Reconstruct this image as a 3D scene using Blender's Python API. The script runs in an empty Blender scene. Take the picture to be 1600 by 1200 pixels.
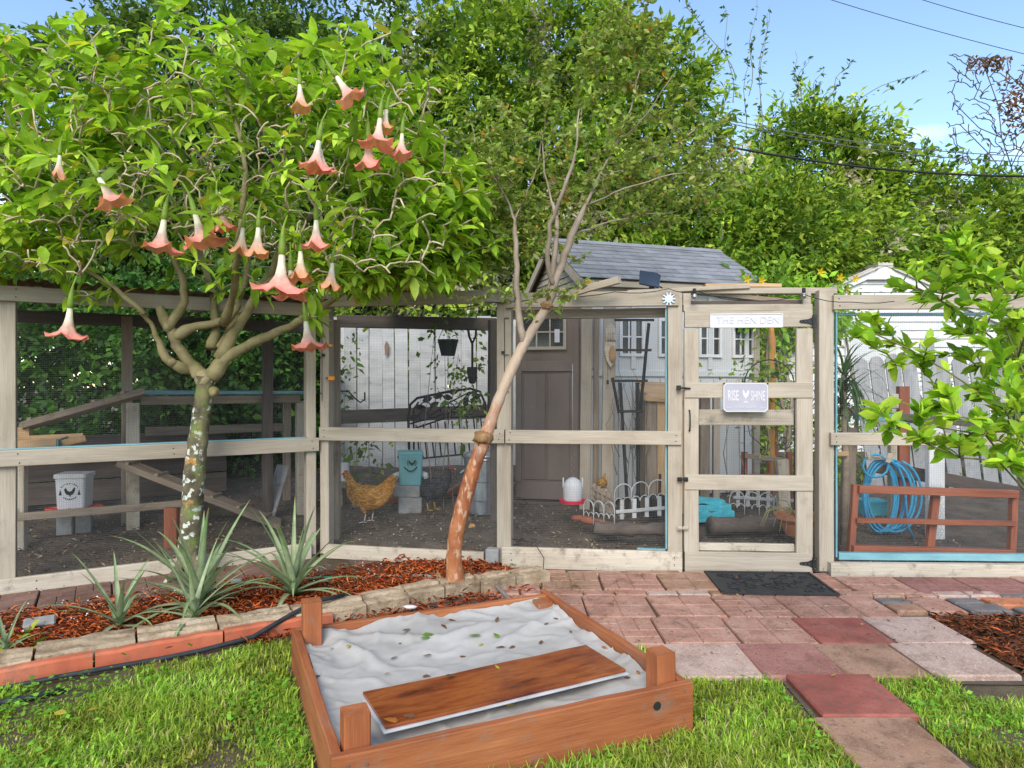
import bpy, bmesh, math, random
import numpy as np
from mathutils import Vector, Matrix, noise

# ------------------------------------------------------------------ camera, sky, sun, exposure
S = bpy.context.scene
COL = S.collection
F, H = 1060.0, 1.38                     # focal length in photo pixels, eye height in metres
cam = bpy.data.cameras.new('camera'); cam.sensor_width = 36.0; cam.lens = 36.0 * F / 1600.0
cam.clip_start = 0.05; cam.clip_end = 500
co = bpy.data.objects.new('camera', cam); COL.objects.link(co)
co.location = (0, 0, H); co.rotation_euler = (math.pi / 2, 0, 0); S.camera = co

SUN_EL, SUN_AZ = math.radians(36), math.radians(190)     # azimuth from +Y towards +X
CLOUD_SEED = 12.0
w = bpy.data.worlds.new('World'); S.world = w; w.use_nodes = True
nt = w.node_tree; bg = nt.nodes['Background']
sky = nt.nodes.new('ShaderNodeTexSky'); sky.sky_type = 'NISHITA'; sky.sun_disc = False
sky.sun_elevation = SUN_EL; sky.sun_rotation = SUN_AZ
sky.air_density = 1.0; sky.dust_density = 0.0; sky.ozone_density = 1.8
# broken thin cloud over the whole sky: noise on a flat cloud layer, the same everywhere
tcw = nt.nodes.new('ShaderNodeTexCoord'); sxw = nt.nodes.new('ShaderNodeSeparateXYZ'); nt.links.new(tcw.outputs['Generated'], sxw.inputs[0])
def wmath(op, a, b):
    x = nt.nodes.new('ShaderNodeMath'); x.operation = op
    for k, v in ((0, a), (1, b)):
        if isinstance(v, (int, float)): x.inputs[k].default_value = v
        else: nt.links.new(v, x.inputs[k])
    return x.outputs[0]
zc = wmath('ADD', wmath('MAXIMUM', sxw.outputs['Z'], 0.0), 0.12)
cbw = nt.nodes.new('ShaderNodeCombineXYZ'); nt.links.new(wmath('DIVIDE', sxw.outputs['X'], zc), cbw.inputs[0]); nt.links.new(wmath('DIVIDE', sxw.outputs['Y'], zc), cbw.inputs[1]); cbw.inputs[2].default_value = CLOUD_SEED
nzw = nt.nodes.new('ShaderNodeTexNoise'); nzw.inputs['Scale'].default_value = 0.9; nzw.inputs['Detail'].default_value = 7; nzw.inputs['Roughness'].default_value = 0.6; nt.links.new(cbw.outputs[0], nzw.inputs['Vector'])
rpw = nt.nodes.new('ShaderNodeValToRGB'); rpw.color_ramp.elements[0].position = 0.50; rpw.color_ramp.elements[1].position = 0.74; nt.links.new(nzw.outputs['Fac'], rpw.inputs['Fac'])
mxw = nt.nodes.new('ShaderNodeMix'); mxw.data_type = 'RGBA'; nt.links.new(rpw.outputs['Color'], mxw.inputs[0]); nt.links.new(sky.outputs['Color'], mxw.inputs[6]); mxw.inputs[7].default_value = (8.0, 8.0, 8.2, 1)
nt.links.new(mxw.outputs[2], bg.inputs['Color']); bg.inputs['Strength'].default_value = 0.15
sl = bpy.data.lights.new('sun', 'SUN'); sl.energy = 2.3; sl.angle = math.radians(35); sl.color = (1.0, 0.91, 0.78)
so = bpy.data.objects.new('sun', sl); COL.objects.link(so)
sd = Vector((math.sin(SUN_AZ) * math.cos(SUN_EL), math.cos(SUN_AZ) * math.cos(SUN_EL), math.sin(SUN_EL)))
so.rotation_euler = sd.to_track_quat('Z', 'Y').to_euler()
S.view_settings.view_transform = 'Standard'; S.view_settings.look = 'None'
S.view_settings.exposure = 0.98; S.view_settings.gamma = 1.0
S.cycles.max_bounces = 8; S.cycles.transparent_max_bounces = 12

# ------------------------------------------------------------------ helpers
RNG = random.Random(11)
NR = np.random.default_rng(5)
UP = Vector((0, 0, 1))
U = RNG.uniform
def at(px, py, Y): return Vector(((px - 800) * Y / F, Y, H - (py - 600) * Y / F))
def gnd(px, py, z=0.0):
    Y = F * (H - z) / (py - 600); return Vector(((px - 800) * Y / F, Y, z))
def V(*a): return Vector(a)
def wm(o):
    if o.parent: return wm(o.parent) @ o.matrix_parent_inverse @ o.matrix_basis
    return o.matrix_basis.copy()
def put(o, parent):
    if parent is not None:
        o.parent = parent; o.matrix_parent_inverse = wm(parent).inverted()
    return o
def tag(o, label=None, cat=None, group=None, kind=None):
    for k, v in (('label', label), ('category', cat), ('group', group), ('kind', kind)):
        if v: o[k] = v
    return o
def thing(name, label, cat, loc=(0, 0, 0), rz=0, group=None):
    o = bpy.data.objects.new(name, None); COL.objects.link(o)
    o.location = loc; o.rotation_euler = (0, 0, rz); o.empty_display_size = 0.1
    return tag(o, label, cat, group)
def link_mesh(name, me, mats, parent=None, M=None):
    for m in (mats if isinstance(mats, (list, tuple)) else [mats]): me.materials.append(m)
    o = bpy.data.objects.new(name, me); COL.objects.link(o)
    if M is not None: o.matrix_basis = M
    return put(o, parent)
def copy_tree(o, parent=None):
    c = o.copy(); COL.objects.link(c); c.parent = parent
    for ch in o.children: copy_tree(ch, c)
    return c
def frame(x, z=UP):
    x = x.normalized(); y = z.cross(x)
    if y.length < 1e-6: y = V(0, 1, 0).cross(x)
    y.normalize(); z = x.cross(y)
    return Matrix((x, y, z)).transposed()

class MB:
    def __init__(s): s.v = []; s.f = []; s.m = []; s.c = []
    def add(s, vs, fs, m=0):
        b = len(s.v); s.v += [tuple(p) for p in vs]
        for f in fs: s.f.append(tuple(i + b for i in f)); s.m.append(m)
        return s
    def box(s, c, size, rot=None, m=0):
        x, y, z = (k / 2 for k in size); c = Vector(c)
        p = [V(a * x, b * y, d * z) for d in (-1, 1) for b in (-1, 1) for a in (-1, 1)]
        if rot is not None: p = [rot @ q for q in p]
        return s.add([c + q for q in p], [(0, 2, 3, 1), (4, 5, 7, 6), (0, 1, 5, 4), (2, 6, 7, 3), (0, 4, 6, 2), (1, 3, 7, 5)], m)
    def bar(s, p0, p1, w, h, up=UP, m=0):
        p0, p1 = Vector(p0), Vector(p1); d = p1 - p0
        return s.box((p0 + p1) / 2, (d.length, w, h), frame(d, up), m)
    def tube(s, pts, rad, n=6, m=0, cap=True):
        pts = [Vector(p) for p in pts]; k = len(pts)
        if not hasattr(rad, '__len__'): rad = [rad] * k
        vs = []; ref = None
        for i, p in enumerate(pts):
            d = pts[min(i + 1, k - 1)] - pts[max(i - 1, 0)]
            if d.length < 1e-9: d = V(0, 0, 1)
            d.normalize()
            if ref is None: ref = d.orthogonal().normalized()
            ref = ref - d * ref.dot(d)
            if ref.length < 1e-5: ref = d.orthogonal()
            ref.normalize(); b = d.cross(ref)
            for j in range(n):
                a = 2 * math.pi * j / n
                vs.append(p + (ref * math.cos(a) + b * math.sin(a)) * rad[i])
        fs = [(i * n + j, i * n + (j + 1) % n, (i + 1) * n + (j + 1) % n, (i + 1) * n + j) for i in range(k - 1) for j in range(n)]
        if cap: fs += [tuple(range(n - 1, -1, -1)), tuple((k - 1) * n + j for j in range(n))]
        return s.add(vs, fs, m)
    def lathe(s, prof, n=20, c=(0, 0, 0), m=0, sx=1, sy=1):
        c = Vector(c)
        vs = [c + V(r * math.cos(2 * math.pi * j / n) * sx, r * math.sin(2 * math.pi * j / n) * sy, z) for r, z in prof for j in range(n)]
        fs = [(i * n + j, i * n + (j + 1) % n, (i + 1) * n + (j + 1) % n, (i + 1) * n + j) for i in range(len(prof) - 1) for j in range(n)]
        fs += [tuple(range(n - 1, -1, -1)), tuple((len(prof) - 1) * n + j for j in range(n))]
        return s.add(vs, fs, m)
    def prism(s, poly, M, t, m=0):          # 2-D outline in M's xz plane, thickness t along M's y
        n = len(poly)
        vs = [M @ V(x, -t / 2, z) for x, z in poly] + [M @ V(x, t / 2, z) for x, z in poly]
        fs = [tuple(range(n)), tuple(range(2 * n - 1, n - 1, -1))] + [(i, i + n, (i + 1) % n + n, (i + 1) % n) for i in range(n)]
        return s.add(vs, fs, m)
    def build(s, name, mats, parent=None, smooth=False, origin=None, bevel=0):
        a = np.array(s.v)
        if origin is None:
            lo, hi = a.min(0), a.max(0); origin = Vector(((lo[0] + hi[0]) / 2, (lo[1] + hi[1]) / 2, lo[2]))
        origin = Vector(origin)
        me = bpy.data.meshes.new(name); me.from_pydata((a - np.array(origin)).tolist(), [], s.f)
        o = link_mesh(name, me, mats, parent=None)
        me.polygons.foreach_set('material_index', s.m)
        if smooth: me.polygons.foreach_set('use_smooth', [True] * len(s.f))
        if s.c and len(s.c) == len(s.v):
            at_ = me.color_attributes.new('Col', 'FLOAT_COLOR', 'POINT'); at_.data.foreach_set('color', np.array(s.c, dtype=np.float32).ravel())
        bm = bmesh.new(); bm.from_mesh(me); bmesh.ops.recalc_face_normals(bm, faces=bm.faces)
        if bevel: bmesh.ops.bevel(bm, geom=[e for e in bm.edges if e.calc_face_angle(0) > 0.6], offset=bevel, segments=1, affect='EDGES')
        bm.to_mesh(me); bm.free()
        o.location = origin
        return put(o, parent)

def np_mesh(name, verts, faces, mats, parent=None, cols=None, smooth=False, origin=(0, 0, 0)):
    """faces: (n,k) int array (tris or quads) or list of such arrays; cols per vertex"""
    fl = faces if isinstance(faces, list) else [faces]
    me = bpy.data.meshes.new(name)
    verts = np.asarray(verts, dtype=np.float32) - np.asarray(origin, dtype=np.float32)
    me.vertices.add(len(verts)); me.vertices.foreach_set('co', verts.ravel())
    loops = np.concatenate([f.ravel() for f in fl]).astype(np.int32)
    tot = np.concatenate([np.full(len(f), f.shape[1]) for f in fl]).astype(np.int32)
    me.loops.add(len(loops)); me.loops.foreach_set('vertex_index', loops)
    me.polygons.add(len(tot)); me.polygons.foreach_set('loop_start', np.concatenate([[0], np.cumsum(tot)[:-1]]).astype(np.int32))
    if smooth: me.polygons.foreach_set('use_smooth', [True] * len(tot))
    me.update(calc_edges=True)
    if cols is not None:
        c = np.ones((len(verts), 4), dtype=np.float32); c[:, :3] = cols
        a = me.color_attributes.new('Col', 'FLOAT_COLOR', 'POINT'); a.data.foreach_set('color', c.ravel())
    o = link_mesh(name, me, mats); o.location = origin
    return put(o, parent)

def board(name, p0, p1, h, t, mat, parent=None, face=None, bev=0.004, seg=5, warp=0.0012, taper=1.0):
    """a sawn board from p0 to p1 (centre line); h = height of its face, t = thickness; face = outward normal"""
    p0, p1 = Vector(p0), Vector(p1); x = (p1 - p0); L = x.length; x.normalize()
    f = Vector(face) if face is not None else V(0, -1, 0)
    f = f - x * f.dot(x)
    if f.length < 1e-4: f = x.orthogonal()
    f.normalize(); z = f.cross(x) * -1.0
    if abs(x.z) < 0.7 and z.z < 0: z = -z
    y = z.cross(x)
    M = Matrix((x, y, z)).transposed().to_4x4(); M.translation = (p0 + p1) / 2
    a, b = t / 2, h / 2
    prof = [(-a + bev, -b), (a - bev, -b), (a, -b + bev), (a, b - bev), (a - bev, b), (-a + bev, b), (-a, b - bev), (-a, -b + bev)]
    vs = []; fs = []
    for i in range(seg + 1):
        u = i / seg; k = 1 + (taper - 1) * u
        dy, dz = U(-warp, warp), U(-warp, warp)
        for (yy, zz) in prof: vs.append(((u - .5) * L, yy * k + dy, zz * k + dz + U(-warp, warp) * .4))
    for i in range(seg):
        for j in range(8): fs.append((i * 8 + j, i * 8 + (j + 1) % 8, (i + 1) * 8 + (j + 1) % 8, (i + 1) * 8 + j))
    fs += [tuple(range(8)), tuple(seg * 8 + j for j in range(7, -1, -1))]
    me = bpy.data.meshes.new(name); me.from_pydata(vs, [], fs)
    bm = bmesh.new(); bm.from_mesh(me); bmesh.ops.recalc_face_normals(bm, faces=bm.faces); bm.to_mesh(me); bm.free()
    return link_mesh(name, me, mat, parent, M)

# ------------------------------------------------------------------ materials
def newmat(name):
    m = bpy.data.materials.new(name); m.use_nodes = True
    n = m.node_tree; return m, n, n.nodes['Principled BSDF']
def nd(n, t, **k):
    x = n.nodes.new(t)
    for a, b in k.items(): setattr(x, a, b)
    return x
def c4(c): return (c[0], c[1], c[2], 1)
def noise_tex(n, vec, scale, detail=5, rough=.6, dist=0):
    x = nd(n, 'ShaderNodeTexNoise'); x.inputs['Scale'].default_value = scale; x.inputs['Detail'].default_value = detail
    x.inputs['Roughness'].default_value = rough; x.inputs['Distortion'].default_value = dist
    n.links.new(vec, x.inputs['Vector']); return x.outputs['Fac']
def ramp(n, fac, stops):
    r = nd(n, 'ShaderNodeValToRGB'); e = r.color_ramp.elements
    while len(e) < len(stops): e.new(0.5)
    for el, (p, c) in zip(e, stops): el.position = p; el.color = c4(c) if len(c) == 3 else c
    n.links.new(fac, r.inputs['Fac']); return r.outputs['Color']
def mixc(n, fac, a, b, mode='MIX'):
    x = nd(n, 'ShaderNodeMix', data_type='RGBA', blend_type=mode)
    for sck, val in ((x.inputs[0], fac), (x.inputs[6], a), (x.inputs[7], b)):
        if hasattr(val, 'links'): n.links.new(val, sck)
        elif isinstance(val, (int, float)): sck.default_value = val
        else: sck.default_value = c4(val)
    return x.outputs[2]
def surf(name, cols, scale=6, stretch=(1, 1, 1), rough=.75, bump=.25, bscale=None, metal=0, spec=.3, stain=None, stain_scale=3, stain_at=.55, stain_amt=.8, rnd=.12, detail=6, grain=None, bdist=.004):
    """procedural surface: noise between the colours in cols, stains with a shape of their own, bump, per-object tint"""
    m, n, b = newmat(name)
    tc = nd(n, 'ShaderNodeTexCoord'); mp = nd(n, 'ShaderNodeMapping'); mp.inputs['Scale'].default_value = stretch
    oi = nd(n, 'ShaderNodeObjectInfo'); va = nd(n, 'ShaderNodeVectorMath', operation='SCALE'); va.inputs[0].default_value = (37, 17, 53)
    n.links.new(oi.outputs['Random'], va.inputs['Scale'])
    ad = nd(n, 'ShaderNodeVectorMath', operation='ADD')
    n.links.new(tc.outputs['Object'], ad.inputs[0]); n.links.new(va.outputs[0], ad.inputs[1])
    n.links.new(ad.outputs[0], mp.inputs['Vector'])
    f = noise_tex(n, mp.outputs[0], scale, detail)
    k = len(cols); col = ramp(n, f, [(.3 + .4 * i / max(1, k - 1), c) for i, c in enumerate(cols)])
    if grain:                                  # fine streaks along the local x axis
        mg = nd(n, 'ShaderNodeMapping'); mg.inputs['Scale'].default_value = (1.2, 45, 45); n.links.new(ad.outputs[0], mg.inputs['Vector'])
        g = noise_tex(n, mg.outputs[0], 3, 4); col = mixc(n, ramp(n, g, [(.35, (0, 0, 0)), (.75, (grain, grain, grain))]), col, mixc(n, 1.0, col, (.45, .4, .36), 'MULTIPLY'))
    if stain is not None:
        s2 = noise_tex(n, ad.outputs[0], stain_scale, 7, .7)
        col = mixc(n, ramp(n, s2, [(stain_at, (0, 0, 0)), (stain_at + .16, (stain_amt,) * 3)]), col, stain)
    if rnd:
        hv = nd(n, 'ShaderNodeHueSaturation'); mr = nd(n, 'ShaderNodeMapRange'); mr.inputs['To Min'].default_value = 1 - rnd; mr.inputs['To Max'].default_value = 1 + rnd
        n.links.new(oi.outputs['Random'], mr.inputs['Value']); n.links.new(mr.outputs[0], hv.inputs['Value']); n.links.new(col, hv.inputs['Color']); col = hv.outputs['Color']
    n.links.new(col, b.inputs['Base Color'])
    b.inputs['Roughness'].default_value = rough; b.inputs['Metallic'].default_value = metal; b.inputs['Specular IOR Level'].default_value = spec
    if bump:
        bf = noise_tex(n, mp.outputs[0], bscale or scale * 4, 6, .65)
        bp = nd(n, 'ShaderNodeBump'); bp.inputs['Strength'].default_value = bump; bp.inputs['Distance'].default_value = bdist
        n.links.new(bf, bp.inputs['Height']); n.links.new(bp.outputs[0], b.inputs['Normal'])
    return m
def leafmat(name, trans=.4, rough=.45, gain=1.25, spec=.3):
    m, n, b = newmat(name)
    a = nd(n, 'ShaderNodeAttribute', attribute_name='Col')
    tc = nd(n, 'ShaderNodeTexCoord'); f = noise_tex(n, tc.outputs['Object'], 14, 3)
    col = mixc(n, 1.0, a.outputs['Color'], ramp(n, f, [(.3, (.72 * gain,) * 3), (.7, (1.2 * gain,) * 3)]), 'MULTIPLY')
    n.links.new(col, b.inputs['Base Color']); b.inputs['Roughness'].default_value = rough; b.inputs['Specular IOR Level'].default_value = spec
    t = nd(n, 'ShaderNodeBsdfTranslucent'); n.links.new(mixc(n, 1.0, col, (1.15, 1.25, .6), 'MULTIPLY'), t.inputs['Color'])
    mx = nd(n, 'ShaderNodeMixShader'); mx.inputs[0].default_value = trans
    n.links.new(b.outputs[0], mx.inputs[1]); n.links.new(t.outputs[0], mx.inputs[2]); n.links.new(mx.outputs[0], n.nodes['Material Output'].inputs['Surface'])
    return m

BEIGE = surf('beige_painted_wood', [(.33, .28, .215), (.41, .355, .28), (.46, .405, .325)], 3, (.5, 3, 3), .7, .35, 30, grain=.45, stain=(.25, .205, .155), stain_scale=5, stain_at=.56, stain_amt=.6, rnd=.06)
BEIGE_DIRTY = surf('weathered_beige_board', [(.40, .34, .26), (.52, .46, .37), (.56, .50, .41)], 3, (.5, 2, 2), .75, .45, 30, grain=.5, stain=(.16, .13, .10), stain_scale=9, stain_at=.54, stain_amt=.8, rnd=.06)
OLDWOOD = surf('old_grey_brown_wood', [(.20, .155, .115), (.30, .24, .18), (.36, .29, .22)], 3, (.6, 4, 4), .85, .5, 30, grain=.6, stain=(.10, .08, .06), stain_scale=5, stain_at=.58, rnd=.15)
DARKWOOD = surf('dark_weathered_wood', [(.07, .055, .045), (.12, .095, .08), (.16, .13, .11)], 3, (.6, 4, 4), .85, .5, 30, grain=.6, rnd=.15)
PINE = surf('raw_pine', [(.42, .25, .12), (.52, .34, .18), (.58, .40, .24)], 3, (.5, 4, 4), .7, .3, 30, grain=.5, rnd=.1)
REDWOOD = surf('red_stained_wood', [(.20, .06, .03), (.28, .09, .045), (.34, .12, .065)], 3, (.6, 4, 4), .65, .35, 30, grain=.5, stain=(.14, .10, .08), stain_scale=7, stain_at=.6, stain_amt=.5, rnd=.1)
CEDAR = surf('cedar_stained_board', [(.23, .07, .026), (.34, .11, .04), (.42, .16, .065)], 2.5, (.5, 4, 4), .65, .5, 30, grain=.55, stain=(.22, .15, .11), stain_scale=6, stain_at=.54, stain_amt=.65, rnd=.05)
BLUE = surf('blue_paint', [(.12, .26, .30), (.16, .33, .37), (.20, .38, .42)], 5, (1, 3, 3), .6, .3, 30, stain=(.14, .16, .15), stain_scale=9, stain_at=.62, rnd=.05)
TEAL = surf('turquoise_paint', [(.04, .36, .46), (.06, .45, .55), (.10, .52, .60)], 5, (1, 3, 8), .6, .6, 20, stain=(.05, .10, .12), stain_scale=8, stain_at=.6, rnd=.05)
WHITE = surf('white_paint', [(.54, .55, .56), (.62, .62, .62), (.66, .66, .65)], 4, (1, 1, 1), .6, .15, 30, stain=(.40, .41, .38), stain_scale=4, stain_at=.6, stain_amt=.5, rnd=.05)
OLDWHITE = surf('weathered_white_paint', [(.32, .33, .33), (.44, .45, .45), (.52, .52, .52)], 3, (3, 3, .7), .75, .3, 30, stain=(.24, .25, .25), stain_scale=5, stain_at=.57, stain_amt=.7, rnd=.1)
GREYPICKET = surf('grey_white_picket', [(.24, .245, .25), (.32, .325, .33), (.40, .40, .40)], 3, (3, 3, .7), .8, .4, 30, stain=(.17, .17, .16), stain_scale=6, stain_at=.54, stain_amt=.7, rnd=.12)
GREYWALL = surf('pale_grey_panel', [(.46, .47, .47), (.52, .53, .53), (.56, .57, .57)], 3, (1, 1, .4), .6, .1, 40, rnd=.03)
DOORBROWN = surf('brown_door_panel', [(.13, .095, .08), (.16, .12, .10), (.18, .135, .115)], 3, (1, 1, .4), .55, .15, 40, rnd=.04)
STEEL = surf('galvanised_wire', [(.09, .09, .09), (.14, .14, .14)], 9, rough=.7, metal=.0, bump=0, rnd=.05)
GALV = surf('galvanised_sheet', [(.30, .33, .36), (.42, .45, .48), (.5, .53, .55)], 9, rough=.42, metal=.75, bump=.1, rnd=.03)
IRON = surf('black_iron', [(.014, .014, .015), (.03, .03, .03)], 9, rough=.5, metal=.2, bump=.1, rnd=0)
RUST = surf('rusty_corrugated_metal', [(.10, .045, .025), (.20, .10, .055), (.34, .28, .23)], 3, rough=.7, metal=.2, bump=.2, rnd=.05)
RUBBER = surf('black_rubber', [(.018, .019, .02), (.035, .036, .038)], 12, rough=.55, bump=.3, rnd=0)
PIPE = surf('black_pipe', [(.02, .022, .026), (.04, .043, .05)], 12, rough=.45, bump=.1, rnd=0)
GREYHOSE = surf('grey_hose', [(.16, .15, .14), (.24, .22, .20)], 12, rough=.5, bump=.1, rnd=0)
GREENHOSE = surf('green_hose', [(.03, .20, .12), (.05, .27, .17)], 12, rough=.45, bump=.05, rnd=0)
BLUEHOSE = surf('blue_hose', [(.03, .24, .42), (.05, .33, .54)], 15, rough=.4, bump=.05, rnd=0)
WPLASTIC = surf('white_plastic', [(.52, .53, .55), (.60, .60, .61)], 5, rough=.4, bump=0, rnd=0)
TEALPLASTIC = surf('teal_plastic', [(.14, .36, .38), (.18, .42, .44)], 4, rough=.45, bump=.05, rnd=0)
REDPLASTIC = surf('red_plastic', [(.62, .015, .05), (.70, .02, .07)], 4, rough=.4, bump=0, rnd=0)
ORANGERED = surf('orange_red_plastic', [(.50, .05, .025), (.60, .07, .035)], 4, rough=.4, bump=0, rnd=0)
ORANGE = surf('orange_plastic', [(.70, .22, .01), (.78, .27, .02)], 4, rough=.4, bump=0, rnd=0)
TERRA = surf('terracotta', [(.40, .14, .06), (.48, .18, .085), (.54, .23, .12)], 6, rough=.8, bump=.2, stain=(.45, .36, .28), stain_scale=6, stain_at=.62, rnd=.05)
CONC = surf('grey_concrete', [(.20, .20, .195), (.29, .285, .275), (.36, .35, .335)], 9, rough=.9, bump=.6, bscale=60, stain=(.13, .12, .10), stain_scale=4, rnd=.08)
GLASSDARK = surf('dark_window_glass', [(.02, .022, .024), (.03, .032, .034)], 3, rough=.12, bump=0, spec=.5, rnd=0)
SHINGLE = surf('grey_roof_shingle', [(.13, .135, .15), (.18, .185, .20), (.22, .225, .24)], 5, (1, 1, 1), .5, .3, 60, rnd=.16, spec=.5)
SLATE = surf('dark_solar_panel', [(.03, .045, .075), (.045, .06, .10)], 5, rough=.25, bump=0, rnd=0, spec=.5)
CHROME = surf('chrome', [(.34, .35, .37), (.46, .47, .49)], 20, rough=.3, metal=.9, bump=0, rnd=0)
CLOTH = surf('pale_grey_landscape_fabric', [(.30, .285, .265), (.37, .355, .335), (.42, .405, .385)], 3, rough=.95, bump=.3, bscale=160, stain=(.33, .31, .28), stain_scale=5, stain_at=.58, stain_amt=.5, rnd=0)
PLY = surf('varnished_plywood', [(.08, .018, .007), (.21, .048, .014), (.31, .09, .022), (.15, .032, .011)], 4.5, (.8, 3, 3), .2, .15, 30, grain=.5, spec=.5, stain=(.10, .03, .014), stain_scale=4, stain_at=.55, stain_amt=.7, rnd=0)
SIGNGREY = surf('lilac_grey_tin', [(.34, .33, .39), (.40, .39, .45)], 5, rough=.35, bump=0, spec=.5, rnd=0)
INK = surf('black_print', [(.012, .014, .014), (.02, .022, .022)], 5, rough=.6, bump=0, rnd=0)
SOIL = surf('run_soil', [(.075, .058, .043), (.12, .094, .07), (.17, .135, .105)], 5, rough=.95, bump=1.0, bscale=28, stain=(.17, .14, .11), stain_scale=14, stain_at=.6, rnd=0, bdist=.03)
LAWNSOIL = surf('lawn_soil', [(.07, .052, .034), (.11, .085, .05), (.14, .115, .065)], 4, rough=.95, bump=.8, bscale=30, rnd=0, bdist=.02)
MULCHSOIL = surf('mulch_base', [(.07, .022, .012), (.14, .04, .016), (.22, .065, .022)], 9, rough=.95, bump=1.0, bscale=50, rnd=0, bdist=.02)
SAND = surf('paver_bedding', [(.07, .055, .042), (.12, .095, .075)], 12, rough=.95, bump=.6, bscale=60, rnd=0)
def paver_mat(name, cols, fleck=(.62, .52, .48), stain=(.14, .075, .045), sat=.5, fl=.62, grime=.6):
    m = surf(name, cols, 5, rough=.78, bump=.6, bscale=90, stain=stain, stain_scale=3.2, stain_at=.54, stain_amt=sat, rnd=.10)
    n = m.node_tree; b = n.nodes['Principled BSDF']; src = b.inputs['Base Color'].links[0].from_socket
    tc = nd(n, 'ShaderNodeTexCoord'); oi = nd(n, 'ShaderNodeObjectInfo'); va = nd(n, 'ShaderNodeVectorMath', operation='SCALE'); va.inputs[0].default_value = (41, 29, 13); n.links.new(oi.outputs['Random'], va.inputs['Scale'])
    ad = nd(n, 'ShaderNodeVectorMath', operation='ADD'); n.links.new(tc.outputs['Object'], ad.inputs[0]); n.links.new(va.outputs[0], ad.inputs[1])
    f = noise_tex(n, ad.outputs[0], 130, 3, .6); src = mixc(n, ramp(n, f, [(fl - .02, (0, 0, 0)), (fl + .08, (.6,) * 3)]), src, fleck)
    g = noise_tex(n, ad.outputs[0], 7, 9, .72, .6); src = mixc(n, ramp(n, g, [(.50, (0, 0, 0)), (.66, (grime,) * 3)]), src, (.105, .062, .04))       # soil trodden into the surface
    g2 = noise_tex(n, ad.outputs[0], 38, 4, .6); src = mixc(n, ramp(n, g2, [(.58, (0, 0, 0)), (.66, (grime,) * 3)]), src, (.12, .075, .055))
    n.links.new(src, b.inputs['Base Color'])
    return m
PV_PINK = paver_mat('pink_paver', [(.32, .155, .105), (.38, .20, .145), (.44, .265, .205)], fl=.60)
PV_LIGHT = paver_mat('pale_pink_paver', [(.37, .245, .195), (.43, .30, .245), (.48, .35, .295)], fleck=(.60, .52, .46), sat=.25, fl=.55, grime=.4)
PV_RED = paver_mat('dark_red_paver', [(.20, .055, .042), (.27, .08, .06), (.33, .115, .09)], fleck=(.42, .20, .16), fl=.64, sat=.35)
PV_PURP = paver_mat('purple_red_paver', [(.21, .085, .07), (.26, .115, .095), (.30, .145, .12)], fl=.63, sat=.3)
PV_BROWN = paver_mat('brown_stained_paver', [(.28, .15, .09), (.34, .20, .13), (.40, .24, .17)], fl=.63, sat=.6)
PV_DIRT = paver_mat('dirty_brick', [(.13, .075, .055), (.20, .11, .085), (.26, .15, .115)], stain=(.06, .045, .035), sat=.85, fl=.66)
PV_GREY = paver_mat('charcoal_brick', [(.09, .085, .085), (.14, .13, .13), (.18, .165, .16)], fleck=(.3, .28, .27), fl=.66)
PV_ORANGE = paver_mat('orange_brick', [(.44, .15, .07), (.52, .20, .10)], fl=.68, sat=.2)
STONE = surf('tan_edging_stone', [(.26, .185, .115), (.38, .29, .19), (.47, .38, .27)], 5, rough=.9, bump=1.0, bscale=26, stain=(.13, .085, .05), stain_scale=7, stain_at=.50, stain_amt=.75, rnd=.12, bdist=.015)
REDEDGE = surf('terracotta_red_edging', [(.36, .085, .04), (.45, .12, .06), (.52, .17, .09)], 4, rough=.8, bump=.4, stain=(.20, .10, .065), stain_scale=7, stain_at=.5, stain_amt=.7, rnd=.06)
LEAF = leafmat('leaf')
LEAF_BG = leafmat('vine_leaf', .38, .6, 1.35, .12)
GRASS = leafmat('grass_blade', .4, .55, 1.25, .2)
FLOWER = leafmat('flower_petal', .3, .6, 1.0)
CHIP = leafmat('mulch_chip', .0, .9, 1.0, .12)
BARK_TAN = surf('tan_smooth_bark', [(.20, .145, .085), (.30, .23, .14), (.38, .30, .19)], 8, rough=.8, bump=.4, bscale=40, rnd=0)
BARK_LICHEN = None
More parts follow.
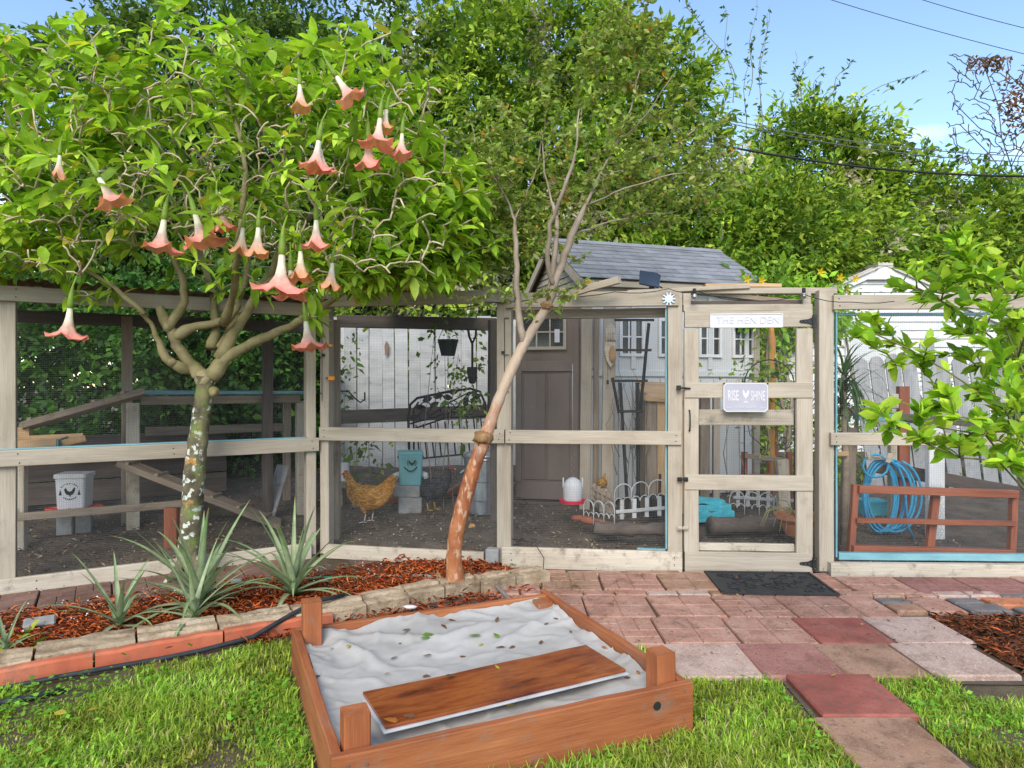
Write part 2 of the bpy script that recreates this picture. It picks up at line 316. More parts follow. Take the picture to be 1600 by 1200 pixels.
# ------------------------------------------------------------------ leaf and branch generators
T_BIG = np.array([[0, 0, 0], [.16, .26, .03], [.16, -.26, .03], [.16, 0, -.01], [.42, .48, .03], [.42, -.48, .03], [.42, 0, -.03], [.74, .34, -.03], [.74, -.34, -.03], [.74, 0, -.08], [1, 0, -.18]])
F_BIG3 = np.array([[0, 3, 1], [0, 2, 3], [9, 10, 7], [9, 8, 10]]); F_BIG4 = np.array([[3, 6, 4, 1], [3, 2, 5, 6], [6, 9, 7, 4], [6, 5, 8, 9]])
T_SM = np.array([[0, 0, 0], [.45, .5, .06], [.5, 0, -.03], [.45, -.5, .06], [1, 0, -.08]])
F_SM = np.array([[0, 2, 1], [0, 3, 2], [2, 4, 1], [2, 3, 4]])
def unit(a): return a / np.maximum(np.linalg.norm(a, axis=-1, keepdims=True), 1e-9)
def leaves(name, P, D, L, W, C, mat, parent=None, big=True, roll=.6, origin=(0, 0, 0), upv=(0, 0, 1), curl=1.0):
    """P base points, D directions, L lengths, W width/length, C colours: one mesh of leaf-shaped folded faces"""
    P = np.asarray(P, float); D = unit(np.asarray(D, float)); N = len(P)
    up = unit(np.asarray(upv, float) + NR.normal(0, roll, (N, 3)))
    s = unit(np.cross(up, D)); n = np.cross(D, s)
    T = T_BIG if big else T_SM; k = len(T)
    L = np.broadcast_to(np.asarray(L, float), (N,))[:, None, None]; W = np.broadcast_to(np.asarray(W, float), (N,))[:, None, None]
    vs = P[:, None, :] + L * (T[None, :, 0:1] * D[:, None, :] + T[None, :, 1:2] * W * s[:, None, :] + T[None, :, 2:3] * curl * n[:, None, :])
    off = (np.arange(N) * k)[:, None, None]
    fs = [(F_BIG3[None] + off).reshape(-1, 3), (F_BIG4[None] + off).reshape(-1, 4)] if big else [(F_SM[None] + off).reshape(-1, 3)]
    cc = np.repeat(np.asarray(C, float)[:, None, :], k, 1).reshape(-1, 3)
    return np_mesh(name, vs.reshape(-1, 3), fs, mat, parent, cc, origin=origin)
def pal(cols, n, jit=.12):
    """n colours: random mixes between neighbours of a palette"""
    cols = np.asarray(cols, float); t = NR.random(n) * (len(cols) - 1); i = np.minimum(t.astype(int), len(cols) - 2); f = (t - i)[:, None]
    c = cols[i] * (1 - f) + cols[i + 1] * f
    return np.clip(c * NR.normal(1, jit, (n, 1)), .004, 1)
def grow(limbs, tips, wig=.12, seg=5, trunk_pen=0.0):
    """limbs: polylines of points (the hand-placed skeleton); tips: (n,3). Joins each tip to the nearest wood by a wavy twig.
    returns list of (points, descendant counts)"""
    pts = []; par = []; lines = []
    for l in limbs:
        l = [np.array(p, float) for p in l]; idx = []
        if pts:
            A = np.array(pts); d = np.linalg.norm(A - l[0], axis=1); j = int(d.argmin())
            if d[j] < .06: idx.append(j); l = l[1:]
        for p in l:
            pts.append(p); par.append(idx[-1] if idx else -1); idx.append(len(pts) - 1)
        lines.append(idx)
    base = np.array(limbs[0][-1], float)
    tips = np.asarray(tips, float); order = np.argsort(np.linalg.norm(tips - base, axis=1))
    buf = np.zeros((len(pts) + len(tips) * seg + 8, 3)); buf[:len(pts)] = pts; n = len(pts)
    for ti in order:
        t = tips[ti]; A = buf[:n]; dd = A - t; d = np.sqrt((dd * dd).sum(1)) + np.maximum(0, A[:, 2] - t[2]) * .4
        j = int(d.argmin()); a = buf[j]; v = t - a; Ld = np.linalg.norm(v)
        if Ld < .02: continue
        k = max(2, min(seg, int(Ld / .07) + 2)); idx = [j]
        per = NR.normal(0, 1, 3); per -= v * per.dot(v) / (Ld * Ld); per /= np.linalg.norm(per) + 1e-9
        sag = NR.normal(0, .5)
        for q in range(1, k + 1):
            u = q / k; p = a + v * u + per * math.sin(u * math.pi) * wig * Ld * sag + NR.normal(0, wig * .22 * Ld, 3) * (u < 1) + np.array([0, 0, wig * Ld * math.sin(u * math.pi)]) 
            buf[n] = p; par.append(idx[-1]); idx.append(n); n += 1
        lines.append(idx)
    cnt = np.ones(n)
    for i in range(n - 1, -1, -1):
        if par[i] >= 0: cnt[par[i]] += cnt[i] * .22
    return buf[:n], lines, cnt
def wood(name, buf, lines, cnt, r0, power, rmax, mat, parent, n=5, skip=0, origin=None):
    mb = MB()
    for k, l in enumerate(lines):
        if k < skip: continue
        rr = [min(rmax, r0 * cnt[i] ** power) for i in l]
        if len(rr) > 1: rr[0] = min(rr[0], rr[1] * 1.25)
        mb.tube([buf[i] for i in l], rr, n if max(rr) < .02 else 8)
    return mb.build(name, mat, parent, smooth=True, origin=origin)
def in_blobs(blobs, n, shell=.35, lump=.22, freq=1.6, face=True, back=-.25):
    """points through the outer volume of a union of ellipsoids, nearest the surface; returns points and outward directions"""
    w_ = np.array([b[1][0] * b[1][2] + b[1][0] * b[1][1] for b in blobs]); w_ = w_ / w_.sum()
    k = NR.choice(len(blobs), n * 2, p=w_); C = np.array([b[0] for b in blobs], float)[k]; Rr = np.array([b[1] for b in blobs], float)[k]
    d = unit(NR.normal(0, 1, (n * 2, 3)))
    if face:
        tocam = unit(np.array([0, 0, H]) - C); d = d[(keep := (d * tocam).sum(1) > back)]; C = C[keep]; Rr = Rr[keep]
    lumps = np.array([noise.noise(Vector(x) * freq + Vector(c)) for x, c in zip(d, C)])
    fine = np.array([noise.noise(Vector(x) * freq * 3.3 + Vector(c) * 1.7) for x, c in zip(d, C)])
    r = (1 + lump * 1.6 * lumps + lump * .9 * fine) * (1 - np.abs(NR.normal(0, shell, len(d))) * NR.random(len(d)))
    P = C + d * Rr * r[:, None]
    return P[:n], unit(d / Rr)[:n]
def foliage(name, blobs, ncl, per, size, palette, mat, parent, spread=.16, lw=.42, shell=.35, lump=.22, freq=1.6, droop=.5, big=False, back=-.25, pale=0.0, origin=(0, 0, 0), zmin=0.05, csize=.35, palec=((.34, .31, .22), (.44, .40, .30))):
    P, O = in_blobs(blobs, ncl, shell, lump, freq, back=back); n = len(P)
    ok = P[:, 2] > zmin; P, O = P[ok], O[ok]; n = len(P)
    cc = pal(palette, n, .18)
    # neighbouring sprays share a tint (a vine here, a branch of older leaves there)
    t = np.array([noise.noise(Vector(p) * 1.1) for p in P]); cc *= (1 + .45 * t)[:, None]
    if pale: 
        tn = np.array([noise.noise(Vector(p) * .9 + Vector((7, 3, 1))) for p in P]) + NR.normal(0, .12, n)
        q = tn > pale; cc[q] = pal(palec, q.sum())
    sc = np.clip(NR.normal(1, csize, n), .4, 2)
    ax = unit(O + NR.normal(0, .45, (n, 3)) + np.array([0, 0, -droop]) * NR.random((n, 1)))
    q = np.repeat(np.arange(n), per); m = len(q)
    u = np.tile(np.linspace(0, 1, per), n)
    base = P[q] + ax[q] * (u * spread * sc[q])[:, None] + NR.normal(0, spread * .22, (m, 3))
    D = ax[q] * .55 + NR.normal(0, .6, (m, 3)) + O[q] * .3 + np.array([0, 0, -.25])
    C = np.clip(cc[q] * NR.normal(1, .16, (m, 1)), .003, 1)
    return leaves(name, base, D, size * sc[q] ** .6 * np.clip(NR.normal(1, .25, m), .5, 1.6), lw, C, mat, parent, big=big, roll=.75, origin=origin, upv=(0, -.35, 1))
# ------------------------------------------------------------------ setting: ground, run soil, patio, bed
FRONT = [(-7.0, 2.137), (-3.30, 4.37), (-1.53, 5.42), (-0.05, 5.12), (1.245, 4.965), (2.22, 4.90), (6.0, 4.76)]
def front_y(x):
    for (a, b), (c, d) in zip(FRONT, FRONT[1:]):
        if x <= c: return b + (d - b) * (x - a) / (c - a)
    return FRONT[-1][1]
def run_z(x, y):
    d = max(0.0, y - front_y(x)); 
    return min(.38, .03 + .10 * d)
def gz(x, y): return run_z(x, y) if y > front_y(x) else 0.0
def fits_z(px, py):                     # ground point inside the run seen at a pixel
    Y = 5.5
    for _ in range(30):
        p = at(px, py, Y); Y += (p.z - run_z(p.x, Y)) * 2.0
        Y = max(4, min(16, Y))
    p = at(px, py, Y); return p
gm = MB(); gm.add([(-150, -60, -.004), (150, -60, -.004), (150, 240, -.004), (-150, 240, -.004)], [(0, 1, 2, 3)])
tag(gm.build('ground', LAWNSOIL, origin=(0, 0, 0)), kind='structure', label='brown garden soil under the lawn')
nx, ny = 150, 110
xs = np.linspace(-6.5, 7.5, nx); vs = []; 
for j in range(ny):
    for i in range(nx):
        x = xs[i]; y0 = front_y(x) - .03; y = y0 + (j / (ny - 1)) ** 1.5 * 11.0
        n1 = noise.noise((x * 2.2, y * 2.2, 0)); n2 = noise.noise((x * 9, y * 9, 3)); n3 = noise.noise((x * 25, y * 25, 5))
        vs.append((x, y, run_z(x, y) + (.022 * n1 + .014 * n2 + .007 * n3) * min(1, j / 4)))
idx = np.arange(nx * ny).reshape(ny, nx)
fs = np.stack([idx[:-1, :-1], idx[:-1, 1:], idx[1:, 1:], idx[1:, :-1]], -1).reshape(-1, 4)
tag(np_mesh('run_soil', np.array(vs), fs, SOIL, smooth=True), kind='structure', label='dark scratched soil floor of the chicken run')

# patio of 0.4 m concrete pavers
def sheet(name, poly, z, mat, label):
    m = MB(); m.add([(x, y, z) for x, y in poly], [tuple(range(len(poly)))])
    return tag(m.build(name, mat, origin=(poly[0][0], poly[0][1], z)), kind='structure', label=label)
patio = sheet('patio', [(-.9, 4.30), (.30, 4.0), (.30, 3.5), (.78, 3.5), (.78, 3.12), (1.25, 3.12), (1.20, 1.6), (1.66, 1.6), (1.72, 3.12), (2.38, 3.1), (2.46, 3.94), (5.2, 4.05), (5.2, 4.80), (2.2, 4.93), (1.25, 4.99), (-.04, 5.13), (-1.3, 5.36)], .004, SAND, 'sandy bedding between the pavers in front of the run')
def rough_slab(w, d, t, bev=.008, grooves=None):
    """paver mesh, top at z=0; grooves: list of cells (x0,y0,x1,y1) each a raised brick face"""
    m = MB()
    def pad(x0, y0, x1, y1, zt, zb, b):
        vs = [(x0, y0, zb), (x1, y0, zb), (x1, y1, zb), (x0, y1, zb), (x0, y0, zt - b), (x1, y0, zt - b), (x1, y1, zt - b), (x0, y1, zt - b),
              (x0 + b, y0 + b, zt), (x1 - b, y0 + b, zt), (x1 - b, y1 - b, zt), (x0 + b, y1 - b, zt)]
        vs = [(x + U(-.0012, .0012), y + U(-.0012, .0012), z + U(-.0008, .0008)) for x, y, z in vs]
        m.add(vs, [(0, 1, 5, 4), (1, 2, 6, 5), (2, 3, 7, 6), (3, 0, 4, 7), (4, 5, 9, 8), (5, 6, 10, 9), (6, 7, 11, 10), (7, 4, 8, 11), (8, 9, 10, 11)])
    if grooves:
        pad(-w / 2, -d / 2, w / 2, d / 2, -.006, -t, .003)
        for g in grooves: pad(g[0] * w - w / 2 + .002, g[1] * d - d / 2 + .002, g[2] * w - w / 2 - .002, g[3] * d - d / 2 - .002, 0, -.008, .004)
    else: pad(-w / 2, -d / 2, w / 2, d / 2, 0, -t, bev)
    me = bpy.data.meshes.new('paver'); me.from_pydata(m.v, [], m.f)
    return me
G_BASKET = [(0, 0, .25, .5), (.25, 0, .5, .5), (.5, 0, 1, .25), (.5, .25, 1, .5), (0, .5, .5, .75), (0, .75, .5, 1), (.5, .5, .75, 1), (.75, .5, 1, 1)]
G_FOUR = [(0, 0, .5, .5), (.5, 0, 1, .5), (0, .5, .5, 1), (.5, .5, 1, 1)]
_pm = {}
def paver(cx, cy, mat, kind='plain', w=.395, d=.395, rz=0.0, zt=.03, name='paver', parent=None):
    key = (kind, round(w, 2), round(d, 2), mat.name)
    if key not in _pm:
        me = rough_slab(w, d, .05, grooves={'basket': G_BASKET, 'four': G_FOUR}.get(kind)); me.materials.append(mat); _pm[key] = me
    o = bpy.data.objects.new(name, _pm[key]); COL.objects.link(o)
    o.location = (cx, cy, zt + U(-.004, .004)); o.rotation_euler = (U(-.008, .008), U(-.008, .008), rz + U(-.012, .012))
    return put(o, parent or patio)
# path towards the camera, then row by row up to the run
paver(1.42, 2.17, PV_LIGHT); paver(1.425, 2.565, PV_BROWN, 'plain'); paver(1.465, 2.96, PV_RED)
for x, mt, k in ((.975, PV_LIGHT, 'plain'), (1.365, PV_PURP, 'plain'), (1.76, PV_BROWN, 'plain'), (2.165, PV_LIGHT, 'plain')): paver(x, 3.34, mt, k)
for x, mt, k in ((.60, PV_PINK, 'basket'), (1.0, PV_PINK, 'four'), (1.41, PV_PINK, 'four'), (1.815, PV_RED, 'plain'), (2.225, PV_LIGHT, 'plain')): paver(x, 3.735, mt, k)
for x, mt, k in ((.24, PV_PINK, 'four'), (.645, PV_PINK, 'four'), (1.055, PV_PINK, 'four'), (1.465, PV_PINK, 'basket'), (1.87, PV_PINK, 'four')): paver(x, 4.14, mt, k)
paver(2.175, 4.14, PV_PINK, 'plain', .195, .395)
for x, y, mt, w_, d_ in ((2.38, 4.24, PV_GREY, .19, .1), (2.38, 4.10, PV_BROWN, .19, .15), (2.60, 4.16, PV_PINK, .24, .26), (2.84, 4.25, PV_GREY, .2, .1), (2.86, 4.11, PV_GREY, .26, .15), (3.10, 4.22, PV_ORANGE, .27, .16),
                       (3.13, 4.06, PV_GREY, .2, .12), (3.38, 4.22, PV_GREY, .26, .14), (3.40, 4.08, PV_GREY, .26, .13), (3.66, 4.2, PV_BROWN, .26, .16), (3.94, 4.18, PV_GREY, .26, .16)):
    paver(x, y, mt, 'plain', w_ - .01, d_ - .008, name='cobble')
for i in range(26):                                        # row of half bricks laid end to end
    x = -.05 + i * .205; paver(x, 4.405 + (0 if x < 2.2 else -.03), RNG.choice([PV_PINK, PV_PINK, PV_BROWN, PV_LIGHT, PV_PURP] if x < 2.6 else [PV_LIGHT, PV_PINK, PV_GREY]), 'plain', .195, .095, name='brick')
for i, x in enumerate((-.42, -.01, .40, .81, 1.22, 1.63, 2.04, 2.45, 2.86, 3.27, 3.68, 4.09)):
    yy = 4.66 - (0 if x < 2.2 else .03)
    if x > 2.3: yy = 4.56
    paver(x, yy, (PV_BROWN if i in (2, 4) else PV_PURP if i in (8, 9) else PV_PINK), RNG.choice(['basket', 'four', 'four']), rz=-.02)
for i in range(5): paver(-.22 + i * .41, 4.90 - i * .012 + .0, PV_BROWN if i % 2 else PV_PINK, 'plain', .395, .085, name='brick')

# brick path along the left wing, parallel to it
LD = Vector((.857, .515, 0)); LN = Vector((.515, -.857, 0)); LA = Vector((-3.30, 4.37, 0)); LANG = math.atan2(.515, .857)
def bed(u, d, z=0): return LA + LD * u + LN * d + V(0, 0, z)
bp = [bed(-1.6, -.02), bed(2.05, -.02), bed(2.05, .5), bed(-1.6, .62)]
brick_path = sheet('brick_path', [(p.x, p.y) for p in bp], .0045, SAND, 'soil under the dirty brick path beside the left wing')
for i in range(8):
    p = bed(-1.2 + i * .405, .235); 
    if i < 8: paver(p.x, p.y, PV_DIRT, 'four' if i % 2 else 'basket', rz=LANG, parent=brick_path)
for i in range(15):
    p = bed(-1.3 + i * .215, .50); paver(p.x, p.y, PV_DIRT if i % 3 else PV_BROWN, 'plain', .2, .1, rz=LANG, name='brick', parent=brick_path)
for x, y in ((-1.05, 5.08), (-.72, 5.0), (-.95, 4.8), (-.55, 4.72), (-1.2, 4.75), (-.62, 5.02), (-.2, 4.6)):
    paver(x, y, PV_DIRT, 'plain', .3, .2, rz=-.2, parent=brick_path, zt=.022 + U(0, .006), name='brick')

# mulch beds
def mound(name, poly_fn, x0, x1, y0, y1, n, zf, mat, label):
    vs = []; fs = []; gx = np.linspace(x0, x1, n); gy = np.linspace(y0, y1, n); ok = {}
    for j, y in enumerate(gy):
        for i, x in enumerate(gx): vs.append((x, y, zf(x, y)))
    for j in range(n - 1):
        for i in range(n - 1):
            if poly_fn((gx[i] + gx[i + 1]) / 2, (gy[j] + gy[j + 1]) / 2): fs.append((j * n + i, j * n + i + 1, (j + 1) * n + i + 1, (j + 1) * n + i))
    return tag(np_mesh(name, np.array(vs), np.array(fs), mat, smooth=True), kind='structure', label=label)
def bed_ud(x, y):
    v = Vector((x, y, 0)) - LA; return v.dot(LD), v.dot(LN)
def in_bed(x, y):
    u, d = bed_ud(x, y); return -1.6 < u < 3.15 and .54 < d < 1.40
def in_bed2(x, y): return 2.46 < x < 5 and 3.02 + .12 * math.sin(x * 5) < y < 3.98
mound('mulch_bed', in_bed, -5, .6, 3.0, 6.0, 110, lambda x, y: .028 + .02 * noise.noise((x * 4, y * 4, 0)) + .012 * noise.noise((x * 14, y * 14, 2)), MULCHSOIL, 'red bark mulch bed around the two trees and the spiky plants')
mound('mulch_patch', in_bed2, 2.4, 5, 2.9, 4.1, 60, lambda x, y: .016 + .015 * noise.noise((x * 4, y * 4, 0)), MULCHSOIL, 'mulch patch right of the pink pavers')

# ------------------------------------------------------------------ the chicken run
class Seg:
    def __init__(s, a, b):
        s.A = Vector((a[0], a[1], 0)); s.B = Vector((b[0], b[1], 0)); s.L = (s.B - s.A).length
        s.d = (s.B - s.A).normalized(); s.n = Vector((s.d.y, -s.d.x, 0)); s.M = Matrix((s.d, -s.n, UP)).transposed().to_4x4()
    def W(s, u, z, d=0.0): return s.A + s.d * u + s.n * d + V(0, 0, z)
    def hit(s, px, py, d=0.0):
        r = V((px - 800) / F, 1, -(py - 600) / F); o = V(0, 0, H); t = (s.A + s.n * d - o).dot(s.n) / r.dot(s.n); return o + r * t
    def u(s, px, d=0.0): return (s.hit(px, 600, d) - s.A).dot(s.d)
    def mat(s, p): M = s.M.copy(); M.translation = p; return M
SL = Seg((-3.30, 4.37), (-1.54, 5.415)); SM = Seg((-1.54, 5.415), (-.05, 5.12)); SN = Seg((-.05, 5.12), (1.245, 4.965)); SG = Seg((1.245, 4.965), (2.22, 4.905)); SR = Seg((2.22, 4.905), (6.0, 4.76))
run = thing('chicken_run', 'beige timber framed walk-in chicken run with wire mesh panels', 'chicken run', (0, 5.2, 0))
def post(seg, u, z0, z1, w=.095, t=.09, mat=BEIGE, d=None, name='post'):
    d = -t / 2 if d is None else d
    return board(name, seg.W(u, z0, d), seg.W(u, z1, d), w, t, mat, run, seg.n)
def rail(seg, u0, u1, z, h=.105, t=.036, mat=BEIGE, d=None, name='rail', z1=None):
    d = t / 2 + .002 if d is None else d
    return board(name, seg.W(u0, z, d), seg.W(u1, z if z1 is None else z1, d), h, t, mat, run, seg.n)
post(SL, SL.u(10), .0, 2.0, .10); post(SL, -1.5, 0, 2.0, .1)
post(SL, SL.L - .06, .0, 2.02, .075); post(SM, .045, .0, 2.08, .075)
post(SM, SM.L - .012, .0, 2.06, .11); post(SN, SN.L - .052, .0, 2.05, .105, d=-.03); post(SR, .055, .0, 2.06, .105); post(SR, 1.95, 0, 2.0, .1)
LT = SL.L - .01
rail(SL, -1.6, LT, 1.965, .10, name='top_rail'); rail(SL, -1.6, LT, .90, .105, name='mid_rail'); rail(SL, -1.6, LT - .06, .062, .125, mat=BEIGE_DIRTY, name='base_board')
rail(SM, .04, SM.L - .002, 2.04, .10, name='top_rail'); rail(SM, .02, SM.L - .002, .985, .105, name='mid_rail'); rail(SM, .06, SM.L - .16, .055, .11, mat=BEIGE_DIRTY, name='base_board')
rail(SN, .006, SN.L - .03, 2.005, .112, name='top_rail'); rail(SN, .006, SN.L - .01, .985, .10, name='mid_rail'); rail(SN, -.02, SN.L - .004, .08, .155, mat=BEIGE_DIRTY, name='base_board')
rail(SR, .09, 3.7, 1.966, .105, name='top_rail'); rail(SR, .07, 3.7, .985, .09, name='mid_rail'); rail(SR, .06, 3.7, .05, .10, mat=BEIGE_DIRTY, name='base_board', t=.06)
def screws(seg, us, z, d=.0385):
    for u in us:
        for dz in (-.025, .025):
            m = MB(); m.prism([(.0045 * math.cos(a * math.pi / 4), .0045 * math.sin(a * math.pi / 4)) for a in range(8)], seg.mat(seg.W(u + U(-.006, .006), z + dz + U(-.006, .006), d)), .003); m.build('screw', IRON, run)
screws(SL, (SL.u(30), LT - .05, 1.0), .90); screws(SL, (SL.u(25), LT - .06), 1.965); screws(SM, (.06, SM.L - .04), .985); screws(SN, (.04, SN.L - .05), .985); screws(SM, (.08, SM.L - .05), 2.04); screws(SN, (.05, SN.L - .07), 2.005); screws(SR, (.11, 1.93), .985); screws(SR, (.13,), 1.966); screws(SN, (.05, SN.L - .06), .09); screws(SL, (.2, 1.4), .065)
# blue painted trim behind the wire
for sg, u, z0, z1 in ((SN, SN.L - .115, .17, 1.94), (SR, .125, .13, 1.9)):
    board('trim_strip', sg.W(u, z0, -.012), sg.W(u, z1, -.012), .011, .03, BLUE, run, sg.n, bev=.002)
board('trim_strip', SR.W(.14, .135, -.02), SR.W(1.93, .135, -.02), .05, .05, BLUE, run, SR.n)
board('trim_strip', SR.W(.14, 1.885, -.03), SR.W(1.9, 1.885, -.03), .018, .03, BLUE, run, SR.n, bev=.002)
board('trim_strip', SL.W(-1.5, .957, -.01), SL.W(LT - .1, .957, -.01), .009, .05, BLUE, run, SL.n, bev=.002)
board('trim_strip', SN.W(.98, .163, -.012), SN.W(SN.L - .12, .163, -.012), .010, .03, BLUE, run, SN.n, bev=.002)
# half-inch wire mesh, every wire built
def wires(seg, u0, u1, z0, z1, d=-.012, parent=None, pitch=.0127, r=.0005, bow=.004, name='wire_mesh', mat=STEEL):
    m = MB(); o = seg.n
    def w3(p, q, a, b):
        m.add([p + a * r, p - a * r * .5 + b * r * .87, p - a * r * .5 - b * r * .87, q + a * r, q - a * r * .5 + b * r * .87, q - a * r * .5 - b * r * .87], [(0, 1, 4, 3), (1, 2, 5, 4), (2, 0, 3, 5)])
    nu = int((u1 - u0) / pitch); nz = int((z1 - z0) / pitch); ph = U(0, 6)
    f = lambda u, z: d + bow * math.sin(u * 3.1 + ph) * math.sin(z * 2.7 + ph)
    for i in range(nu + 1):
        u = u0 + i * pitch + U(-.001, .001); zs = np.linspace(z0, z1, 5)
        for a, b in zip(zs, zs[1:]): w3(seg.W(u, a, f(u, a)), seg.W(u, b, f(u, b)), seg.d, o)
    for i in range(nz + 1):
        z = z0 + i * pitch + U(-.001, .001); us = np.linspace(u0, u1, 5)
        for a, b in zip(us, us[1:]): w3(seg.W(a, z, f(a, z)), seg.W(b, z, f(b, z)), UP, o)
    return m.build(name, mat, parent or run)
ul = SL.u(10) + .05
wires(SL, ul, SL.L - .10, .955, 1.92); wires(SL, ul - .02, SL.L - .10, .125, .85); wires(SL, -1.4, ul - .1, .12, 1.92)
wires(SM, .085, SM.L - .07, 1.04, 1.99); wires(SM, .085, SM.L - .07, .11, .935)
wires(SN, .05, SN.L - .12, 1.035, 1.95); wires(SN, .05, SN.L - .12, .16, .935)
wires(SR, .14, 1.9, 1.03, 1.915); wires(SR, .14, 1.9, .16, .94); wires(SR, 2.0, 3.6, .16, 1.9)
# loose folded-back mesh beside the posts
wires(SM, SM.L - .20, SM.L - .075, .12, .90, d=-.05, bow=.03); wires(SN, .05, .22, 1.02, 1.42, d=-.05, bow=.03)
# rusty corrugated roof sheets over the left wing and the next bay
def corrugated(seg, u0, u1, d0, d1, z0, z1):
    nu = int((u1 - u0) / .0127); rows = 6; vs = []; 
    for j in range(rows + 1):
        t = j / rows
        for i in range(nu + 1):
            u = u0 + i * .0127; z = z0 + (z1 - z0) * t + .009 * math.sin(u * 2 * math.pi / .076) + .004 * noise.noise((u * 3, t * 4, 0))
            p = seg.W(u, z, d0 + (d1 - d0) * t); vs.append(tuple(p))
    n = nu + 1; ix = np.arange(n * (rows + 1)).reshape(rows + 1, n)
    f = np.stack([ix[:-1, :-1], ix[:-1, 1:], ix[1:, 1:], ix[1:, :-1]], -1).reshape(-1, 4)
    return np_mesh('roof_sheet', np.array(vs), f, RUST, run, smooth=True)
corrugated(SL, -1.7, .55, .13, -1.5, 2.045, 2.14); corrugated(SL, .52, SL.L + .05, .12, -1.5, 2.04, 2.13); corrugated(SM, .1, 1.0, .08, -1.25, 2.11, 2.17)
for k in range(3): board('rafter', SL.W(-.9 + k * 1.1, 1.99, -.03), SL.W(-.9 + k * 1.1, 2.07, -1.5), .08, .04, OLDWOOD, run, SL.d)
# inner frame
post(SL, SL.u(205), .05, 1.96, .085, .08, OLDWOOD, d=-1.28); post(SL, SL.u(458), .05, 1.96, .085, .08, DARKWOOD, d=-1.0)
board('top_rail', SL.W(-1.2, 1.93, -1.32), SL.W(2.4, 1.93, -1.32), .10, .05, DARKWOOD, run, SL.n)
board('top_rail', at(528, 502, 6.75), at(775, 507, 6.5), .12, .06, DARKWOOD, run)
board('post', at(523, 500, 5.75) + V(0, 0, -.0), V(at(523, 500, 5.75).x, 5.75, .05), .085, .08, OLDWOOD, run)
board('post', at(772, 500, 6.2), V(at(772, 500, 6.2).x, 6.2, .1), .07, .07, DARKWOOD, run)
board('rail', at(525, 652, 7.6), at(785, 642, 7.6), .15, .05, DARKWOOD, run)
for k in range(3):
    board('back_board', SL.W(-1.6, .42 + k * .2, -1.75 - .01 * k), SL.W(1.6, .42 + k * .2, -1.75 - .01 * k), .19, .03, DARKWOOD, run, SL.n)
board('top_rail', SN.W(.02, 1.915, -.12), SN.W(SN.L - .06, 1.915, -.12), .07, .05, OLDWOOD, run, SN.n)
board('rafter', at(893, 458, 4.95), at(968, 437, 4.75), .05, .06, BEIGE, run)
board('rafter', at(1170, 448, 5.0), at(980, 457, 5.0), .03, .05, BEIGE, run)
board('rafter', at(1100, 447, 5.3), at(1218, 447, 5.3), .03, .09, PINE, run)
board('rafter', at(1060, 455, 5.05), at(1305, 455, 5.0), .045, .07, BEIGE, run)
board('rafter', at(1085, 457, 5.5), at(1262, 474, 5.2), .035, .05, OLDWOOD, run)
# gate surround above the gate
g0, g1 = SG.u(1068), SG.u(1268)
board('header', SG.W(g0 - .0, 1.935, -.02), SG.W(g1 + .005, 1.935, -.02), .05, .05, BEIGE, run, SG.n)
board('header', SG.W(g0 + .06, 1.975, -.05), SG.W(g1 - .06, 1.975, -.05), .035, .04, DARKWOOD, run, SG.n)
for u in (g0 + .025, g1 - .03): board('post', SG.W(u, 1.96, -.03), SG.W(u, 2.045, -.03), .06, .05, BEIGE, run, SG.n)

# gate
gate = thing('gate', None, None, SG.W(g1, 0, 0)); put(gate, run)
tag(gate, 'beige wire mesh gate with four cross rails')
def gb(u0, z0, u1, z1, h, name, t=.036, d=.012, mat=BEIGE): return board(name, SG.W(u0, z0, d), SG.W(u1, z1, d), h, t, mat, gate, SG.n)
gs0, gs1 = g0 + .052, g1 - .058
gb(gs0, .16, gs0, 1.78, .105, 'stile'); gb(gs1, .16, gs1, 1.78, .115, 'stile')
gb(g0 + .004, 1.85, g1 - .004, 1.85, .12, 'cross_rail'); gb(g0 + .004, 1.335, g1 - .004, 1.335, .112, 'cross_rail', d=.022)
gb(g0 + .10, 1.135, g1 - .12, 1.135, .115, 'cross_rail', t=.03, d=-.035, mat=BEIGE_DIRTY)
gb(g0 + .004, .665, g1 - .004, .665, .11, 'cross_rail', d=.022); gb(g0 + .004, .085, g1 - .004, .085, .15, 'cross_rail', d=.014); gb(g0 + .1, .19, g1 - .12, .19, .055, 'cross_rail', t=.03, d=-.02, mat=BEIGE_DIRTY)
wires(SG, gs0 + .03, gs1 - .04, .2, 1.8, d=-.014, parent=gate)
def hinge(py):
    p = SG.hit(1272, py, .035); M = SG.mat(p); m = MB()
    m.prism([(-.01, -.045), (.018, -.045), (.018, .045), (-.01, .045)], M, .004)
    m.prism([(-.01, -.03), (-.01, .03), (-.04, .016), (-.095, .010), (-.103, 0), (-.095, -.010), (-.04, -.016)], M, .004)
    m.tube([M @ V(-.008, -.004, -.045), M @ V(-.008, -.004, .045)], .006, 8)
    o = m.build('hinge', IRON, gate)
    k = MB()
    for x, z in ((.006, .034), (.006, -.034), (-.035, 0), (-.062, 0), (-.088, 0)): k.box(M @ V(x, -.003, z), (.006, .004, .006), M.to_3x3())
    k.build('screw', STEEL, o)
hinge(502); hinge(881)
h0, h1 = SG.hit(1077, 641, .034), SG.hit(1077, 673, .034); m = MB()
m.tube([h0 + SG.n * -.005, h0 + SG.n * .012, h0 * .75 + h1 * .25 + SG.n * .028, h0 * .25 + h1 * .75 + SG.n * .028, h1 + SG.n * .012, h1 + SG.n * -.005], .0055, 8); m.build('handle', IRON, gate, smooth=True)
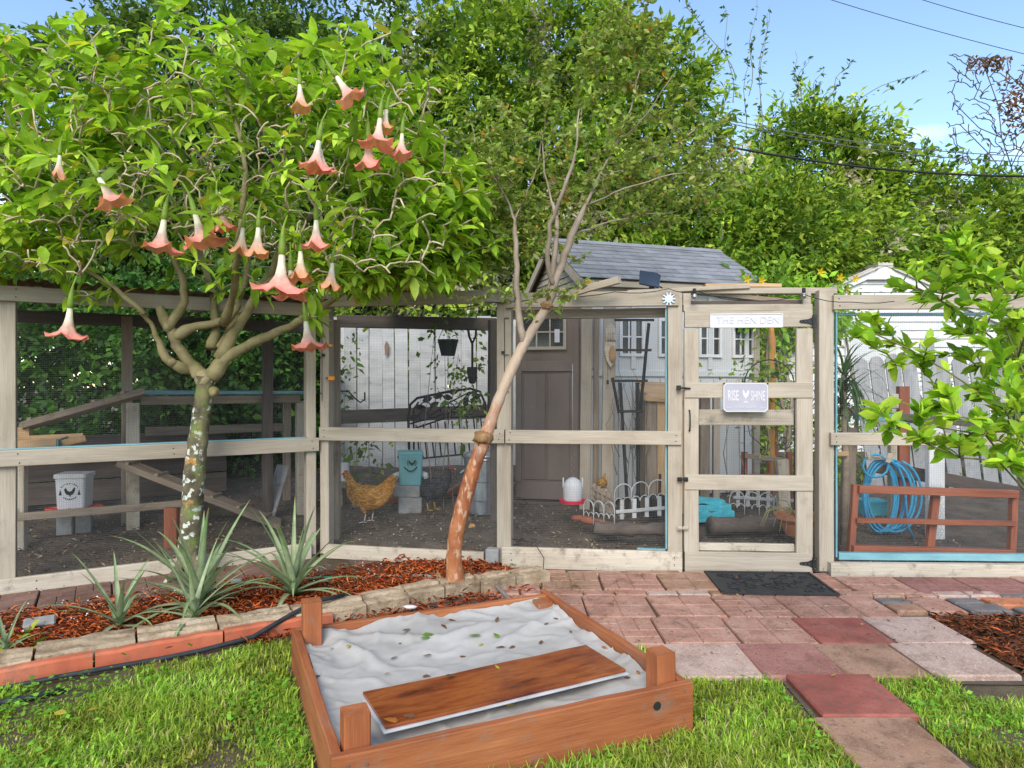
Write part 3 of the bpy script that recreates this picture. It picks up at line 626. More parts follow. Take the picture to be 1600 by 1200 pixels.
p = SG.hit(1067, 606, .05); m = MB(); m.box(p - SG.d * .03, (.03, .03, .035), SG.M.to_3x3()); m.tube([p - SG.d * .03, p + SG.d * .055 + V(0, 0, -.004)], .007, 8); m.tube([p + SG.d * .02 + SG.n * -.03, p + SG.d * .02 + SG.n * .02], .006, 8); m.build('latch', IRON, gate, bevel=.002)
for py, mt in ((749, IRON), (825, BEIGE_DIRTY)):
    p = SG.hit(1066, py, .045); m = MB(); m.box(p - SG.d * .018, (.035, .012, .03), SG.M.to_3x3()); m.box(p + SG.d * .024, (.035, .012, .03), SG.M.to_3x3()); m.tube([p - SG.d * .03 + SG.n * .01, p + SG.d * .04 + SG.n * .01], .006, 8); m.build('slide_bolt', mt, gate, bevel=.002)
# thin iron brackets and hooks on the posts
def bracket(seg, px, y0, y1, side):
    m = MB(); a, b = seg.hit(px, y0, .012), seg.hit(px, y1, .012)
    m.tube([a, b], .0025, 6)
    for t in (0, .45, .9): q = a.lerp(b, t); m.tube([q - seg.d * .0, q + seg.d * side * .035], .003, 6); 
    m.box(a.lerp(b, .42) + seg.d * side * -.01, (.025, .012, .022), seg.M.to_3x3()); m.build('hook_bracket', IRON, run)
bracket(SM, 503, 503, 627, -1); bracket(SM, 788, 497, 625, 1)

# ------------------------------------------------------------------ text helper
def text(body, size, M, mat, parent, name='lettering', extrude=.0015, sx=1.0, bold=0.0, align='CENTER'):
    c = bpy.data.curves.new('t', 'FONT'); c.body = body; c.size = size; c.extrude = extrude; c.align_x = align; c.align_y = 'CENTER'; c.offset = bold; c.resolution_u = 3
    t = bpy.data.objects.new('t', c); COL.objects.link(t)
    me = bpy.data.meshes.new_from_object(t.evaluated_get(bpy.context.evaluated_depsgraph_get())); bpy.data.objects.remove(t)
    for v in me.vertices: v.co = Vector((v.co.x * sx, v.co.z * -1.0, v.co.y))
    me.flip_normals()
    me.name = name; return link_mesh(name, me, mat, parent, M)
# signs on the gate
p = SG.hit(1166, 501, .034); sg = thing('name_plate', 'long white embossed name plate at the top of the gate', 'sign', p)
M = SG.mat(p); m = MB(); pw, ph_ = .26, .052; e = .01
m.prism([(-pw, -ph_ + e), (-pw + e, -ph_), (pw - e, -ph_), (pw, -ph_ + e), (pw, ph_ - e), (pw - e, ph_), (-pw + e, ph_), (-pw, ph_ - e)], M, .006)
m.build('plate', WPLASTIC, sg, bevel=.0015)
m = MB()
for z in (-ph_ + .005, ph_ - .005): m.bar(M @ V(-pw + .01, -.005, z), M @ V(pw - .01, -.005, z), .006, .006)
for x in (-pw + .005, pw - .005): m.bar(M @ V(x, -.005, -ph_ + .002), M @ V(x, -.005, ph_ - .002), .006, .006)
m.build('rim', WPLASTIC, sg)
text('THE HEN DEN', .07, M @ Matrix.Translation((.01, -.004, 0)), surf('raised_white_letters', [(.46, .47, .50), (.52, .53, .56)], 5, rough=.4, bump=0, rnd=0), sg, sx=1.0, extrude=.003)
p = SG.hit(1165, 621, .055); sg2 = thing('rise_and_shine_sign', 'lilac grey tin sign with white letters on the gate', 'sign', p)
M = SG.mat(p); pw, ph_ = .158, .104; e = .02; m = MB()
oct_ = lambda a, b, c: [(-a, -b + c), (-a + c, -b), (a - c, -b), (a, -b + c), (a, b - c), (a - c, b), (-a + c, b), (-a, b - c)]
m.prism(oct_(pw, ph_, e), M, .004); m.build('plate', SIGNGREY, sg2)
m = MB(); o_, i_ = oct_(pw, ph_, e), oct_(pw - .007, ph_ - .007, e - .003)
m.add([M @ V(x, -.0035, z) for x, z in o_] + [M @ V(x, -.0035, z) for x, z in i_], [(k, (k + 1) % 8, (k + 1) % 8 + 8, k + 8) for k in range(8)]); m.build('border', WPLASTIC, sg2)
text('RISE', .105, M @ Matrix.Translation((-.088, -.003, .01)), WPLASTIC, sg2, sx=.42, bold=.0012); text('SHINE', .10, M @ Matrix.Translation((.086, -.003, .008)), WPLASTIC, sg2, sx=.38, bold=.0012)
text('MOTHER CLUCKERS', .022, M @ Matrix.Translation((0, -.003, -.072)), WPLASTIC, sg2, sx=.75)
m = MB(); ck = [(-.022, .022), (-.018, .038), (-.010, .030), (-.004, .012), (.006, .012), (.014, .034), (.024, .030), (.022, .006), (.012, -.014), (.003, -.02), (.002, -.034), (-.002, -.034), (-.003, -.02), (-.014, -.010), (-.02, .006)]
m.prism(ck, M @ Matrix.Translation((0, -.003, .018)), .002); m.build('bird_emblem', WPLASTIC, sg2)
m = MB()
for s_ in (-1, 1): m.box(M @ V(s_ * .118, -.003, -.072), (.035, .002, .002), SG.M.to_3x3())
m.box(M @ V(0, -.003, -.032), (.026, .002, .008), SG.M.to_3x3()); m.build('rule', WPLASTIC, sg2)
m = MB()
for s_ in (-1, 1): m.box(M @ V(s_ * (pw - .004), -.005, ph_ - .004), (.011, .006, .011), SG.M.to_3x3())
m.build('screw', IRON, sg2)
# chrome sun-ray disc on the top rail
p = SN.hit(1045, 467, .045); d0 = thing('chrome_disc_light', 'round chrome rayed disc on the top rail beside the gate', 'light', p); M = SN.mat(p); m = MB()
m.prism([(.028 * math.cos(a * math.pi / 8), .028 * math.sin(a * math.pi / 8)) for a in range(16)], M, .012); m.build('hub', CHROME, d0)
for k in range(10):
    m = MB(); a = k * math.pi / 5; c_, s_ = math.cos(a), math.sin(a); m.prism([(.02 * c_ - .006 * s_, .02 * s_ + .006 * c_), (.02 * c_ + .006 * s_, .02 * s_ - .006 * c_), (.048 * c_ + .005 * s_, .048 * s_ - .005 * c_), (.048 * c_ - .005 * s_, .048 * s_ + .005 * c_)], M, .007); m.build('ray', CHROME, d0)
# solar lamp behind the rail
p = at(1016, 436, 5.15); so_ = thing('solar_panel_lamp', 'small grey solar panel tilted above the top rail', 'solar panel', p); m = MB(); M = Matrix.Translation(p) @ Matrix.Rotation(.18, 4, 'Y') @ Matrix.Rotation(-.5, 4, 'X')
m.prism([(-.08, -.065), (.07, -.07), (.08, .05), (.05, .066), (-.085, .062)], M, .02); m.build('panel', SLATE, so_, bevel=.004)
m = MB(); m.bar(p + V(.01, .0, -.06), p + V(.02, .02, -.1), .04, .03); m.tube([p + V(.06, 0, -.05), p + V(.09, -.02, -.075)], .006); m.build('bracket', IRON, so_)
# string light bulbs and their cable
for k, (px, py) in enumerate(((1085, 457), (1256, 456))):
    p = at(px, py, 4.87); b = thing('hanging_bulb', ['clear hanging bulb above the latch side of the gate', 'clear hanging bulb above the hinge side of the gate'][k], 'light bulb', p + V(0, 0, -.03), group='string light bulbs over the gate')
    m = MB(); m.lathe([(.012, .028), (.014, .0), (.011, -.004)], 10, p); m.build('socket', IRON, b, smooth=False)
    m = MB(); m.lathe([(.009, -.003), (.016, -.018), (.019, -.032), (.013, -.046), (.003, -.051)], 12, p); m.build('glass', CHROME, b, smooth=True)
m = MB(); pp = [at(690, 480, 5.1), at(760, 472, 5.05), at(860, 462, 4.95), at(960, 456, 4.93), at(1045, 451, 4.9), at(1090, 455, 4.86), at(1170, 470, 4.85), at(1256, 460, 4.84), at(1330, 472, 4.8), at(1420, 466, 4.78)]
pp = [a.lerp(b, t) + V(0, 0, -.02 * math.sin(t * math.pi)) for a, b in zip(pp, pp[1:]) for t in (0, .25, .5, .75)]
m.tube(pp, .003, 5); tag(m.build('string_light_cable', IRON), 'thin black cable sagging along the top rails', 'cable')
# ------------------------------------------------------------------ shed behind the run
def lput(o, parent): o.parent = parent; o.matrix_parent_inverse = Matrix(); return o
SHZ = .22; SHA = .30
shed = thing('garden_shed', 'pale grey garden shed with grey shingle roof and small-paned windows', 'shed', (.70, 6.60, SHZ), SHA)
SHM = Matrix.Translation((.70, 6.60, SHZ)) @ Matrix.Rotation(SHA, 4, 'Z'); SHL, SHD = 1.95, 1.55
def shed_s(px):
    r = (px - 800) / F; return (r * 6.60 - .70) / (math.cos(SHA) - r * math.sin(SHA))
def lb(name, mat, build, parent=shed, bevel=.003):
    m = MB(); build(m); o = m.build(name, mat, None, bevel=bevel); return lput(o, parent)
def lbox(name, mat, c, s, parent=shed, bevel=.003): return lb(name, mat, lambda m: m.box(c, s), parent, bevel)
lbox('wall', GREYWALL, (SHL / 2, .03, 1.09), (SHL, .04, 2.12)); lbox('wall', GREYWALL, (SHL / 2, SHD, 1.06), (SHL, .04, 2.12)); lbox('wall', GREYWALL, (SHL - .02, SHD / 2 + .03, 1.06), (.04, SHD - .08, 2.12))
lbox('wall', BEIGE, (.02, SHD / 2 + .03, 1.06), (.04, SHD - .08, 2.12))
ez, rz_, ey, ry = 2.17, 2.70, -.13, SHD / 2
def gable(x):
    for k in range(8):
        z0 = ez - .03 + k * .066; h = (rz_ - .04 - z0) / (rz_ - .04 - ez + .03); hw = (SHD / 2 + .02) * max(.03, h)
        lb('siding_board', BEIGE, lambda m: m.add([(x - .012, ry - hw, z0), (x - .012, ry + hw, z0), (x + .004, ry + hw * .93, z0 + .068), (x + .004, ry - hw * .93, z0 + .068), (x + .03, ry - hw, z0), (x + .03, ry + hw, z0), (x + .03, ry + hw * .93, z0 + .068), (x + .03, ry - hw * .93, z0 + .068)],
           [(0, 1, 2, 3), (4, 7, 6, 5), (0, 4, 5, 1), (3, 2, 6, 7), (0, 3, 7, 4), (1, 5, 6, 2)]), bevel=0)
gable(0.0)
roof = bpy.data.objects.new('roof', None); COL.objects.link(roof); lput(roof, shed)
sl_ = math.hypot(ry - ey, rz_ - ez); ang = math.atan2(rz_ - ez, ry - ey)
for s_ in (1, -1):
    c_ = V(SHL / 2, ry - s_ * (ry - ey) / 2, (ez + rz_) / 2 - .012); lb('roof_deck', DARKWOOD, lambda m: m.box(c_, (SHL + .16, sl_, .02), Matrix.Rotation(s_ * ang, 3, 'X')), roof, 0)
nc, ns = 9, 9; tw = (SHL + .2) / ns; ch = sl_ / nc; tm = bpy.data.meshes.new('shingle'); q = MB(); q.box((0, 0, 0), (tw - .004, ch * 1.25, .007)); tm.from_pydata(q.v, [], q.f); tm.materials.append(SHINGLE)
for i in range(nc):
    for j in range(ns + (i % 2)):
        d_ = (i + .42) * ch; x = -.1 + (j + .5 - .5 * (i % 2)) * tw
        if i % 2 and j in (0, ns): x += .25 * tw * (1 if j == 0 else -1)
        o = bpy.data.objects.new('shingle', tm); COL.objects.link(o); lput(o, roof)
        if i % 2 and j in (0, ns): o.scale.x = .5
        o.location = (x, ey + d_ * math.cos(ang), ez + d_ * math.sin(ang) + .016 + U(0, .002)); o.rotation_euler = (ang - .055, 0, U(-.004, .004))
lb('ridge_cap', SHINGLE, lambda m: (m.box((SHL / 2, ry - .04, rz_ + .006), (SHL + .2, .1, .014), Matrix.Rotation(ang, 3, 'X')), m.box((SHL / 2, ry + .04, rz_ + .006), (SHL + .2, .1, .014), Matrix.Rotation(-ang, 3, 'X'))), roof, 0)
for s_ in (1, -1): lb('rake_board', BEIGE, lambda m: m.box((-.085, ry - s_ * (ry - ey) / 2, (ez + rz_) / 2 - .05), (.025, sl_, .09), Matrix.Rotation(s_ * ang, 3, 'X')), roof)
lbox('fascia', BEIGE, (SHL / 2, ey + .01, ez - .035), (SHL + .14, .02, .07), roof)
def window(x, z, w_, h_, nx_, nz_, fr, y=-.0, parent=shed, mat=WHITE):
    f = .03
    o = lb('window', mat, lambda m: (m.box((x - w_ / 2 - f / 2, y, z), (f, .03, h_ + 2 * f)), m.box((x + w_ / 2 + f / 2, y, z), (f, .03, h_ + 2 * f)), m.box((x, y, z + h_ / 2 + f / 2), (w_, .03, f)), m.box((x, y, z - h_ / 2 - f / 2), (w_, .03, f)),
        [m.box((x - w_ / 2 + w_ * k / nx_, y + .002, z), (.014, .02, h_)) for k in range(1, nx_)], [m.box((x, y + .003, z - h_ / 2 + h_ * k / nz_), (w_, .02, .014)) for k in range(1, nz_)]), parent, 0)
    for i in range(nx_):
        for j in range(nz_):
            a = lbox('pane', GLASSDARK, (x - w_ / 2 + w_ * (i + .5) / nx_, y + .008, z - h_ / 2 + h_ * (j + .5) / nz_), (w_ / nx_ - .006, .006, h_ / nz_ - .006), None, 0)
            a.parent = o; a.matrix_parent_inverse = Matrix(); a.location = a.location - o.location
    return o
for px in (987, 1047, 1109, 1161): window(shed_s(px), 1.63, .215, .33, 3, 2, .03, -.005)
# boarded lower wall of the front, one plank at a time
x = .05
while x < SHL - .06:
    w_ = .155; lbox('wall_plank', GREYWALL, (x + w_ / 2, -.006, .62), (w_ - .008, .028, 1.18)); x += w_
lbox('wall_rail', GREYWALL, (SHL / 2, -.004, 1.265), (SHL, .032, .06)); lbox('corner_trim', BEIGE, (SHL + .01, -.0, 1.06), (.07, .07, 2.1))
for k in range(5): lbox('wall_batten', GREYWALL, (.09 + k * .44, -.002, 1.68), (.05, .025, .74))
# brown door leaf standing open to the left
dl = bpy.data.objects.new('door', None); COL.objects.link(dl); pA = at(806, 600, 6.78); pB = at(905, 600, 6.66)
dv = V(pB.x - pA.x, pB.y - pA.y, 0); DW = dv.length; dl.location = (pA.x, pA.y, .235); dl.rotation_euler = (0, 0, math.atan2(dv.y, dv.x)); put(dl, shed)
def db(name, mat, c, s, bevel=.003): return lbox(name, mat, c, s, dl, bevel)
db('door_panel', DOORBROWN, (DW / 2, .02, .96), (DW, .025, 1.9)); db('door_rail', DOORBROWN, (DW / 2, -.006, .09), (DW - .1, .025, .17)); db('door_stile', DOORBROWN, (.03, -.006, .95), (.06, .026, 1.55)); db('door_stile', DOORBROWN, (DW - .03, -.006, .95), (.06, .026, 1.55)); db('door_rail', DOORBROWN, (DW / 2, -.005, 1.32), (DW - .12, .026, .1))
for k in range(2): db('door_plank', DOORBROWN, (DW * (.30 + .38 * k), -.001, .72), (.215, .02, 1.05))
window(DW * .44, 1.66, .40, .29, 3, 2, .04, -.012, dl, BEIGE)
db('hung_tag', WPLASTIC, (DW * .66, -.024, 1.62), (.05, .004, .13), 0)
P2 = lambda px, py, Y: at(px, py, Y)
def upright(name, px0, px1, Y, z1, mat, parent, w_, lean=0, t=.06):
    a = at(px0, 800, Y); b = at(px1, 500, Y); return board(name, V(a.x, Y, run_z(a.x, Y) - .02), V(b.x + lean, Y, z1), w_, t, mat, parent)
upright('post', 913, 917, 6.48, 2.12, BEIGE, shed, .10); upright('post', 948, 953, 6.38, 2.1, BEIGE, shed, .115); upright('post', 930, 932, 6.6, 2.1, OLDWOOD, shed, .05)
lbox('shelf_box', OLDWOOD, (-.18, .5, 1.0), (.1, .1, 1.8))
pt = thing('orange_post', 'twisted orange wooden post at the right end of the shed', 'post', V(at(1206, 700, 6.7).x, 6.7, .2)); b0 = V(at(1206, 700, 6.7).x, 6.7, .2)
m = MB(); m.tube([b0 + V(.006 * math.sin(k * 1.7), 0, k * .1) for k in range(19)], [.032 + .006 * math.sin(k * 2.1) for k in range(19)], 8); m.build('shaft', surf('orange_varnished_wood', [(.38, .14, .015), (.52, .23, .03)], 4, (3, 3, .8), .4, .3, rnd=0), pt, smooth=True)
m = MB(); m.lathe([(.045, 0), (.045, .05), (.036, .07)], 12, b0); m.build('base_collar', OLDWOOD, pt)

# ------------------------------------------------------------------ white plank fence behind the middle bay, dark rails
fence = thing('plank_fence', 'weathered white vertical plank fence behind the middle bay', 'fence', (-1.1, 8.5, .3))
x = -2.75
while x < .12:
    w_ = U(.15, .19); z1 = 2.22 + U(-.02, .02); board('plank', (x + w_ / 2, 8.5 + U(-.006, .006), .28), (x + w_ / 2 + U(-.012, .012), 8.5, z1), w_ - .008, .02, OLDWHITE, fence); x += w_
for z in (.7, 1.75): board('fence_rail', (-2.7, 8.55, z), (.12, 8.55, z), .09, .04, OLDWHITE, fence)
m = MB(); pk = at(604, 545, 8.44); m.prism([(-.02, -.09), (.025, -.05), (.03, .05), (.0, .1), (-.025, .04)], Matrix.Translation(pk), .004); m.build('knot_hole', surf('bare_knot', [(.16, .10, .06), (.24, .16, .10)], 8, rnd=0), fence)

# ------------------------------------------------------------------ white clapboard outbuilding on the right
hs = thing('white_outbuilding', 'white clapboard outbuilding with low gable roof behind the right bay', 'building', (5.45, 10.6, .3))
hx0, hx1, hy, hz0, hez, hpz = 3.75, 7.15, 10.0, .3, 2.33, 3.08
hb = lambda name, mat, c, s, par=hs, bev=.003: MB().box(c, s).build(name, mat, par, bevel=bev)
hb('wall', WHITE, (5.45, 11.3, 1.33), (hx1 - hx0 - .06, 2.5, 2.06))
for k in range(17):
    z = hz0 + .06 + k * .125
    MB().add([(hx0, hy - .012, z - .06), (hx1, hy - .012, z - .06), (hx1, hy + .012, z + .068), (hx0, hy + .012, z + .068), (hx0, hy + .04, z - .06), (hx1, hy + .04, z - .06), (hx1, hy + .04, z + .068), (hx0, hy + .04, z + .068)], [(0, 1, 2, 3), (4, 7, 6, 5), (0, 4, 5, 1), (3, 2, 6, 7), (0, 3, 7, 4), (1, 5, 6, 2)]).build('siding_board', WHITE, hs)
mx = 5.45
for k in range(6):
    z = hez + .06 + k * .115; hw = (hpz - z) / (hpz - hez) * (hx1 - hx0) / 2; hw2 = max(.02, (hpz - z - .115) / (hpz - hez) * (hx1 - hx0) / 2)
    MB().add([(mx - hw, hy - .012, z), (mx + hw, hy - .012, z), (mx + hw2, hy + .01, z + .118), (mx - hw2, hy + .01, z + .118), (mx - hw, hy + .05, z), (mx + hw, hy + .05, z), (mx + hw2, hy + .05, z + .118), (mx - hw2, hy + .05, z + .118)], [(0, 1, 2, 3), (4, 7, 6, 5), (0, 4, 5, 1), (3, 2, 6, 7), (0, 3, 7, 4), (1, 5, 6, 2)]).build('siding_board', WHITE, hs)
ha = math.atan2(hpz - hez, (hx1 - hx0) / 2); hl = math.hypot(hpz - hez, (hx1 - hx0) / 2) + .15
ROOFW = surf('weathered_pale_roof', [(.34, .31, .27), (.46, .43, .38), (.52, .49, .45)], 3, rough=.85, bump=.3, stain=(.18, .16, .13), stain_scale=5, rnd=.05)
for s_ in (-1, 1):
    c_ = V(mx + s_ * ((hx1 - hx0) / 4 + .03), 11.25, (hpz + hez) / 2 + .035); o = MB().box(c_, (hl, 2.7, .03), Matrix.Rotation(s_ * ha, 3, 'Y')).build('roof', ROOFW, hs)
    for r_ in range(7): MB().box(c_ + Matrix.Rotation(s_ * ha, 3, 'Y') @ V(0, -1.2 + r_ * .4, .022), (hl, .02, .014), Matrix.Rotation(s_ * ha, 3, 'Y')).build('roof_seam', ROOFW, o)
    MB().box(V(mx + s_ * ((hx1 - hx0) / 4 + .03), 9.955, (hpz + hez) / 2 - .02), (hl, .03, .10), Matrix.Rotation(s_ * ha, 3, 'Y')).build('rake_board', WHITE, hs)
hb('window_trim', WHITE, (5.3, 9.975, 1.75), (.8, .03, .9)); hb('window_pane', surf('curtained_glass', [(.52, .53, .53), (.6, .6, .6)], 3, rough=.3, bump=0, rnd=0), (5.3, 9.958, 1.75), (.68, .01, .78), bev=0)
hb('ridge_cap', ROOFW, (mx, 11.25, hpz + .045), (.22, 2.72, .04))
MB().prism([(-.24, -.17), (.24, -.17), (.03, .045), (-.03, .045)], Matrix.Translation((mx, 9.925, hpz - .0)), .026).build('peak_trim', WHITE, hs)
hb('gutter', WHITE, (hx1 + .05, 11.1, hez - .05), (.08, 2.6, .08))

# leaning grey-white pickets behind the right bay
pf = thing('leaning_picket_fence', 'leaning grey-white picket fence behind the right bay', 'fence', at(1415, 760, 7.0))
pkm = None
for k, (px, top) in enumerate(((1343, 560), (1368, 557), (1393, 553), (1418, 552), (1447, 528), (1468, 552), (1497, 556), (1524, 560), (1552, 556))):
    Y = 7.0 + .03 * (k % 2); T = at(px, top, Y); lean = .18 if k != 4 else .12; h_ = T.z - .25; w_ = .15
    x = V(lean, 0, -h_).normalized(); M = Matrix((V(0, 0, 1).cross(V(0, 1, 0)) * -1, V(0, 1, 0), UP)).transposed().to_4x4()
    R_ = Matrix.Rotation(math.atan2(lean, h_), 4, 'Y') ; R_ = Matrix.Rotation(-math.atan2(lean, h_), 4, 'Y'); M = Matrix.Translation(T) @ R_
    Lb = math.hypot(lean, h_); m = MB(); m.prism([(-w_ / 2, -Lb), (w_ / 2, -Lb), (w_ / 2, -.06), (w_ / 2 - .03, -.012), (.02, 0), (-.02, 0), (-w_ / 2 + .03, -.012), (-w_ / 2, -.06)], M, .018); m.build('picket', GREYPICKET, pf, bevel=.002)
board('fence_rail', at(1345, 690, 7.1), at(1560, 720, 7.1), .09, .04, GREYPICKET, pf)

# ------------------------------------------------------------------ overhead cables
def cable(name, label, pts, r, sag):
    m = MB(); a, b = pts; n = 24
    m.tube([a.lerp(b, k / n) + V(0, 0, -sag * 4 * (k / n) * (1 - k / n)) for k in range(n + 1)], r, 5); tag(m.build(name, IRON if 'black' in label or 'dark' in label else STEEL), label, 'cable', 'overhead cables')
cable('power_line', 'upper thin dark cable crossing the blue sky', (at(1200, -32, 16), at(1700, 108, 16)), .008, .1)
cable('power_line', 'short dark cable crossing the top right sky corner', (at(1380, -20, 16), at(1700, 66, 16)), .008, .08)
cable('power_line', 'thick black cable in front of the vine covered trees', (at(1120, 226, 9.6), at(1750, 272, 9.6)), .016, .18)
cable('power_line', 'upper pale grey cable of the pair before the vines', (at(1120, 184, 9.6), at(1750, 246, 9.6)), .007, .16)
cable('power_line', 'lower pale grey cable of the pair before the vines', (at(1120, 188, 9.65), at(1750, 252, 9.65)), .007, .2)
# ------------------------------------------------------------------ hens
def hen_mat(name, cols, scale=16):
    m = surf(name, cols, scale, (1, 1, 1), .85, .8, 55, rnd=0, bdist=.01); n = m.node_tree; b = n.nodes['Principled BSDF']; src = b.inputs['Base Color'].links[0].from_socket; tc = nd(n, 'ShaderNodeTexCoord'); mp = nd(n, 'ShaderNodeMapping'); mp.inputs['Scale'].default_value = (.7, 1, 1.2); n.links.new(tc.outputs['Object'], mp.inputs['Vector'])
    vo = nd(n, 'ShaderNodeTexVoronoi'); vo.inputs['Scale'].default_value = 48; n.links.new(mp.outputs[0], vo.inputs['Vector'])          # overlapping feather tips
    n.links.new(mixc(n, ramp(n, vo.outputs['Distance'], [(.25, (0, 0, 0)), (.75, (.75,) * 3)]), src, mixc(n, 1.0, src, (.35, .3, .28), 'MULTIPLY')), b.inputs['Base Color'])
    bp = nd(n, 'ShaderNodeBump'); bp.inputs['Strength'].default_value = .7; bp.inputs['Distance'].default_value = .012; bp.invert = True; n.links.new(vo.outputs['Distance'], bp.inputs['Height']); old = b.inputs['Normal'].links[0].from_socket; n.links.new(old, bp.inputs['Normal']); n.links.new(bp.outputs[0], b.inputs['Normal']); return m
COMB = surf('red_comb', [(.42, .03, .025), (.55, .05, .04)], 20, rough=.6, bump=.2, rnd=0)
BEAK = surf('horn_beak', [(.42, .30, .14), (.5, .38, .2)], 20, rough=.5, bump=0, rnd=0)
EYE = surf('hen_eye', [(.01, .008, .006), (.015, .01, .008)], 5, rough=.15, bump=0, rnd=0)
def hen(label, foot, size, rz, feather, legc, tail_up, crouch=0.0, name='hen'):
    """body axis +x = forward; one continuous lofted body from tail to beak, legs with hock, toes"""
    m = MB(); n = 14
    # spine stations: x, z, half-width, half-height  (height 1 = 0.46 m standing)
    st = [(-.235, .40 + tail_up, .006, .012), (-.225, .385 + tail_up * .9, .020, .040), (-.195, .34 + tail_up * .6, .034, .062), (-.15, .285 + tail_up * .3, .062, .085), (-.10, .245, .088, .108), (-.04, .228, .104, .122), (.03, .228, .107, .125),
          (.09, .245, .096, .118), (.135, .275, .076, .098), (.165, .315, .055, .072), (.185, .355, .040, .05), (.20, .395, .031, .038), (.213, .428, .029, .033), (.232, .448, .028, .029), (.252, .448, .02, .022), (.268, .442, .011, .012)]
    rings = []
    for i, (x, z, hw, hh) in enumerate(st):
        a = st[max(0, i - 1)]; b = st[min(len(st) - 1, i + 1)]; d = V(b[0] - a[0], 0, b[1] - a[1]).normalized(); up = V(-d.z, 0, d.x)
        for j in range(n):
            t = 2 * math.pi * j / n; s_ = math.sin(t); c_ = math.cos(t)
            p = V(x, 0, z) + V(0, 1, 0) * hw * c_ + up * hh * s_
            if 3 <= i <= 7 and abs(c_) > .6 and s_ > -.3: p.y *= 1.07           # folded wing
            p += V(U(-1, 1), U(-1, 1), U(-1, 1)) * .003
            rings.append(p)
    k = len(st); fs = [(i * n + j, i * n + (j + 1) % n, (i + 1) * n + (j + 1) % n, (i + 1) * n + j) for i in range(k - 1) for j in range(n)] + [tuple(range(n)), tuple((k - 1) * n + j for j in range(n - 1, -1, -1))]
    m.add(rings, fs, 0)
    for s_ in (-1, 1):                                                           # folded wings and tail feathers
        w = [(-.15, .27), (-.09, .20), (.0, .175), (.07, .20), (.085, .25), (.04, .285), (-.06, .30)]
        m.add([V(x, s_ * (.100 - .9 * max(0, abs(x + .02) - .07) * .6), z) for x, z in w] + [V(x * .9, s_ * (.118 - .5 * abs(x + .02)), z * .97 + .008) for x, z in w], [tuple(range(7, 14))] + [(i, (i + 1) % 7, (i + 1) % 7 + 7, i + 7) for i in range(7)], 0)
    for q in range(7):
        yy = (q - 3) * .012; m.add([V(-.17, yy, .30 + tail_up * .4), V(-.19, yy + .012, .34 + tail_up * .5), V(-.262 - .008 * (q % 3), yy * 1.6, .415 + tail_up + .012 * (q % 2)), V(-.235, yy * 1.4 - .01, .355 + tail_up * .8), V(-.2, yy + .002, .34 + tail_up * .5)], [(0, 1, 4), (1, 2, 4), (4, 2, 3), (0, 4, 3)], 0)
    for s_ in (-1, 1):                                                           # thigh, hock, shank, toes
        hx = .015 + s_ * .022; y = s_ * .045
        m.tube([V(hx, y, .20), V(hx + .012, y, .15), V(hx + .0, y, .105), V(hx - .012, y, .085)], [.052, .042, .022, .012], 9, 0)
        m.tube([V(hx - .012, y, .09), V(hx - .004, y, .045), V(hx + .004, y, .008)], [.0095, .0075, .008], 7, 1)
        for a in (-.6, 0, .6, math.pi): 
            L_ = .055 if a != math.pi else .028; m.tube([V(hx + .004, y, .009), V(hx + .004 + math.cos(a) * L_ * .6, y + math.sin(a) * L_ * .6, .008), V(hx + .004 + math.cos(a) * L_, y + math.sin(a) * L_, .003)], [.007, .0055, .0025], 5, 1)
    cmb = [(.205, .462), (.212, .486), (.220, .472), (.228, .494), (.237, .474), (.247, .490), (.254, .466), (.258, .452), (.22, .45)]
    m.prism(cmb, Matrix(), .008, 2)
    for s_ in (-1, 1):
        m.lathe([(.002, -.02), (.009, -.012), (.008, 0), (.003, .012)], 8, V(.247, s_ * .012, .425), 2); m.lathe([(.004, -.012), (.017, -.006), (.018, .006), (.006, .012)], 8, V(.240, s_ * .021, .447), 2, sy=.45); m.lathe([(.001, -.004), (.005, 0), (.001, .004)], 6, V(.243, s_ * .028, .452), 4)
    m.tube([V(.262, 0, .444), V(.28, 0, .440), V(.292, 0, .432)], [.011, .007, .001], 6, 3)
    M = Matrix.Translation(foot) @ Matrix.Rotation(rz, 4, 'Z') @ Matrix.Scale(size, 4)
    m.v = [tuple(M @ Vector(v)) for v in m.v]
    o = m.build(name, [feather, legc, COMB, BEAK, EYE], smooth=True, origin=foot)
    sb = o.modifiers.new('smooth', 'SUBSURF'); sb.levels = 1; sb.render_levels = 1
    return tag(o, label, 'hen')
BUFF = hen_mat('buff_feathers', [(.46, .19, .025), (.64, .30, .05), (.74, .42, .12)])
GREYF = hen_mat('grey_feathers', [(.018, .019, .022), (.05, .053, .06), (.12, .125, .14)])
PALELEG = surf('pale_leg', [(.55, .42, .36), (.62, .5, .42)], 20, rough=.6, bump=.2, rnd=0); YLEG = surf('yellow_leg', [(.42, .25, .06), (.5, .32, .09)], 20, rough=.6, bump=.2, rnd=0)
fp = fits_z(578, 816); hen('golden buff hen standing in the middle bay facing left', V(fp.x, fp.y, run_z(fp.x, fp.y)), .98, math.pi - .12, BUFF, PALELEG, .045)
fp = fits_z(672, 797); hen('dark grey hen facing right beside the teal feeder', V(fp.x, fp.y, run_z(fp.x, fp.y)), .92, -.25, GREYF, YLEG, -.01)

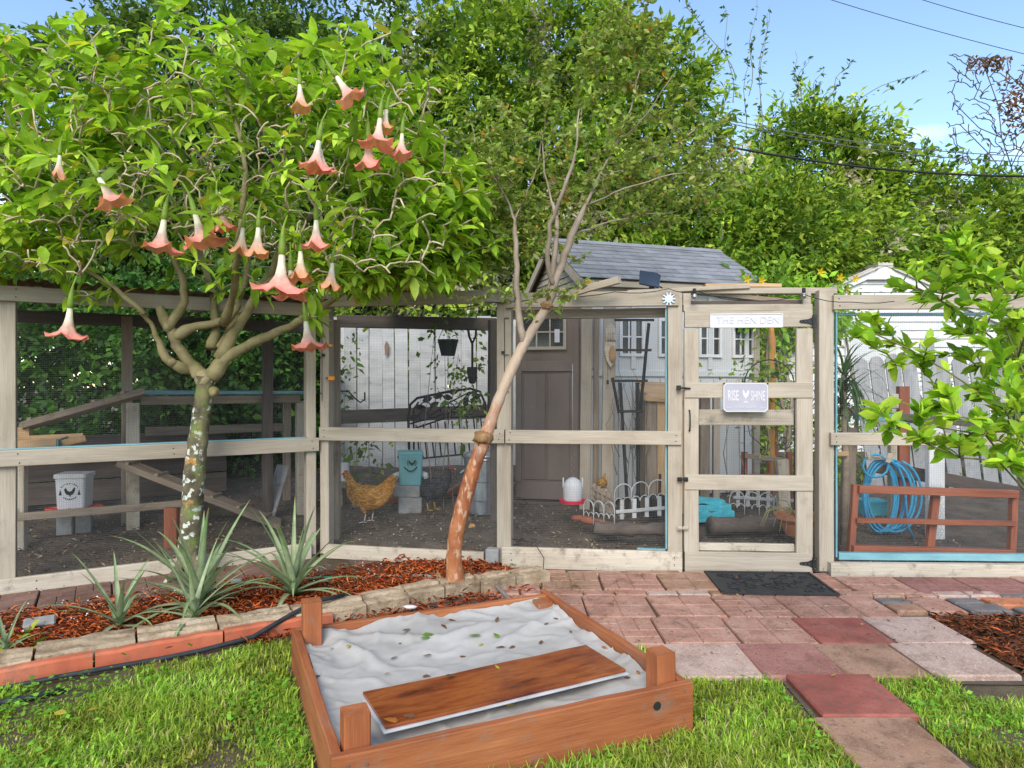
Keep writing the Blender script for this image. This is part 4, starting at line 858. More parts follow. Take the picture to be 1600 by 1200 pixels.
# ------------------------------------------------------------------ feeders, drinkers, blocks in the run
def on_run(px, py): 
    p = fits_z(px, py); return V(p.x, p.y, run_z(p.x, p.y))
def tapered_box(m, c, w0, d0, w1, d1, h, rz=0, mi=0, b=.014):
    R_ = Matrix.Rotation(rz, 3, 'Z'); vs = []
    for (w_, d_, z) in ((w0, d0, 0), (w1, d1, h)):
        for x, y in ((-w_ / 2 + b, -d_ / 2), (w_ / 2 - b, -d_ / 2), (w_ / 2, -d_ / 2 + b), (w_ / 2, d_ / 2 - b), (w_ / 2 - b, d_ / 2), (-w_ / 2 + b, d_ / 2), (-w_ / 2, d_ / 2 - b), (-w_ / 2, -d_ / 2 + b)): vs.append(Vector(c) + R_ @ V(x, y, z))
    m.add(vs, [tuple(range(8)), tuple(range(15, 7, -1))] + [(i, i + 8, (i + 1) % 8 + 8, (i + 1) % 8) for i in range(8)], mi)
HENLOGO = [(-.038, .018), (-.034, .03), (-.026, .034), (-.022, .026), (-.014, .01), (0, .004), (.014, .010), (.026, .030), (.036, .038), (.04, .03), (.036, .008), (.026, -.012), (.008, -.022), (.006, -.034), (.0, -.034), (-.002, -.023), (-.02, -.018), (-.032, -.004)]
# white feeder in the left wing
c = at(117, 800, 5.35); ft = thing('white_bucket_feeder', 'square white bucket feeder with black hen print and red cups', 'feeder', c, LANG * .35)
c = V(c.x, c.y, at(117, 799, 5.35).z); rzf = LANG * .35
m = MB(); tapered_box(m, c, .195, .17, .215, .19, .285, rzf); m.build('bucket', WPLASTIC, ft, bevel=.004)
m = MB(); tapered_box(m, c + V(0, 0, .27), .232, .205, .232, .205, .035, rzf); m.build('lid', WPLASTIC, ft, bevel=.004)
Mf = Matrix.Translation(c + Matrix.Rotation(rzf, 3, 'Z') @ V(0, -.0925, .165)) @ Matrix.Rotation(rzf, 4, 'Z')
m = MB(); m.prism(HENLOGO, Mf, .003)
for s_ in (-1, 1): m.prism([(s_ * .066 - .010, -.022), (s_ * .066 + .010, -.022), (s_ * .066 + .004, .004), (s_ * .066, .022), (s_ * .066 - .004, .004)], Mf, .003)
m.build('hen_print', INK, ft)
m = MB()
for k in range(9):
    a = math.radians(150 - k * 15); m.box(Mf @ V(.066 * math.cos(a), 0, .055 * math.sin(a) + .012), (.007, .003, .013 - .003 * (k % 3)), Matrix.Rotation(math.pi / 2 - a, 3, 'Y') @ Matrix.Rotation(rzf, 3, 'Z'))
    if 1 <= k <= 7: m.box(Mf @ V(.058 * math.cos(-a), 0, .05 * math.sin(-a) - .006), (.006, .003, .010 - .002 * (k % 2)), Matrix.Rotation(rzf, 3, 'Z'))
m.build('arched_print', INK, ft)
for s_, y_ in ((-.145, -.03), (.14, .02), (-.045, -.095), (.045, -.095)):
    q = c + Matrix.Rotation(rzf, 3, 'Z') @ V(s_, y_, .0); m = MB(); m.lathe([(.03, 0), (.05, .012), (.055, .035), (.048, .035), (.03, .012)], 14, q + V(0, 0, .004)); m.build('cup', ORANGERED, ft, smooth=True)
# blocks, perch rail and posts in the left wing
for k, (px, py, Y) in enumerate(((106, 838, 5.55), (131, 834, 5.62))):
    p = at(px, py, Y); p.z = run_z(p.x, Y) - .02; hh = c.z - p.z - (.0 if k == 0 else .0)
    m = MB(); m.box(p + V(0, 0, (c.z - p.z) / 2), (.115, .15, c.z - p.z), Matrix.Rotation(.2 + .3 * k, 3, 'Z')); tag(m.build('concrete_block', CONC, bevel=.006), ['left grey block under the white feeder', 'right grey block under the white feeder'][k], 'block')
pr = thing('perch_rail', 'long weathered horizontal rail across the left bay', 'rail', at(30, 840, 5.2))
board('rail', at(-90, 818, 4.75), at(283, 787, 5.5), .055, .05, OLDWOOD, pr)
a = at(32, 845, 5.15); board('post', V(a.x, 5.15, run_z(a.x, 5.15) - .03), V(a.x, 5.15, .93), .085, .05, BEIGE_DIRTY, pr)
tag(board('board_stub', at(268, 870, 5.32), at(268, 793, 5.32), .10, .05, REDWOOD), 'red-brown short board standing behind the lichen trunk', 'board')
# roost platform
rp = thing('roost_platform', 'blue-edged wooden roost platform on posts in the left bay', 'platform', at(340, 830, 6.1))
A0, A1 = at(208, 625, 5.75), at(470, 622, 6.4); dirp = (A1 - A0).normalized(); npn = V(dirp.y, -dirp.x, 0).normalized()
for t, nm in ((0.0, 'leg'), (1.0, 'leg')):
    q = A0.lerp(A1, t); board(nm, V(q.x, q.y, run_z(q.x, q.y) - .02), V(q.x, q.y, 1.22), .10 if t == 0 else .09, .09, BEIGE_DIRTY, rp, npn)
board('front_rail', A0 + npn * .06 + V(.05, .03, -.005), A1 + npn * .06 - V(.02, 0, .005), .075, .03, OLDWOOD, rp, npn)
board('platform_board', A0 - npn * .2 + V(-.02, 0, .065), A1 - npn * .2 + V(.12, .05, .05), .025, .55, BLUE, rp, npn)
board('edge_strip', A0 + npn * .085 + V(-.0, 0, .058), A1 + npn * .085 + V(.1, .04, .05), .024, .02, BLUE, rp, npn)
q = A0.lerp(A1, .97) - npn * .5; board('leg', V(q.x, q.y, run_z(q.x, q.y)), V(q.x, q.y, 1.2), .07, .07, OLDWOOD, rp, npn)
board('back_rail', A0 - npn * .5 + V(.1, 0, -.3), A1 - npn * .5 + V(0, 0, -.3), .08, .03, OLDWOOD, rp, npn)
# ramps
def ramp_board(name, label, p0, p1, cleats):
    t = thing(name, label, 'ramp', p1 if p1.z < p0.z else p0); board('plank', p0, p1, .05, .16, OLDWOOD, t)
    d = p1 - p0
    for k in range(cleats):
        q = p0 + d * ((k + .5) / cleats); m = MB(); m.bar(q + V(-.0, -.09, .035), q + V(0, .09, .035), .03, .02); m.build('cleat', OLDWOOD, t)
ramp_board('chicken_ramp', 'upper plank ramp rising to the roost platform', at(32, 668, 5.0), at(222, 614, 5.6), 4)
ramp_board('chicken_ramp', 'lower cleated plank ramp descending to the soil', at(185, 720, 5.5), V(at(437, 838, 6.0).x, 6.0, run_z(at(437, 838, 6.0).x, 6.0) + .02), 6)
# nest tray on the mid rail ledge
nb = thing('nest_tray', 'open wooden nest tray just behind the left mid rail', 'tray', at(70, 702, 4.75))
board('front_board', at(12, 696, 4.68), at(88, 692, 4.8), .06, .02, PINE, nb); board('back_board', at(8, 690, 4.95), at(130, 684, 5.1), .07, .02, PINE, nb); board('side_board', at(88, 694, 4.8), at(104, 688, 5.05), .06, .02, BLUE, nb, (1, 0, 0)); board('side_board', at(8, 698, 4.66), at(10, 690, 4.93), .06, .02, BLUE, nb, (1, 0, 0))
board('ledge', at(-20, 706, 4.72), at(130, 700, 4.95), .02, .2, OLDWOOD, nb)
tag(board('wood_scrap', at(98, 693, 4.85), at(131, 686, 4.98), .05, .05, PINE), 'broken pine offcut lying on the nest tray', 'offcut')
tag(board('small_shelf_box', at(18, 676, 5.0), at(48, 674, 5.05), .07, .12, PINE), 'small pine box at the foot of the upper ramp', 'box')
# leaning grey plank
a = on_run(420, 812); tag(board('grey_plank', a + V(0, -.05, 0), at(443, 727, a.y + .22), .12, .02, CONC, None, (0, -1, .4)), 'pale grey plank leaning against the platform leg', 'plank')
# middle bay
c = on_run(640, 800); bl = MB(); bl.box(c + V(.0, .05, .07), (.22, .2, .16), Matrix.Rotation(.12, 3, 'Z')); tag(bl.build('concrete_block', CONC, bevel=.008), 'lower rough concrete block under the teal feeder', 'block')
bl = MB(); bl.box(c + V(-.02, .05, .205), (.26, .22, .11), Matrix.Rotation(-.06, 3, 'Z')); tag(bl.build('concrete_block', CONC, bevel=.008), 'upper wider concrete block under the teal feeder', 'block')
tf = thing('teal_bucket_feeder', 'teal square bucket feeder with black hen print on blocks', 'feeder', c + V(-.01, .05, .262)); b = c + V(.0, .05, .262)
m = MB(); tapered_box(m, b, .20, .20, .235, .235, .30, .18); m.build('bucket', TEALPLASTIC, tf, bevel=.004)
m = MB(); tapered_box(m, b + V(0, 0, .295), .245, .245, .24, .24, .025, .18); m.build('lid', TEALPLASTIC, tf, bevel=.003)
Rt = Matrix.Rotation(.18, 3, 'Z'); m = MB()
for k in range(9): m.box(b + Rt @ V(-.08 + k * .02, -.119, .25), (.006, .01, .07), Rt)
m.build('rib', TEALPLASTIC, tf)
Mt = Matrix.Translation(b + Rt @ V(.01, -.126, .215)) @ Matrix.Rotation(.18, 4, 'Z'); m = MB(); m.prism([(x * .8, z * .8) for x, z in HENLOGO], Mt, .003)
for s_ in (-1, 1): m.tube([Mt @ V(s_ * (.034 + .006 * math.sin(t)), 0, -.03 + t * .02) for t in range(4)], .003, 5)
m.build('hen_print', INK, tf)
m = MB(); m.tube([b + Rt @ V(-.125, -.02 - .12 * math.sin(math.pi * t / 10), .27 - .13 * math.sin(math.pi * t / 10)) + Rt @ V(.25 * t / 10, 0, 0) for t in range(11)], .006, 6); m.build('handle', IRON, tf, smooth=True)
for s_ in (-1, 1):
    m = MB(); m.tube([b + Rt @ V(s_ * .10, -.02, .10), b + Rt @ V(s_ * .145, -.03, .085), b + Rt @ V(s_ * .15, -.03, .05)], [.03, .032, .03], 10); m.build('feed_port', WPLASTIC, tf, smooth=True)
# little white drinker on a wooden stand at the left
c = on_run(546, 792); st_ = thing('wooden_stand', 'low brown wooden stand at the left of the middle bay', 'stand', c)
m = MB(); m.box(c + V(-.02, .06, .205), (.26, .2, .035)); m.build('top', OLDWOOD, st_, bevel=.004)
for x in (-.09, .05): m = MB(); m.box(c + V(x, .06, .09), (.05, .14, .19)); m.build('leg', OLDWOOD, st_, bevel=.004)
dk = thing('small_white_drinker', 'small white jar drinker standing on the wooden stand', 'drinker', c + V(-.06, .05, .222)); q = c + V(-.06, .05, .222)
m = MB(); m.lathe([(.045, .03), (.048, .05), (.048, .2), (.03, .21)], 16, q); m.build('jar', WPLASTIC, dk, smooth=False)
m = MB(); m.lathe([(.055, 0), (.07, .005), (.072, .028), (.06, .028), (.058, .012)], 16, q); m.build('trough', CHROME, dk, smooth=False)
# galvanised bin behind the myrtle trunk
c = on_run(757, 800); tb = thing('galvanised_bin', 'galvanised ribbed metal bin behind the slanting trunk', 'bin', c)
m = MB(); n = 48; pr_ = [(.15, 0), (.152, .02), (.16, .12), (.165, .13), (.166, .15), (.172, .3), (.18, .31), (.182, .34), (.19, .50), (.196, .51), (.196, .53)]
vs = []
for r, z in pr_:
    for j in range(n): rr = r + (.004 if j % 4 < 2 else -.002) * (z not in (0, .53)); vs.append(c + V(rr * math.cos(2 * math.pi * j / n), rr * math.sin(2 * math.pi * j / n), z))
m.add(vs, [(i * n + j, i * n + (j + 1) % n, (i + 1) * n + (j + 1) % n, (i + 1) * n + j) for i in range(len(pr_) - 1) for j in range(n)] + [tuple(range(n))]); m.build('body', GALV, tb)
m = MB(); m.lathe([(.2, .525), (.205, .54), (.2, .56), (.08, .60), (.01, .605)], 32, c); m.build('lid', GALV, tb, smooth=True)
for s_ in (-1, 1): m = MB(); m.tube([c + V(s_ * .185, -.05, .40), c + V(s_ * .225, -.05, .38), c + V(s_ * .225, .05, .38), c + V(s_ * .185, .05, .40)], .006, 6); m.build('handle', GALV, tb)
# wooden trough behind the grey hen
tag(board('floor_plank', on_run(690, 790) + V(0, .25, .05), on_run(735, 770) + V(0, .3, .1), .06, .12, REDWOOD), 'red-brown plank on the soil behind the grey hen', 'plank')
tag(board('floor_plank', on_run(590, 805) + V(0, .35, .06), on_run(605, 800) + V(.1, .4, .06), .12, .03, REDWOOD), 'dark red board behind the buff hen', 'board')
# iron headboard leaning against the fence rail
hb_ = thing('iron_headboard', 'black iron headboard with scrolls and leaves leaning in the middle bay', 'headboard', at(705, 735, 7.3)); Yh = 7.25
hp = lambda px, py: at(px, py, Yh)
m = MB(); m.tube([hp(640, 735), hp(638, 650), hp(641, 632), hp(652, 622), hp(700, 612), hp(735, 607), hp(750, 612), hp(758, 630), hp(764, 725)], .014, 8); m.tube([hp(647, 735), hp(646, 640), hp(654, 628)], .011, 6); m.build('frame', IRON, hb_, smooth=True)
m = MB(); m.tube([hp(641, 662), hp(690, 648), hp(752, 634)], .011, 6); m.tube([hp(640, 672), hp(700, 652), hp(757, 650)], .010, 6); m.build('cross_bar', IRON, hb_, smooth=True)
for k in range(10):
    x0 = 650 + k * 11.2; m = MB(); m.tube([hp(x0, 664 - k * 1.4), hp(x0 + 6, 715 - k * .8)], .0085, 6); m.build('spindle', IRON, hb_)
m = MB(); m.bar(hp(642, 718), hp(764, 706), .018, .018); m.build('lower_bar', IRON, hb_)
m = MB()
for cx, cy, r in ((665, 636, 9), (662, 650, 8), (708, 633, 8), (700, 640, 12), (740, 622, 9), (732, 640, 9)):
    m.tube([hp(cx + r * math.cos(t * .6), cy + r * .9 * math.sin(t * .6)) for t in range(11)], .007, 5)
m.tube([hp(690, 655), hp(715, 635), hp(732, 615), hp(745, 612)], .010, 6); m.tube([hp(670, 652), hp(700, 630), hp(735, 612)], .0085, 6); m.build('scroll', IRON, hb_, smooth=True)
for lx, ly, a in ((668, 624, .3), (685, 619, .2), (700, 621, -.2), (709, 612, .1), (679, 632, .5), (655, 636, 0), (660, 637, -.3), (648, 652, .2), (728, 628, 1.3), (741, 625, 1.0), (745, 620, .5)):
    m = MB(); q = hp(lx, ly); m.prism([(-.06, 0), (-.025, .03), (.02, .027), (.06, 0), (.02, -.027), (-.025, -.03)], Matrix.Translation(q + V(0, -.01, 0)) @ Matrix.Rotation(-a, 4, 'Y'), .006); m.build('leaf', IRON, hb_)
# shepherd hook
hk = MB(); hq = [at(527, 700, 6.3), at(527, 616, 6.3), at(532, 611, 6.3), at(545, 612, 6.3), at(554, 622, 6.3), at(563, 629, 6.3), at(570, 624, 6.3), at(570, 613, 6.3)]
hq = [at(528, 800, 6.3)] + hq; hk.tube(hq, .008, 6); tag(hk.build('garden_hook', IRON, smooth=True), 'black curved garden hook at the left of the middle bay', 'hook')
# hanging pots
hpot = thing('hanging_pot', 'dark green hanging pot with trailing ivy in the middle bay', 'flower pot', at(700, 557, 6.5)); q = at(700, 556, 6.5)
m = MB(); m.lathe([(.065, 0), (.095, .13), (.10, .135), (.10, .155), (.088, .155), (.08, .12)], 18, q); m.build('pot', surf('dark_green_pot', [(.02, .032, .028), (.035, .05, .045)], 5, rough=.5, bump=.1, rnd=0), hpot, smooth=False)
m = MB(); m.tube([q + V(-.095, 0, .15), q + V(-.05, 0, .25), q + V(0, 0, .33), q + V(.06, 0, .25), q + V(.095, 0, .15)], .003, 5); m.build('hanger', IRON, hpot)
hpot2 = thing('hanging_trowel_pot', 'narrow black pot hung on a forked iron bracket', 'flower pot', at(738, 600, 6.4)); q = at(738, 600, 6.4)
m = MB(); m.lathe([(.01, 0), (.03, .01), (.045, .07), (.05, .16), (.04, .16)], 12, q); m.build('pot', IRON, hpot2)
m = MB(); m.tube([q + V(0, 0, .15), q + V(0, 0, .38), q + V(-.03, 0, .45), q + V(-.04, 0, .52)], .012, 6); m.tube([q + V(0, 0, .38), q + V(.03, 0, .45), q + V(.035, 0, .52)], .01, 6); m.build('fork', IRON, hpot2)
tag(MB().tube([at(763, 690, 6.45), at(765, 500, 6.45)], .014, 6).build('iron_rod', IRON), 'thin upright black rod right of the hanging pots', 'rod')
# orange clips on the corner post
for k, (px, py) in enumerate(((517, 540), (518, 591))):
    p = SM.hit(px, py, .03); t = thing('orange_insulator', ['upper orange clip on the corner post', 'lower orange clip on the corner post'][k], 'clip', p); m = MB(); m.box(p, (.05 if k else .03, .03, .035 if k else .02)); m.build('body', ORANGE, t, bevel=.005); m = MB(); m.tube([p - SM.d * .05, p - SM.d * .01], .008, 6); m.build('pin', STEEL, t)
# grey foot block at the corner
p = SM.W(SM.L - .09, 0, .03); m = MB(); m.box(p + V(0, -.01, .07), (.10, .08, .15), SM.M.to_3x3()); tag(m.build('kerb_block', CONC, bevel=.006), 'small grey block against the post foot by the trunk', 'block')

# ------------------------------------------------------------------ centre bay
c = at(895, 785, 5.9); wt = thing('hanging_drinker', 'white dome drinker with red base hanging before the brown door', 'drinker', c)
m = MB(); m.lathe([(.078, 0), (.085, .02), (.085, .12), (.082, .145), (.06, .18), (.03, .20), (.012, .207)], 24, c + V(0, 0, .012)); m.build('tank', WPLASTIC, wt, smooth=True)
m = MB(); m.lathe([(.085, -.006), (.112, -.002), (.12, .024), (.112, .024), (.10, .006), (.086, .006)], 24, c); m.build('base', REDPLASTIC, wt, smooth=False)
for s_ in (-1, 1): m = MB(); m.bar(c + V(s_ * .083, 0, .13), c + V(s_ * .083, 0, .215), .01, .014); m.build('lug', WPLASTIC, wt)
m = MB()
for k in range(14): q = c + V(.006 * math.sin(k * 2.2), .005, .225 + k * .02); m.tube([q, q + V(.004, 0, .012)], .0035, 5)
m.tube([c + V(0, .005, .5), c + V(0, .02, 1.2)], .002, 4); m.build('chain', CHROME, wt)
# plank shelf behind the drinker
tag(board('floor_beam', on_run(800, 800) + V(0, .35, .02), on_run(912, 800) + V(0, .25, .02), .06, .08, DARKWOOD), 'dark beam on the soil below the brown door', 'beam')
# black metal trellis tapering downward
tr = thing('black_trellis', 'tapered black lattice trellis leaning in the centre bay', 'trellis', at(985, 790, 6.1)); Yt = 6.05
for x0, y0, x1, y1, w_ in ((1014, 505, 1000, 645, .026), (957, 590, 967, 645, .024), (969, 598, 981, 800, .028), (996, 598, 997, 800, .032)):
    board('upright', at(x0, y0, Yt), at(x1, y1, Yt + .05), w_, .02, IRON, tr, bev=.002)
for x0, x1, y in ((960, 1022, 500), (962, 1018, 547), (955, 1012, 595), (966, 1005, 643)):
    board('cross_bar', at(x0, y, Yt - .015), at(x1, y, Yt - .015), .022, .016, IRON, tr, bev=.002)
m = MB()
for k in range(14):
    p0 = at(U(960, 1010), U(700, 780), Yt + .08); pts = [p0]
    for j in range(7): pts.append(pts[-1] + V(U(-.05, .05), U(-.02, .02), U(.05, .15)))
    m.tube(pts, [.004, .004, .0035, .003, .003, .0025, .002, .0015], 5)
tag(m.build('dry_vine', surf('dry_twig', [(.10, .08, .06), (.16, .13, .10)], 9, rnd=0), smooth=True), 'bare dry vine twigs tangled through the black trellis', 'vine')
# carved wooden plaque on the shed post
pq = thing('carved_plaque', 'weathered carved wooden hen plaque on the shed post', 'plaque', at(955, 570, 6.28)); q = at(954, 540, 6.3)
m = MB(); m.prism([(-.05, .15), (.0, .21), (.05, .15), (.045, .03), (.055, -.05), (.03, -.16), (.0, -.21), (-.035, -.15), (-.06, -.05), (-.045, .04)], Matrix.Translation(q), .03); m.build('board', BEIGE_DIRTY, pq, bevel=.006)
for k in range(4): m = MB(); m.tube([q + V(-.035 + k * .022, -.02, .13 - .01 * (k % 2)), q + V(-.04 + k * .022, -.024, .06), q + V(-.025 + k * .022, -.02, .04)], .009, 6); m.build('carved_scroll', BEIGE_DIRTY, pq, smooth=True)
m = MB(); m.lathe([(.01, -.09), (.03, -.05), (.032, .0), (.018, .05), (.004, .07)], 10, q + V(.012, -.022, -.07), sy=.5); m.build('carved_bird', surf('carved_brown', [(.30, .17, .07), (.42, .25, .11)], 12, rnd=0), pq, smooth=True)
m = MB(); m.tube([q + V(-.03, -.02, -.15), q + V(-.03, -.02, -.32)], .002, 4); m.box(q + V(-.03, -.02, -.34), (.02, .02, .04)); m.build('pendant', IRON, pq)
# ornament bird on a short post
c = at(941, 765, 6.2); ob = thing('bird_ornament', 'small golden bird ornament on a short white post', 'ornament', c + V(0, 0, -.16))
m = MB(); m.lathe([(.006, 0), (.03, .012), (.048, .05), (.042, .085), (.02, .105), (.012, .115)], 14, c); m.build('body', hen_mat('golden_ornament', [(.30, .15, .02), (.46, .26, .05)]), ob, smooth=True)
m = MB(); m.prism([(.0, .08), (.03, .10), (.03, .15), (.012, .13)], Matrix.Translation(c), .02); m.build('head', hen_mat('golden_ornament_head', [(.40, .2, .04), (.5, .26, .06)]), ob)
m = MB(); m.box(c + V(.0, 0, -.10), (.06, .06, .2)); m.build('post', BEIGE_DIRTY, ob, bevel=.006); m = MB(); m.box(c + V(0, 0, -.005), (.09, .08, .02)); m.build('cap', OLDWHITE, ob, bevel=.004)
# white wire hoop edging
def hoops(label, p0, p1, n, h, group='white wire hoop edgings'):
    t = thing('wire_hoop_edging', label, 'edging', p0.lerp(p1, .5), group=group); d = (p1 - p0) / n
    for k in range(n):
        a = p0 + d * k; m = MB(); r = .5
        m.tube([a + V(0, 0, -.03)] + [a + d * (.5 - .5 * math.cos(s_ * math.pi / 8)) + V(0, 0, h * .62 + h * .38 * math.sin(s_ * math.pi / 8)) for s_ in range(9)] + [a + d + V(0, 0, -.03)], .0055, 6)
        m.build('hoop', OLDWHITE, t, smooth=True); m = MB()
        for s_ in (0, .5):
            b_ = a + d * s_; m.tube([b_ + d * .5 * (.5 - .5 * math.cos(q_ * math.pi / 6)) + V(0, 0, h * .2 + h * .22 * math.sin(q_ * math.pi / 6)) for q_ in range(7)], .0035, 5)
        m.build('scroll', OLDWHITE, t)
hoops('white wire hoop edging curving beside the hanging drinker', at(912, 812, 5.75), at(960, 818, 5.45), 3, .17)
hoops('taller white wire hoop edging behind the little pickets', at(960, 795, 5.7), at(1040, 785, 5.75), 3, .20)
hoops('white wire hoop edging seen through the lowest gate opening', at(1140, 800, 6.0), at(1232, 805, 6.1), 4, .19)
def pickets(label, p0, p1, n, h, mat):
    t = thing('low_picket_edging', label, 'edging', p0.lerp(p1, .5), group='low picket edgings'); d = (p1 - p0)
    for k in range(n): q = p0 + d * ((k + .5) / n); board('picket', q, q + V(0, 0, h), .035, .014, mat, t)
    for z in ((.4, ) if n < 5 else (.3, .7)): board('rail', p0 + V(0, -.012, h * z), p1 + V(0, -.012, h * z), .03, .012, mat, t)
pickets('peeling white low picket edging behind the centre bay wire', at(962, 812, 5.6), at(1040, 805, 5.6), 4, .16, OLDWHITE)
pickets('grey low picket edging beside the golden bird ornament', at(925, 780, 6.1), at(962, 800, 5.8), 5, .15, OLDWOOD)
pickets('low grey picket edging behind the gate', at(1145, 790, 6.3), at(1240, 795, 6.3), 6, .26, OLDWHITE)
# border logs
def log(label, p0, p1, r, mat=DARKWOOD):
    n = 10; m = MB(); d = p1 - p0; m.tube([p0 + d * (k / n) + V(0, U(-.01, .01), U(-.008, .008)) for k in range(n + 1)], [r * U(.85, 1.15) for _ in range(n + 1)], 9)
    tag(m.build('border_log', mat, smooth=True), label, 'log', 'border logs')
log('dark border log across the centre bay behind the wire', at(928, 825, 5.5), at(1045, 828, 5.35), .055); log('dark border log lying behind the lowest gate opening', at(1110, 822, 5.6), at(1225, 820, 5.7), .07); log('thin red-brown log under the hoop edging', at(895, 808, 5.8), at(962, 822, 5.55), .03, REDWOOD)
# turquoise block of wood
c = at(1112, 812, 6.0); tq = thing('turquoise_timber', 'turquoise painted split timber behind the lowest gate opening', 'timber', c)
for k, (dx, dz, L_, h_, tl) in enumerate(((-.02, .045, .36, .09, .0), (-.03, .12, .33, .06, .03), (-.05, .175, .27, .045, .07))):
    q = c + V(dx, -.01 * k, dz); board('split_board', q - V(L_ / 2, .03, tl * L_ / 2 * -1), q + V(L_ / 2, .0, -tl * L_ / 2), h_, .2 - .03 * k, TEAL, tq, bev=.004, seg=9, warp=.007)
# cabinet at the right of the centre bay
cb = thing('wooden_cabinet', 'tall weathered wooden box with sloping lid at the shed wall', 'cabinet', at(1032, 790, 6.2)); x0, x1 = at(1010, 600, 6.2).x, at(1075, 600, 6.2).x
for k in range(4): a = x0 + (x1 - x0) * (k + .5) / 4; board('front_board', (a, 6.2, .2), (a, 6.2, 1.22), (x1 - x0) / 4 - .005, .02, PINE if k % 2 else OLDWOOD, cb)
board('side_board', (x0, 6.4, .2), (x0, 6.4, 1.3), .38, .02, OLDWOOD, cb, (-1, 0, 0)); m = MB(); m.add([(x0 - .03, 6.15, 1.23), (x1 + .03, 6.15, 1.20), (x1 + .03, 6.6, 1.36), (x0 - .03, 6.6, 1.38), (x0 - .03, 6.15, 1.26), (x1 + .03, 6.15, 1.23), (x1 + .03, 6.6, 1.39), (x0 - .03, 6.6, 1.41)], [(0, 1, 5, 4), (4, 5, 6, 7), (0, 3, 2, 1), (0, 4, 7, 3), (1, 2, 6, 5)]); m.build('lid', PINE, cb)
# potted things by the cabinet and pots
c = at(1025, 805, 5.95); pt2 = thing('black_plant_pot', 'black plastic plant pot behind the hoop edging', 'flower pot', c); m = MB(); m.lathe([(.07, 0), (.10, .14), (.108, .145), (.108, .165), (.09, .165), (.08, .13)], 18, c); m.build('pot', RUBBER, pt2)
m = MB(); m.tube([c + V(.03, 0, .14), c + V(.035, 0, .36)], .012, 6); m.build('stake', IRON, pt2)
c = at(1241, 840, 5.35); pt3 = thing('terracotta_pot', 'terracotta bowl pot with a pale grassy plant inside the gate', 'flower pot', c + V(0, 0, -.0)); m = MB(); m.lathe([(.08, 0), (.13, .10), (.165, .13), (.175, .135), (.175, .165), (.16, .165), (.15, .13)], 24, c + V(.02, 0, .02)); m.build('pot', TERRA, pt3, smooth=False)
P = []; D = []
for k in range(14): a = U(0, 6.28); P.append(c + V(.02, 0, .16)); D.append(V(math.cos(a), math.sin(a), U(-.1, .5)))
m = MB()
for p, d in zip(P, D): m.tube([p, p + d * .12 + V(0, 0, .05), p + d * .22 + V(0, 0, .0), p + d * .27 + V(0, 0, -.14)], [.004, .005, .004, .001], 4)
m.c = [(.34, .32, .16, 1)] * len(m.v); m.build('grass_tuft', LEAF, pt3)
# iron hoop trellis and iron chair behind the gate
ht = thing('iron_hoop_trellis', 'tall round-topped iron wire trellis behind the gate', 'trellis', at(1202, 700, 6.2)); m = MB()
m.tube([at(1163, 800, 6.2), at(1163, 600, 6.2)] + [at(1202 - 39 * math.cos(t * math.pi / 12), 600 - 38 * math.sin(t * math.pi / 12), 6.2) for t in range(13)] + [at(1241, 800, 6.2)], .006, 6); m.build('hoop', IRON, ht, smooth=True)
m = MB(); m.tube([at(1163, 590, 6.2), at(1185, 595, 6.2), at(1205, 625, 6.2), at(1225, 640, 6.2)], .004, 5); m.tube([at(1225 + 12 * (1 - t / 14) * math.cos(t * .7), 690 + 14 * (1 - t / 14) * math.sin(t * .7), 6.2) for t in range(14)], .005, 5); m.tube([at(1163, 640, 6.2), at(1172, 680, 6.2), at(1195, 700, 6.2)], .004, 5); m.build('scroll', IRON, ht, smooth=True)
ch_ = thing('small_wooden_seat', 'small brown wooden garden seat behind the gate', 'seat', at(1195, 790, 6.6))
for px in (1163, 1233): a = at(px, 706, 6.6); board('post', V(a.x, 6.6, run_z(a.x, 6.6)), a, .05, .05, REDWOOD, ch_)
board('back_rail', at(1163, 712, 6.56), at(1230, 720, 6.56), .045, .03, OLDWOOD, ch_); board('seat_board', at(1163, 745, 6.55), at(1233, 745, 6.55), .03, .2, REDWOOD, ch_); board('back_post', at(1208, 640, 6.7), at(1206, 760, 6.7), .10, .03, REDWOOD, ch_)
board('apron', at(1163, 752, 6.58), at(1233, 752, 6.58), .04, .02, REDWOOD, ch_)
for k, (px0, px1, Y, w_, mt, lab) in enumerate(((1100, 1101, 6.3, .09, OLDWOOD, 'rough grey upright post seen at the left of the gate'), (1118, 1119, 6.4, .06, BEIGE, 'slim beige upright seen through the gate left opening'), (1226, 1222, 5.9, .10, BEIGE_DIRTY, 'short beige post above the terracotta pot'))):
    a = at(px0, 790, Y); z1 = 1.32 if k < 2 else .72; tag(board('support_post', V(a.x, Y, run_z(a.x, Y)), V(at(px1, 700, Y).x, Y, z1), w_, .06, mt), lab, 'post')

